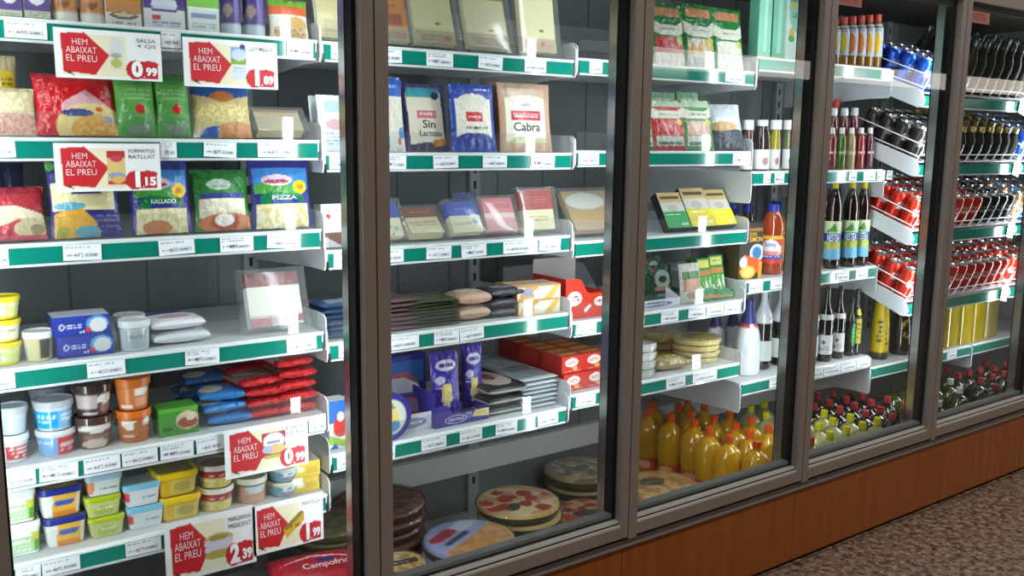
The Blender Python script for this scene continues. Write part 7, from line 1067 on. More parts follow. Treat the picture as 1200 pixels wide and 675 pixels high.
# ---- pizzas and bottles on the floor of the cabinet
round_pack(1.5808, 0.4037, 0.1008, 0.2666, 0.034, [('bg', 'c8a870')], '4c5232', 'bottom pepperoni pizza in the front stack, second bay', group='pepperoni pizzas in the front stack', name='pizza', rz=-25.0)
round_pack(1.5848, 0.4067, 0.1356, 0.2666, 0.034, [('bg', 'c8a870')], '4c5232', 'pepperoni pizza in the front stack, second bay, second from bottom', group='pepperoni pizzas in the front stack', name='pizza', rz=-8.0)
round_pack(1.5778, 0.4017, 0.1703, 0.2666, 0.034, [('bg', 'c8a870')], '4c5232', 'pepperoni pizza in the front stack, second bay, third from bottom', group='pepperoni pizzas in the front stack', name='pizza', rz=9.0)
round_pack(1.5828, 0.4037, 0.2051, 0.2666, 0.034, [('bg', 'c8a870')], '4c5232', 'pepperoni pizza in the front stack, second bay, fourth from bottom', group='pepperoni pizzas in the front stack', name='pizza', rz=26.0)
round_pack(1.5768, 0.4067, 0.2398, 0.2666, 0.034, [('bg', 'c8a870'), ('n', 0.06, 0.06, 0.94, 0.94, 'd8c498', 'c49a68', 9), ('m', 0.15, 0.15, 0.85, 0.85, 'a8362a', 16, 3, 0.085), ('e', 0.28, 0.5, 0.12, 0.07, '3a4030')], '4c5232', 'topmost pepperoni pizza in the front stack, second bay', group='pepperoni pizzas in the front stack', name='pizza', rz=43.0)
round_pack(1.9911, 0.602, 0.1008, 0.262, 0.0442, [('bg', 'b09a70')], '4a4c34', 'bottom vegetable pizza in the rear stack, second bay', group='vegetable pizzas in the rear stack', name='pizza', rz=-25.0)
round_pack(1.9951, 0.605, 0.1458, 0.262, 0.0442, [('bg', 'b09a70')], '4a4c34', 'vegetable pizza in the rear stack, second bay, second from bottom', group='vegetable pizzas in the rear stack', name='pizza', rz=-8.0)
round_pack(1.9881, 0.6, 0.1907, 0.262, 0.0442, [('bg', 'b09a70'), ('n', 0.06, 0.06, 0.94, 0.94, 'b8a888', '7a6a50', 11), ('m', 0.15, 0.15, 0.85, 0.85, 'dcd8cc', 16, 8, 0.035), ('m', 0.2, 0.2, 0.9, 0.8, '7c3a30', 12, 5, 0.04), ('e', 0.8, 0.6, 0.07, 0.05, 'd8c030'), ('e', 0.5, 0.5, 0.14, 0.09, '3a4a38')], '4a4c34', 'topmost vegetable pizza in the rear stack, second bay', group='vegetable pizzas in the rear stack', name='pizza', rz=9.0)
round_pack(1.8441, 0.3836, 0.1008, 0.2404, 0.0387, [('bg', 'c49a68')], '5a4a3a', 'lower ham pizza beside the front pepperoni stack', group='ham pizzas', name='pizza', rz=-25.0)
round_pack(1.8481, 0.3866, 0.1403, 0.2404, 0.0387, [('bg', 'c49a68'), ('n', 0.06, 0.06, 0.94, 0.94, 'b04a44', 'd0a880', 8), ('m', 0.2, 0.2, 0.8, 0.8, '8a2c30', 10, 6, 0.07), ('e', 0.45, 0.5, 0.2, 0.1, '3a3f34')], '5a4a3a', 'upper ham pizza beside the front pepperoni stack', group='ham pizzas', name='pizza', rz=-8.0)
round_pack(1.164, 0.5282, 0.1008, 0.2744, 0.0318, [('bg', '6e463c')], '4a302c', 'bottom brown wrapped pizza in the stack behind the post', group='brown wrapped pizzas in one stack', name='pizza', rz=-25.0)
round_pack(1.168, 0.5312, 0.1334, 0.2744, 0.0318, [('bg', '6e463c')], '4a302c', 'brown wrapped pizza in the stack behind the post, second from bottom', group='brown wrapped pizzas in one stack', name='pizza', rz=-8.0)
round_pack(1.161, 0.5262, 0.166, 0.2744, 0.0318, [('bg', '6e463c')], '4a302c', 'brown wrapped pizza in the stack behind the post, third from bottom', group='brown wrapped pizzas in one stack', name='pizza', rz=9.0)
round_pack(1.166, 0.5282, 0.1985, 0.2744, 0.0318, [('bg', '6e463c')], '4a302c', 'brown wrapped pizza in the stack behind the post, fourth from bottom', group='brown wrapped pizzas in one stack', name='pizza', rz=26.0)
round_pack(1.16, 0.5312, 0.2311, 0.2744, 0.0318, [('bg', '6e463c')], '4a302c', 'brown wrapped pizza in the stack behind the post, fifth from bottom', group='brown wrapped pizzas in one stack', name='pizza', rz=43.0)
round_pack(1.167, 0.5262, 0.2637, 0.2744, 0.0318, [('bg', '6e463c')], '4a302c', 'brown wrapped pizza in the stack behind the post, sixth from bottom', group='brown wrapped pizzas in one stack', name='pizza', rz=60.0)
round_pack(1.165, 0.5282, 0.2963, 0.2744, 0.0318, [('bg', '6e463c'), ('n', 0.04, 0.04, 0.96, 0.96, '946456', '58382f', 18), ('m', 0.1, 0.1, 0.9, 0.9, 'a07868', 14, 3, 0.05)], '4a302c', 'topmost brown wrapped pizza in the stack behind the post', group='brown wrapped pizzas in one stack', name='pizza', rz=77.0)
round_pack(1.3235, 0.2931, 0.1008, 0.2699, 0.0392, [('bg', '9aa4cc')], '5a5044', 'bottom blue labelled pizza in the middle stack', group='blue labelled pizzas in the middle stack', name='pizza', rz=-25.0)
round_pack(1.3275, 0.2961, 0.1408, 0.2699, 0.0392, [('bg', '9aa4cc')], '5a5044', 'blue labelled pizza in the middle stack, second from bottom', group='blue labelled pizzas in the middle stack', name='pizza', rz=-8.0)
round_pack(1.3205, 0.2911, 0.1809, 0.2699, 0.0392, [('bg', '9aa4cc')], '5a5044', 'blue labelled pizza in the middle stack, third from bottom', group='blue labelled pizzas in the middle stack', name='pizza', rz=9.0)
round_pack(1.3255, 0.2931, 0.2209, 0.2699, 0.0392, [('bg', '9aa4cc'), ('r', 0, 0, 1, 0.5, 'c89a68'), ('n', 0.05, 0.02, 0.95, 0.48, 'cc9c66', 'b87c50', 12), ('r', 0.2, 0.56, 0.62, 0.64, '3c3c58'), ('e', 0.4, 0.76, 0.26, 0.08, 'b02a38'), ('r', 0.58, 0.64, 0.9, 0.82, 'c8d0e0'), ('r', 0.25, 0.22, 0.7, 0.4, 'c08848')], '5a5044', 'topmost blue labelled pizza in the middle stack', group='blue labelled pizzas in the middle stack', name='pizza', rz=26.0)
round_pack(1.0669, 0.22, 0.1008, 0.1351, 0.0938, [('bg', 'c4a468')], '6a5638', 'lower pizza with a dark band at the front beside the post', group='pizzas with a dark band', name='pizza', rz=-25.0)
round_pack(1.0709, 0.223, 0.1954, 0.1351, 0.0938, [('bg', 'c4a468'), ('n', 0.04, 0.04, 0.96, 0.96, 'cca868', 'a87c44', 12), ('r', 0.15, 0.4, 0.85, 0.6, '2e2a28'), ('l', 0.2, 0.46, 0.7, 0.54, 'c8c4bc', 1), ('e', 0.4, 0.8, 0.2, 0.1, 'd8c8b0')], '6a5638', 'upper pizza with a dark band at the front beside the post', group='pizzas with a dark band', name='pizza', rz=-8.0)
round_pack(2.1066, 0.3261, 0.1008, 0.273, 0.0683, [('bg', 'c49660')], '5a5036', 'lower golden cheese pizza beside the orange drink bottles', group='golden cheese pizzas', name='pizza', rz=-25.0)
round_pack(2.1106, 0.3291, 0.1699, 0.273, 0.0683, [('bg', 'c49660'), ('n', 0.04, 0.04, 0.96, 0.96, 'd4ac70', 'b07c48', 16), ('e', 0.45, 0.62, 0.18, 0.13, '4a5240'), ('r', 0.3, 0.6, 0.6, 0.64, '7a8060')], '5a5036', 'upper golden cheese pizza beside the orange drink bottles', group='golden cheese pizzas', name='pizza', rz=-8.0)
round_pack(0.9575, 0.408, 0.1008, 0.1794, 0.0273, [('bg', '6a6244')], '5a5238', 'bottom olive edged pizza in the tall stack below the left bay', group='olive edged pizzas in the tall stack', name='pizza', rz=-25.0)
round_pack(0.9615, 0.411, 0.1289, 0.1794, 0.0273, [('bg', '6a6244')], '5a5238', 'olive edged pizza in the tall stack by the post, number two up', group='olive edged pizzas in the tall stack', name='pizza', rz=-8.0)
round_pack(0.9545, 0.406, 0.1571, 0.1794, 0.0273, [('bg', '6a6244')], '5a5238', 'olive edged pizza in the tall stack by the post, number three up', group='olive edged pizzas in the tall stack', name='pizza', rz=9.0)
round_pack(0.9595, 0.408, 0.1852, 0.1794, 0.0273, [('bg', '6a6244')], '5a5238', 'olive edged pizza in the tall stack by the post, number four up', group='olive edged pizzas in the tall stack', name='pizza', rz=26.0)
round_pack(0.9535, 0.411, 0.2134, 0.1794, 0.0273, [('bg', '6a6244')], '5a5238', 'olive edged pizza in the tall stack by the post, number five up', group='olive edged pizzas in the tall stack', name='pizza', rz=43.0)
round_pack(0.9605, 0.406, 0.2415, 0.1794, 0.0273, [('bg', '6a6244')], '5a5238', 'olive edged pizza in the tall stack by the post, number six up', group='olive edged pizzas in the tall stack', name='pizza', rz=60.0)
round_pack(0.9585, 0.408, 0.2697, 0.1794, 0.0273, [('bg', '6a6244')], '5a5238', 'olive edged pizza in the tall stack by the post, number seven up', group='olive edged pizzas in the tall stack', name='pizza', rz=77.0)
round_pack(0.9575, 0.411, 0.2978, 0.1794, 0.0273, [('bg', '6a6244')], '5a5238', 'olive edged pizza in the tall stack by the post, number eight up', group='olive edged pizzas in the tall stack', name='pizza', rz=94.0)
round_pack(0.9615, 0.406, 0.326, 0.1794, 0.0273, [('bg', '6a6244'), ('n', 0.04, 0.04, 0.96, 0.96, '7a7250', '5a5238', 14)], '5a5238', 'topmost olive edged pizza in the tall stack by the post', group='olive edged pizzas in the tall stack', name='pizza', rz=111.0)
flat_pack(0.79, 0.105, 0.1008, 0.2, 0.17, 0.051, [('bg', '5a4038'), ('e', 0.5, 0.5, 0.4, 0.3, '7a5040')], 'dark food pack under the red lettered pack, bottom one', mat='gloss_film', edge='3a2a26', name='food_bag', group='dark food packs under the red pack')
flat_pack(0.794, 0.105, 0.1528, 0.2, 0.17, 0.051, [('bg', '5a4038'), ('e', 0.5, 0.5, 0.4, 0.3, '7a5040')], 'dark food pack under the red lettered pack, second one', mat='gloss_film', edge='3a2a26', name='food_bag', group='dark food packs under the red pack')
flat_pack(0.798, 0.105, 0.2048, 0.2, 0.17, 0.051, [('bg', '5a4038'), ('e', 0.5, 0.5, 0.4, 0.3, '7a5040')], 'dark food pack under the red lettered pack, third one', mat='gloss_film', edge='3a2a26', name='food_bag', group='dark food packs under the red pack')
flat_pack(0.802, 0.105, 0.2568, 0.2, 0.17, 0.051, [('bg', '5a4038'), ('e', 0.5, 0.5, 0.4, 0.3, '7a5040')], 'dark food pack under the red lettered pack, top one', mat='gloss_film', edge='3a2a26', name='food_bag', group='dark food packs under the red pack')
flat_pack(0.8, 0.1, 0.311, 0.2, 0.17, 0.05, [('bg', 'b02430'), ('e', 0.6, 0.5, 0.4, 0.3, 'a01c28'), ('r', 0.55, 0.55, 0.75, 0.66, '2c3068'), ('p', [(0.1, 0.62), (0.5, 0.8), (0.95, 0.7), (0.95, 0.66), (0.5, 0.74)], 'd8b8bc')], 'red pack with flowing white lettering on the cabinet floor', mat='gloss_film', edge='7a1c22', name='meat_pack', rz=-10.0, texts=[('Campofrio', 0.36, 0.3, 0.92, 0.52, 'd8b8bc')])
flat_pack(0.5, 0.1, 0.1008, 0.2, 0.2, 0.05, [('bg', '5a4038'), ('e', 0.5, 0.5, 0.4, 0.3, '7a5040'), ('r', 0.2, 0.2, 0.4, 0.8, '8a3a34')], 'dark brown food pack lying behind the red lettered pack', mat='gloss_film', edge='3a2a26', name='food_bag', rz=8.0)
flat_pack(1.56, 0.085, 0.1008, 0.24, 0.09, 0.02, [('bg', '2a2c28'), ('p', [(0.5, 0.3), (0.62, 0.5), (0.7, 0.35), (0.85, 0.55), (0.8, 0.85), (0.6, 0.75), (0.55, 0.9), (0.46, 0.6)], 'b83a40')], 'dark flat pack with a red label at the front of the pizzas', edge='24241f', name='flat_box')
bottle(2.6646, 0.08, 0.1005, 0.09, 0.28, 'soda', 'cccc8c', 'dcd418', 'pale lemon soda bottle, yellow cap, front row, first from the left', rz=-38.0, ns=26, group='lemon soda bottles with yellow caps', band=(0.2, 0.36), band_art=[('bg', 'd4cc68'), ('e', 0.42, 0.5, 0.1, 0.4, 'e8e8b0')])
bottle(2.7603, 0.08, 0.1005, 0.09, 0.28, 'soda', 'cccc8c', 'dcd418', 'pale lemon soda bottle, yellow cap, front row, second from the left', rz=-38.0, ns=26, group='lemon soda bottles with yellow caps', band=(0.2, 0.36), band_art=[('bg', 'd4cc68'), ('e', 0.42, 0.5, 0.1, 0.4, 'e8e8b0')])
bottle(2.8537, 0.08, 0.1005, 0.09, 0.28, 'soda', 'cccc8c', 'dcd418', 'pale lemon soda bottle, yellow cap, front row, third from the left', rz=-38.0, ns=26, group='lemon soda bottles with yellow caps', band=(0.2, 0.36), band_art=[('bg', 'd4cc68'), ('e', 0.42, 0.5, 0.1, 0.4, 'e8e8b0')])
bottle(2.9465, 0.08, 0.1005, 0.09, 0.28, 'soda', 'cccc8c', 'dcd418', 'pale lemon soda bottle, yellow cap, front row, fourth from the left', rz=-38.0, ns=26, group='lemon soda bottles with yellow caps', band=(0.2, 0.36), band_art=[('bg', 'd4cc68'), ('e', 0.42, 0.5, 0.1, 0.4, 'e8e8b0')])
bottle(2.624, 0.1636, 0.1005, 0.09, 0.28, 'soda', 'cccc8c', 'dcd418', 'pale lemon soda bottle, yellow cap, second row, first from the left', rz=-38.0, ns=26, group='lemon soda bottles with yellow caps', band=(0.2, 0.36), band_art=[('bg', 'd4cc68'), ('e', 0.42, 0.5, 0.1, 0.4, 'e8e8b0')])
bottle(2.7167, 0.1621, 0.1005, 0.09, 0.28, 'soda', 'cccc8c', 'dcd418', 'pale lemon soda bottle, yellow cap, second row, second from the left', rz=-38.0, ns=26, group='lemon soda bottles with yellow caps', band=(0.2, 0.36), band_art=[('bg', 'd4cc68'), ('e', 0.42, 0.5, 0.1, 0.4, 'e8e8b0')])
bottle(2.7729, 0.2651, 0.1005, 0.09, 0.28, 'soda', 'cccc8c', 'dcd418', 'pale lemon soda bottle, yellow cap, second row, third from the left', rz=-38.0, ns=26, group='lemon soda bottles with yellow caps', band=(0.2, 0.36), band_art=[('bg', 'd4cc68'), ('e', 0.42, 0.5, 0.1, 0.4, 'e8e8b0')])
bottle(2.8089, 0.1703, 0.1005, 0.09, 0.28, 'soda', 'cccc8c', 'dcd418', 'pale lemon soda bottle, yellow cap, second row, fourth from the left', rz=-38.0, ns=26, group='lemon soda bottles with yellow caps', band=(0.2, 0.36), band_art=[('bg', 'd4cc68'), ('e', 0.42, 0.5, 0.1, 0.4, 'e8e8b0')])
bottle(2.8631, 0.2456, 0.1005, 0.09, 0.28, 'soda', 'cccc8c', 'dcd418', 'pale lemon soda bottle, yellow cap, second row, fifth from the left', rz=-38.0, ns=26, group='lemon soda bottles with yellow caps', band=(0.2, 0.36), band_art=[('bg', 'd4cc68'), ('e', 0.42, 0.5, 0.1, 0.4, 'e8e8b0')])
bottle(2.9006, 0.1608, 0.1005, 0.09, 0.28, 'soda', 'cccc8c', 'dcd418', 'pale lemon soda bottle, yellow cap, second row, sixth from the left', rz=-38.0, ns=26, group='lemon soda bottles with yellow caps', band=(0.2, 0.36), band_art=[('bg', 'd4cc68'), ('e', 0.42, 0.5, 0.1, 0.4, 'e8e8b0')])
bottle(2.9552, 0.4071, 0.1005, 0.09, 0.28, 'soda', 'cccc8c', 'dcd418', 'pale lemon soda bottle, yellow cap, fourth row, first from the left', rz=-38.0, ns=26, group='lemon soda bottles with yellow caps', band=(0.2, 0.36), band_art=[('bg', 'd4cc68'), ('e', 0.42, 0.5, 0.1, 0.4, 'e8e8b0')])
bottle(2.5584, 0.08, 0.1005, 0.088, 0.28, 'soda', 'd8902a', 'd84a20', 'single orange soda bottle among the lemon soda bottles', rz=-38.0, ns=26, band=(0.2, 0.36), band_art=[('bg', 'd0521c'), ('e', 0.42, 0.5, 0.1, 0.36, 'e8a060'), ('l', 0.36, 0.35, 0.5, 0.65, 'f0d8c0', 1)])
bottle(3.0394, 0.08, 0.1005, 0.09, 0.28, 'soda', '1a0d0a', 'b03034', 'dark cola bottle, red cap, front row, first from the left', rz=-38.0, ns=26, group='dark cola bottles with red caps', band=(0.2, 0.36), band_art=[('bg', 'b8282c'), ('l', 0.36, 0.3, 0.56, 0.7, 'e8d8d8', 1)])
bottle(3.0861, 0.1594, 0.1005, 0.09, 0.28, 'soda', '1a0d0a', 'b03034', 'dark cola bottle, red cap, front row, second from the left', rz=-38.0, ns=26, group='dark cola bottles with red caps', band=(0.2, 0.36), band_art=[('bg', 'b8282c'), ('l', 0.36, 0.3, 0.56, 0.7, 'e8d8d8', 1)])
bottle(3.1341, 0.08, 0.1005, 0.09, 0.28, 'soda', '1a0d0a', 'b03034', 'dark cola bottle, red cap, front row, third from the left', rz=-38.0, ns=26, group='dark cola bottles with red caps', band=(0.2, 0.36), band_art=[('bg', 'b8282c'), ('l', 0.36, 0.3, 0.56, 0.7, 'e8d8d8', 1)])
bottle(3.2102, 0.1326, 0.1005, 0.09, 0.28, 'soda', '1a0d0a', 'b03034', 'dark cola bottle, red cap, front row, fourth from the left', rz=-38.0, ns=26, group='dark cola bottles with red caps', band=(0.2, 0.36), band_art=[('bg', 'b8282c'), ('l', 0.36, 0.3, 0.56, 0.7, 'e8d8d8', 1)])
bottle(2.9556, 0.2444, 0.1005, 0.09, 0.28, 'soda', '1a0d0a', 'b03034', 'dark cola bottle, red cap, second row, first from the left', rz=-38.0, ns=26, group='dark cola bottles with red caps', band=(0.2, 0.36), band_art=[('bg', 'b8282c'), ('l', 0.36, 0.3, 0.56, 0.7, 'e8d8d8', 1)])
bottle(2.9932, 0.16, 0.1005, 0.09, 0.28, 'soda', '1a0d0a', 'b03034', 'dark cola bottle, red cap, second row, second from the left', rz=-38.0, ns=26, group='dark cola bottles with red caps', band=(0.2, 0.36), band_art=[('bg', 'b8282c'), ('l', 0.36, 0.3, 0.56, 0.7, 'e8d8d8', 1)])
bottle(3.0484, 0.2436, 0.1005, 0.09, 0.28, 'soda', '1a0d0a', 'b03034', 'dark cola bottle, red cap, second row, third from the left', rz=-38.0, ns=26, group='dark cola bottles with red caps', band=(0.2, 0.36), band_art=[('bg', 'b8282c'), ('l', 0.36, 0.3, 0.56, 0.7, 'e8d8d8', 1)])
bottle(3.1411, 0.2331, 0.1005, 0.09, 0.28, 'soda', '1a0d0a', 'b03034', 'dark cola bottle, red cap, second row, fourth from the left', rz=-38.0, ns=26, group='dark cola bottles with red caps', band=(0.2, 0.36), band_art=[('bg', 'b8282c'), ('l', 0.36, 0.3, 0.56, 0.7, 'e8d8d8', 1)])
bottle(3.2334, 0.2225, 0.1005, 0.09, 0.28, 'soda', '1a0d0a', 'b03034', 'dark cola bottle, red cap, second row, fifth from the left', rz=-38.0, ns=26, group='dark cola bottles with red caps', band=(0.2, 0.36), band_art=[('bg', 'b8282c'), ('l', 0.36, 0.3, 0.56, 0.7, 'e8d8d8', 1)])
bottle(2.9111, 0.3256, 0.1005, 0.09, 0.28, 'soda', '1a0d0a', 'b03034', 'dark cola bottle, red cap, third row, first from the left', rz=-38.0, ns=26, group='dark cola bottles with red caps', band=(0.2, 0.36), band_art=[('bg', 'b8282c'), ('l', 0.36, 0.3, 0.56, 0.7, 'e8d8d8', 1)])
bottle(3.0038, 0.3243, 0.1005, 0.09, 0.28, 'soda', '1a0d0a', 'b03034', 'dark cola bottle, red cap, third row, second from the left', rz=-38.0, ns=26, group='dark cola bottles with red caps', band=(0.2, 0.36), band_art=[('bg', 'b8282c'), ('l', 0.36, 0.3, 0.56, 0.7, 'e8d8d8', 1)])
bottle(3.1037, 0.318, 0.1005, 0.09, 0.28, 'soda', '1a0d0a', 'b03034', 'dark cola bottle, red cap, third row, third from the left', rz=-38.0, ns=26, group='dark cola bottles with red caps', band=(0.2, 0.36), band_art=[('bg', 'b8282c'), ('l', 0.36, 0.3, 0.56, 0.7, 'e8d8d8', 1)])
bottle(3.1961, 0.3075, 0.1005, 0.09, 0.28, 'soda', '1a0d0a', 'b03034', 'dark cola bottle, red cap, third row, fourth from the left', rz=-38.0, ns=26, group='dark cola bottles with red caps', band=(0.2, 0.36), band_art=[('bg', 'b8282c'), ('l', 0.36, 0.3, 0.56, 0.7, 'e8d8d8', 1)])
bottle(3.0481, 0.406, 0.1005, 0.09, 0.28, 'soda', '1a0d0a', 'b03034', 'dark cola bottle, red cap, fourth row, first from the left', rz=-38.0, ns=26, group='dark cola bottles with red caps', band=(0.2, 0.36), band_art=[('bg', 'b8282c'), ('l', 0.36, 0.3, 0.56, 0.7, 'e8d8d8', 1)])
bottle(3.1409, 0.4029, 0.1005, 0.09, 0.28, 'soda', '1a0d0a', 'b03034', 'dark cola bottle, red cap, fourth row, second from the left', rz=-38.0, ns=26, group='dark cola bottles with red caps', band=(0.2, 0.36), band_art=[('bg', 'b8282c'), ('l', 0.36, 0.3, 0.56, 0.7, 'e8d8d8', 1)])
bottle(3.2334, 0.3927, 0.1005, 0.09, 0.28, 'soda', '1a0d0a', 'b03034', 'dark cola bottle, red cap, fourth row, third from the left', rz=-38.0, ns=26, group='dark cola bottles with red caps', band=(0.2, 0.36), band_art=[('bg', 'b8282c'), ('l', 0.36, 0.3, 0.56, 0.7, 'e8d8d8', 1)])
bottle(3.7854, 0.08, 0.1005, 0.085, 0.28, 'soda', '2c2e26', 'b03438', 'clear red capped bottle, fifth bay, front row, first from the left', rz=-38.0, ns=26, group='red capped clear bottles in the right cabinet')
bottle(3.8397, 0.1699, 0.1005, 0.085, 0.28, 'soda', '2c2e26', 'b03438', 'clear red capped bottle, fifth bay, second row, first from the left', rz=-38.0, ns=26, group='red capped clear bottles in the right cabinet')
bottle(3.844, 0.2689, 0.1005, 0.085, 0.28, 'soda', '2c2e26', 'b03438', 'clear red capped bottle, fifth bay, second row, second from the left', rz=-38.0, ns=26, group='red capped clear bottles in the right cabinet')
bottle(3.9504, 0.1751, 0.1005, 0.085, 0.28, 'soda', '2c2e26', 'b03438', 'clear red capped bottle, fifth bay, second row, third from the left', rz=-38.0, ns=26, group='red capped clear bottles in the right cabinet')
bottle(4.0223, 0.2647, 0.1005, 0.085, 0.28, 'soda', '2c2e26', 'b03438', 'clear red capped bottle, fifth bay, second row, fourth from the left', rz=-38.0, ns=26, group='red capped clear bottles in the right cabinet')
bottle(4.046, 0.1748, 0.1005, 0.085, 0.28, 'soda', '2c2e26', 'b03438', 'clear red capped bottle, fifth bay, second row, fifth from the left', rz=-38.0, ns=26, group='red capped clear bottles in the right cabinet')
bottle(4.1083, 0.2459, 0.1005, 0.085, 0.28, 'soda', '2c2e26', 'b03438', 'clear red capped bottle, fifth bay, second row, sixth from the left', rz=-38.0, ns=26, group='red capped clear bottles in the right cabinet')
bottle(4.2336, 0.2589, 0.1005, 0.085, 0.28, 'soda', '2c2e26', 'b03438', 'clear red capped bottle, fifth bay, second row, seventh from the left', rz=-38.0, ns=26, group='red capped clear bottles in the right cabinet')
bottle(3.887, 0.3457, 0.1005, 0.085, 0.28, 'soda', '2c2e26', 'b03438', 'clear red capped bottle, fifth bay, third row, first from the left', rz=-38.0, ns=26, group='red capped clear bottles in the right cabinet')
bottle(3.9346, 0.2717, 0.1005, 0.085, 0.28, 'soda', '2c2e26', 'b03438', 'clear red capped bottle, fifth bay, third row, second from the left', rz=-38.0, ns=26, group='red capped clear bottles in the right cabinet')
bottle(4.1705, 0.3202, 0.1005, 0.085, 0.28, 'soda', '2c2e26', 'b03438', 'clear red capped bottle, fifth bay, third row, third from the left', rz=-38.0, ns=26, group='red capped clear bottles in the right cabinet')
bottle(3.3531, 0.08, 0.1005, 0.09, 0.28, 'soda', '3a4614', 'c8ccc8', 'green soda bottle, fifth bay, front row, first from the left', rz=-38.0, ns=26, group='green soda bottles in the right cabinet')
bottle(3.6136, 0.1386, 0.1005, 0.09, 0.28, 'soda', '3a4614', 'c8ccc8', 'green soda bottle, fifth bay, front row, second from the left', rz=-38.0, ns=26, group='green soda bottles in the right cabinet')
bottle(3.6219, 0.2476, 0.1005, 0.09, 0.28, 'soda', '3a4614', 'c8ccc8', 'green soda bottle, fifth bay, second row, first from the left', rz=-38.0, ns=26, group='green soda bottles in the right cabinet')
bottle(3.7138, 0.2337, 0.1005, 0.09, 0.28, 'soda', '3a4614', 'c8ccc8', 'green soda bottle, fifth bay, second row, second from the left', rz=-38.0, ns=26, group='green soda bottles in the right cabinet')
bottle(2.37, 0.1509, 0.1005, 0.094, 0.28, 'soda', 'f0b40a', 'e0521c', 'orange soda bottle with orange cap, front row, first from the left', rz=-38.0, ns=26, group='orange soda bottles', band=(0.2, 0.36), band_art=[('bg', 'd0521c'), ('e', 0.42, 0.5, 0.1, 0.36, 'e8a060'), ('l', 0.36, 0.35, 0.5, 0.65, 'f0d8c0', 1)])
bottle(2.4689, 0.1467, 0.1005, 0.094, 0.28, 'soda', 'f0b40a', 'e0521c', 'orange soda bottle with orange cap, front row, second from the left', rz=-38.0, ns=26, group='orange soda bottles', band=(0.2, 0.36), band_art=[('bg', 'd0521c'), ('e', 0.42, 0.5, 0.1, 0.36, 'e8a060'), ('l', 0.36, 0.35, 0.5, 0.65, 'f0d8c0', 1)])
bottle(2.3423, 0.2439, 0.1005, 0.094, 0.28, 'soda', 'f0b40a', 'e0521c', 'orange soda bottle with orange cap, second row, first from the left', rz=-38.0, ns=26, group='orange soda bottles', band=(0.2, 0.36), band_art=[('bg', 'd0521c'), ('e', 0.42, 0.5, 0.1, 0.36, 'e8a060'), ('l', 0.36, 0.35, 0.5, 0.65, 'f0d8c0', 1)])
bottle(2.4391, 0.239, 0.1005, 0.094, 0.28, 'soda', 'f0b40a', 'e0521c', 'orange soda bottle with orange cap, second row, second from the left', rz=-38.0, ns=26, group='orange soda bottles', band=(0.2, 0.36), band_art=[('bg', 'd0521c'), ('e', 0.42, 0.5, 0.1, 0.36, 'e8a060'), ('l', 0.36, 0.35, 0.5, 0.65, 'f0d8c0', 1)])
bottle(2.5421, 0.2414, 0.1005, 0.094, 0.28, 'soda', 'f0b40a', 'e0521c', 'orange soda bottle with orange cap, second row, third from the left', rz=-38.0, ns=26, group='orange soda bottles', band=(0.2, 0.36), band_art=[('bg', 'd0521c'), ('e', 0.42, 0.5, 0.1, 0.36, 'e8a060'), ('l', 0.36, 0.35, 0.5, 0.65, 'f0d8c0', 1)])
bottle(2.348, 0.3407, 0.1005, 0.094, 0.28, 'soda', 'f0b40a', 'e0521c', 'orange soda bottle with orange cap, third row, first from the left', rz=-38.0, ns=26, group='orange soda bottles', band=(0.2, 0.36), band_art=[('bg', 'd0521c'), ('e', 0.42, 0.5, 0.1, 0.36, 'e8a060'), ('l', 0.36, 0.35, 0.5, 0.65, 'f0d8c0', 1)])
bottle(2.4712, 0.3305, 0.1005, 0.094, 0.28, 'soda', 'f0b40a', 'e0521c', 'orange soda bottle with orange cap, third row, second from the left', rz=-38.0, ns=26, group='orange soda bottles', band=(0.2, 0.36), band_art=[('bg', 'd0521c'), ('e', 0.42, 0.5, 0.1, 0.36, 'e8a060'), ('l', 0.36, 0.35, 0.5, 0.65, 'f0d8c0', 1)])
bottle(2.5678, 0.339, 0.1005, 0.094, 0.28, 'soda', 'f0b40a', 'e0521c', 'orange soda bottle with orange cap, third row, third from the left', rz=-38.0, ns=26, group='orange soda bottles', band=(0.2, 0.36), band_art=[('bg', 'd0521c'), ('e', 0.42, 0.5, 0.1, 0.36, 'e8a060'), ('l', 0.36, 0.35, 0.5, 0.65, 'f0d8c0', 1)])
bottle(2.3731, 0.4344, 0.1005, 0.094, 0.28, 'soda', 'f0b40a', 'e0521c', 'orange soda bottle with orange cap, fourth row, first from the left', rz=-38.0, ns=26, group='orange soda bottles', band=(0.2, 0.36), band_art=[('bg', 'd0521c'), ('e', 0.42, 0.5, 0.1, 0.36, 'e8a060'), ('l', 0.36, 0.35, 0.5, 0.65, 'f0d8c0', 1)])
bottle(2.4699, 0.4274, 0.1005, 0.094, 0.28, 'soda', 'f0b40a', 'e0521c', 'orange soda bottle with orange cap, fourth row, second from the left', rz=-38.0, ns=26, group='orange soda bottles', band=(0.2, 0.36), band_art=[('bg', 'd0521c'), ('e', 0.42, 0.5, 0.1, 0.36, 'e8a060'), ('l', 0.36, 0.35, 0.5, 0.65, 'f0d8c0', 1)])
bottle(2.5663, 0.438, 0.1005, 0.094, 0.28, 'soda', 'f0b40a', 'e0521c', 'orange soda bottle with orange cap, fourth row, third from the left', rz=-38.0, ns=26, group='orange soda bottles', band=(0.2, 0.36), band_art=[('bg', 'd0521c'), ('e', 0.42, 0.5, 0.1, 0.36, 'e8a060'), ('l', 0.36, 0.35, 0.5, 0.65, 'f0d8c0', 1)])
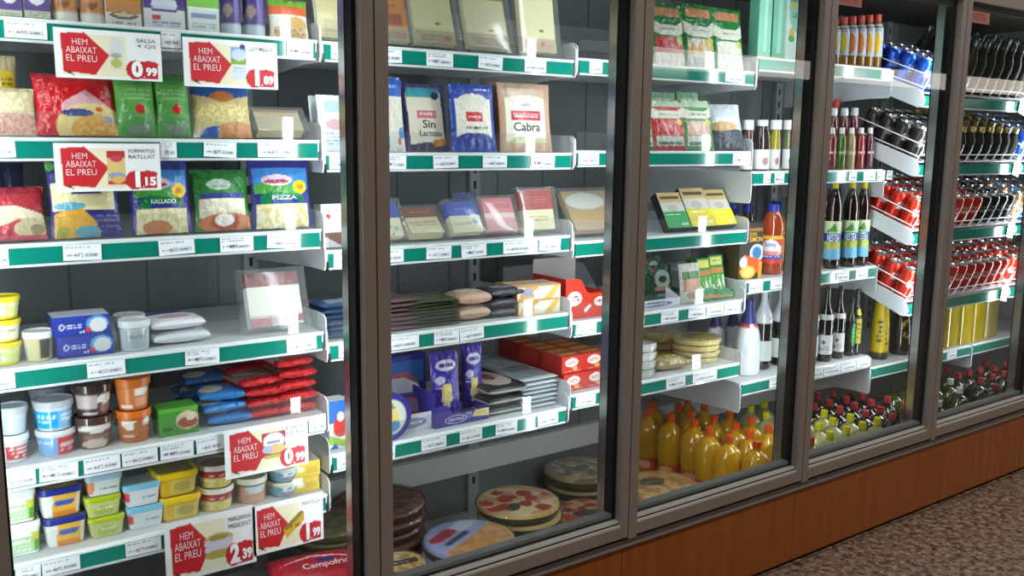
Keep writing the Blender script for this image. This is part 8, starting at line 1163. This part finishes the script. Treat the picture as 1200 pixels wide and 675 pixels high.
bottle(2.3515, 0.5289, 0.1005, 0.094, 0.28, 'soda', 'f0b40a', 'e0521c', 'orange soda bottle with orange cap, fifth row, first from the left', rz=-38.0, ns=26, group='orange soda bottles', band=(0.2, 0.36), band_art=[('bg', 'd0521c'), ('e', 0.42, 0.5, 0.1, 0.36, 'e8a060'), ('l', 0.36, 0.35, 0.5, 0.65, 'f0d8c0', 1)])
bottle(2.4483, 0.5219, 0.1005, 0.094, 0.28, 'soda', 'f0b40a', 'e0521c', 'orange soda bottle with orange cap, fifth row, second from the left', rz=-38.0, ns=26, group='orange soda bottles', band=(0.2, 0.36), band_art=[('bg', 'd0521c'), ('e', 0.42, 0.5, 0.1, 0.36, 'e8a060'), ('l', 0.36, 0.35, 0.5, 0.65, 'f0d8c0', 1)])
bottle(2.5499, 0.5495, 0.1005, 0.094, 0.28, 'soda', 'f0b40a', 'e0521c', 'orange soda bottle with orange cap, fifth row, third from the left', rz=-38.0, ns=26, group='orange soda bottles', band=(0.2, 0.36), band_art=[('bg', 'd0521c'), ('e', 0.42, 0.5, 0.1, 0.36, 'e8a060'), ('l', 0.36, 0.35, 0.5, 0.65, 'f0d8c0', 1)])
bottle(2.336, 0.6246, 0.1005, 0.094, 0.28, 'soda', 'f0b40a', 'e0521c', 'orange soda bottle with orange cap, back row, first from the left', rz=-38.0, ns=26, group='orange soda bottles', band=(0.2, 0.36), band_art=[('bg', 'd0521c'), ('e', 0.42, 0.5, 0.1, 0.36, 'e8a060'), ('l', 0.36, 0.35, 0.5, 0.65, 'f0d8c0', 1)])
bottle(2.4116, 0.685, 0.1005, 0.094, 0.28, 'soda', 'f0b40a', 'e0521c', 'orange soda bottle with orange cap, back row, second from the left', rz=-38.0, ns=26, group='orange soda bottles', band=(0.2, 0.36), band_art=[('bg', 'd0521c'), ('e', 0.42, 0.5, 0.1, 0.36, 'e8a060'), ('l', 0.36, 0.35, 0.5, 0.65, 'f0d8c0', 1)])
bottle(2.4776, 0.6143, 0.1005, 0.094, 0.28, 'soda', 'f0b40a', 'e0521c', 'orange soda bottle with orange cap, back row, third from the left', rz=-38.0, ns=26, group='orange soda bottles', band=(0.2, 0.36), band_art=[('bg', 'd0521c'), ('e', 0.42, 0.5, 0.1, 0.36, 'e8a060'), ('l', 0.36, 0.35, 0.5, 0.65, 'f0d8c0', 1)])
bottle(2.5669, 0.652, 0.1005, 0.094, 0.28, 'soda', 'f0b40a', 'e0521c', 'orange soda bottle with orange cap, back row, fourth from the left', rz=-38.0, ns=26, group='orange soda bottles', band=(0.2, 0.36), band_art=[('bg', 'd0521c'), ('e', 0.42, 0.5, 0.1, 0.36, 'e8a060'), ('l', 0.36, 0.35, 0.5, 0.65, 'f0d8c0', 1)])
bottle(3.2998, 0.1573, 0.1005, 0.09, 0.28, 'soda', '5a6414', '2a3a2a', 'large green soda bottle, fourth bay, front row, first from the left', rz=-38.0, ns=26, group='large green soda bottles')
bottle(3.3841, 0.2882, 0.1005, 0.09, 0.28, 'soda', '5a6414', '2a3a2a', 'large green soda bottle, fourth bay, third row, first from the left', rz=-38.0, ns=26, group='large green soda bottles')
bottle(3.477, 0.2914, 0.1005, 0.09, 0.28, 'soda', '5a6414', '2a3a2a', 'large green soda bottle, fourth bay, third row, second from the left', rz=-38.0, ns=26, group='large green soda bottles')
bottle(2.6622, 0.3499, 0.1005, 0.09, 0.28, 'soda', 'cccc8c', 'dcd418', 'lemon soda bottle behind the orange soda, third row, first from the left', rz=-38.0, ns=26, group='lemon soda bottles behind the orange soda', band=(0.2, 0.36), band_art=[('bg', 'd4cc68'), ('e', 0.42, 0.5, 0.1, 0.4, 'e8e8b0')])
bottle(2.6853, 0.44, 0.1005, 0.09, 0.28, 'soda', 'cccc8c', 'dcd418', 'lemon soda bottle behind the orange soda, fourth row, first from the left', rz=-38.0, ns=26, group='lemon soda bottles behind the orange soda', band=(0.2, 0.36), band_art=[('bg', 'd4cc68'), ('e', 0.42, 0.5, 0.1, 0.4, 'e8e8b0')])
bottle(2.7774, 0.4525, 0.1005, 0.09, 0.28, 'soda', 'cccc8c', 'dcd418', 'lemon soda bottle behind the orange soda, fourth row, second from the left', rz=-38.0, ns=26, group='lemon soda bottles behind the orange soda', band=(0.2, 0.36), band_art=[('bg', 'd4cc68'), ('e', 0.42, 0.5, 0.1, 0.4, 'e8e8b0')])

# ---- sloping can racks
RACKS = [1.5418, 1.2956, 1.0433, 0.779]
RX = (3.15, 3.908); RW = .738; TILT = 20; RYF = .138
RN = ['top', 'second', 'third', 'bottom']
def red_art(c, c2='e8e0e0'): return [('bg', c), ('l', .34, .42, .46, .7, c2, 2), ('e', .5, .3, .03, .08, c2), ('l', .05, .35, .12, .7, c2, 2)]
PROTO = {}
def can(kind, loc, rot, label, group):
    spec = {'red': red_art('c8301e'), 'black': red_art('1c1c20', '8a8a90'), 'dark': red_art('3a3434', 'a8a0a0'), 'blue': red_art('1f4fb0', 'b8c8e8'),
            'navy': red_art('1f2c5c', '8a9ac8'), 'brown': [('bg', '8a5a3c'), ('r', .5, 0, 1, 1, '3a7ab8'), ('r', .3, .2, .5, .8, 'c8a080')], 'sky': [('bg', '2f8ed0'), ('r', .3, .3, .55, .7, 'e8eef4')], 'gold': red_art('5a4a38', 'c8b078')}[kind]
    if kind not in PROTO:
        t = can_proto('drink_can', spec, label, group); t.location = loc; t.rotation_euler = rot; PROTO[kind] = t
        return t
    return dup(PROTO[kind], loc, rot, label, group)
BP = {}
def rack_bottle(loc, rot, label, group, cap, h):
    if cap not in BP:
        BP[cap] = bottle(*loc, .058, h, 'beer', '1c1c16', cap, label, name='beer_bottle', mat='rubber', capmat='can_metal', group=group, ns=20); BP[cap].rotation_euler = rot
        return
    dup(BP[cap], loc, rot, label, group)
A = math.radians(TILT)
for b in range(2):
    side = ['fifth bay', 'far right bay'][b]
    for k in range(4):
        rk = can_rack(RX[b], RW, RACKS[k], 'sloping wire fronted can rack, %s rack of the %s' % (RN[k], side), TILT, RYF)
        pc = MB().box(-.026, .026, -.0008, 0, -.03, .03, 'e8ecf0').build('price_card', 'paper', rk)
        pc.location = (RW-.03, -.021, -.03); pc.rotation_euler = (0, .2, 0)
    n = 11
    for k in range(4):
        for row in range(4):
            for c in range(n if b == 0 else 4):
                p = rack_pos(RX[b], RACKS[k], TILT, RYF, RW*(c+.5)/n, .036+row*.068)
                kind = ['blue', 'dark', 'red', 'red'][k]
                if b == 0:
                    if k == 0 and c > 3: kind = None
                    if k == 1: kind = ['dark', 'dark', 'gold', 'navy'][min(c, 3)] if c < 4 else None
                    if k == 2 and c > 5: kind = 'red' if c == 6 else 'black'
                else:
                    kind = [None, 'blue', ['brown', 'sky', 'brown', 'blue'][c % 4], 'red'][k]
                words = {'red': 'red', 'black': 'black', 'dark': 'dark grey', 'blue': 'blue', 'navy': 'navy', 'brown': 'brown and blue', 'sky': 'sky blue', 'gold': 'bronze coloured', None: ''}
                pl = '%s rack, %s, %s, %s' % (RN[k], side, ROWW[row], ORDW[c] if c < 10 else 'rightmost')
                if kind:
                    can(kind, p, (A, 0, 0), '%s drink can, %s' % (words[kind], pl), 'cans in the %s rack, %s' % (RN[k], side))
                elif k < 2:
                    rack_bottle(p, (A, 0, 0), '%s bottle, %s' % (['tall dark', 'gold capped'][k], pl), 'bottles in the %s rack, %s' % (RN[k], side), ['4a5450', 'c8b060'][k], [.2, .125][k])
# pink notice stickers on the glass
def sticker(x, z, w, h, label):
    U, V = UVg(40, 20)
    o = MB().grid(np.stack([(U-.5)*w, 0*U, (V-.5)*h], -1), paint([('bg', 'e09a94'), ('l', .1, .25, .8, .85, 'b85a58', 3)], U, V)).build('notice_sticker', 'paper')
    o.location = (x, -.0032, z); m = o.modifiers.new('card', 'SOLIDIFY'); m.thickness = .0003; m.offset = -1
    tag(o, label, 'sticker', 'pink notice stickers on the door glass')
sticker(3.2523, 1.7966, 0.1245, 0.0393, 'pink notice sticker at the top left of the fifth door')
sticker(2.4967, 1.7843, 0.1191, 0.0340, 'pink notice sticker at the top of the fourth door')
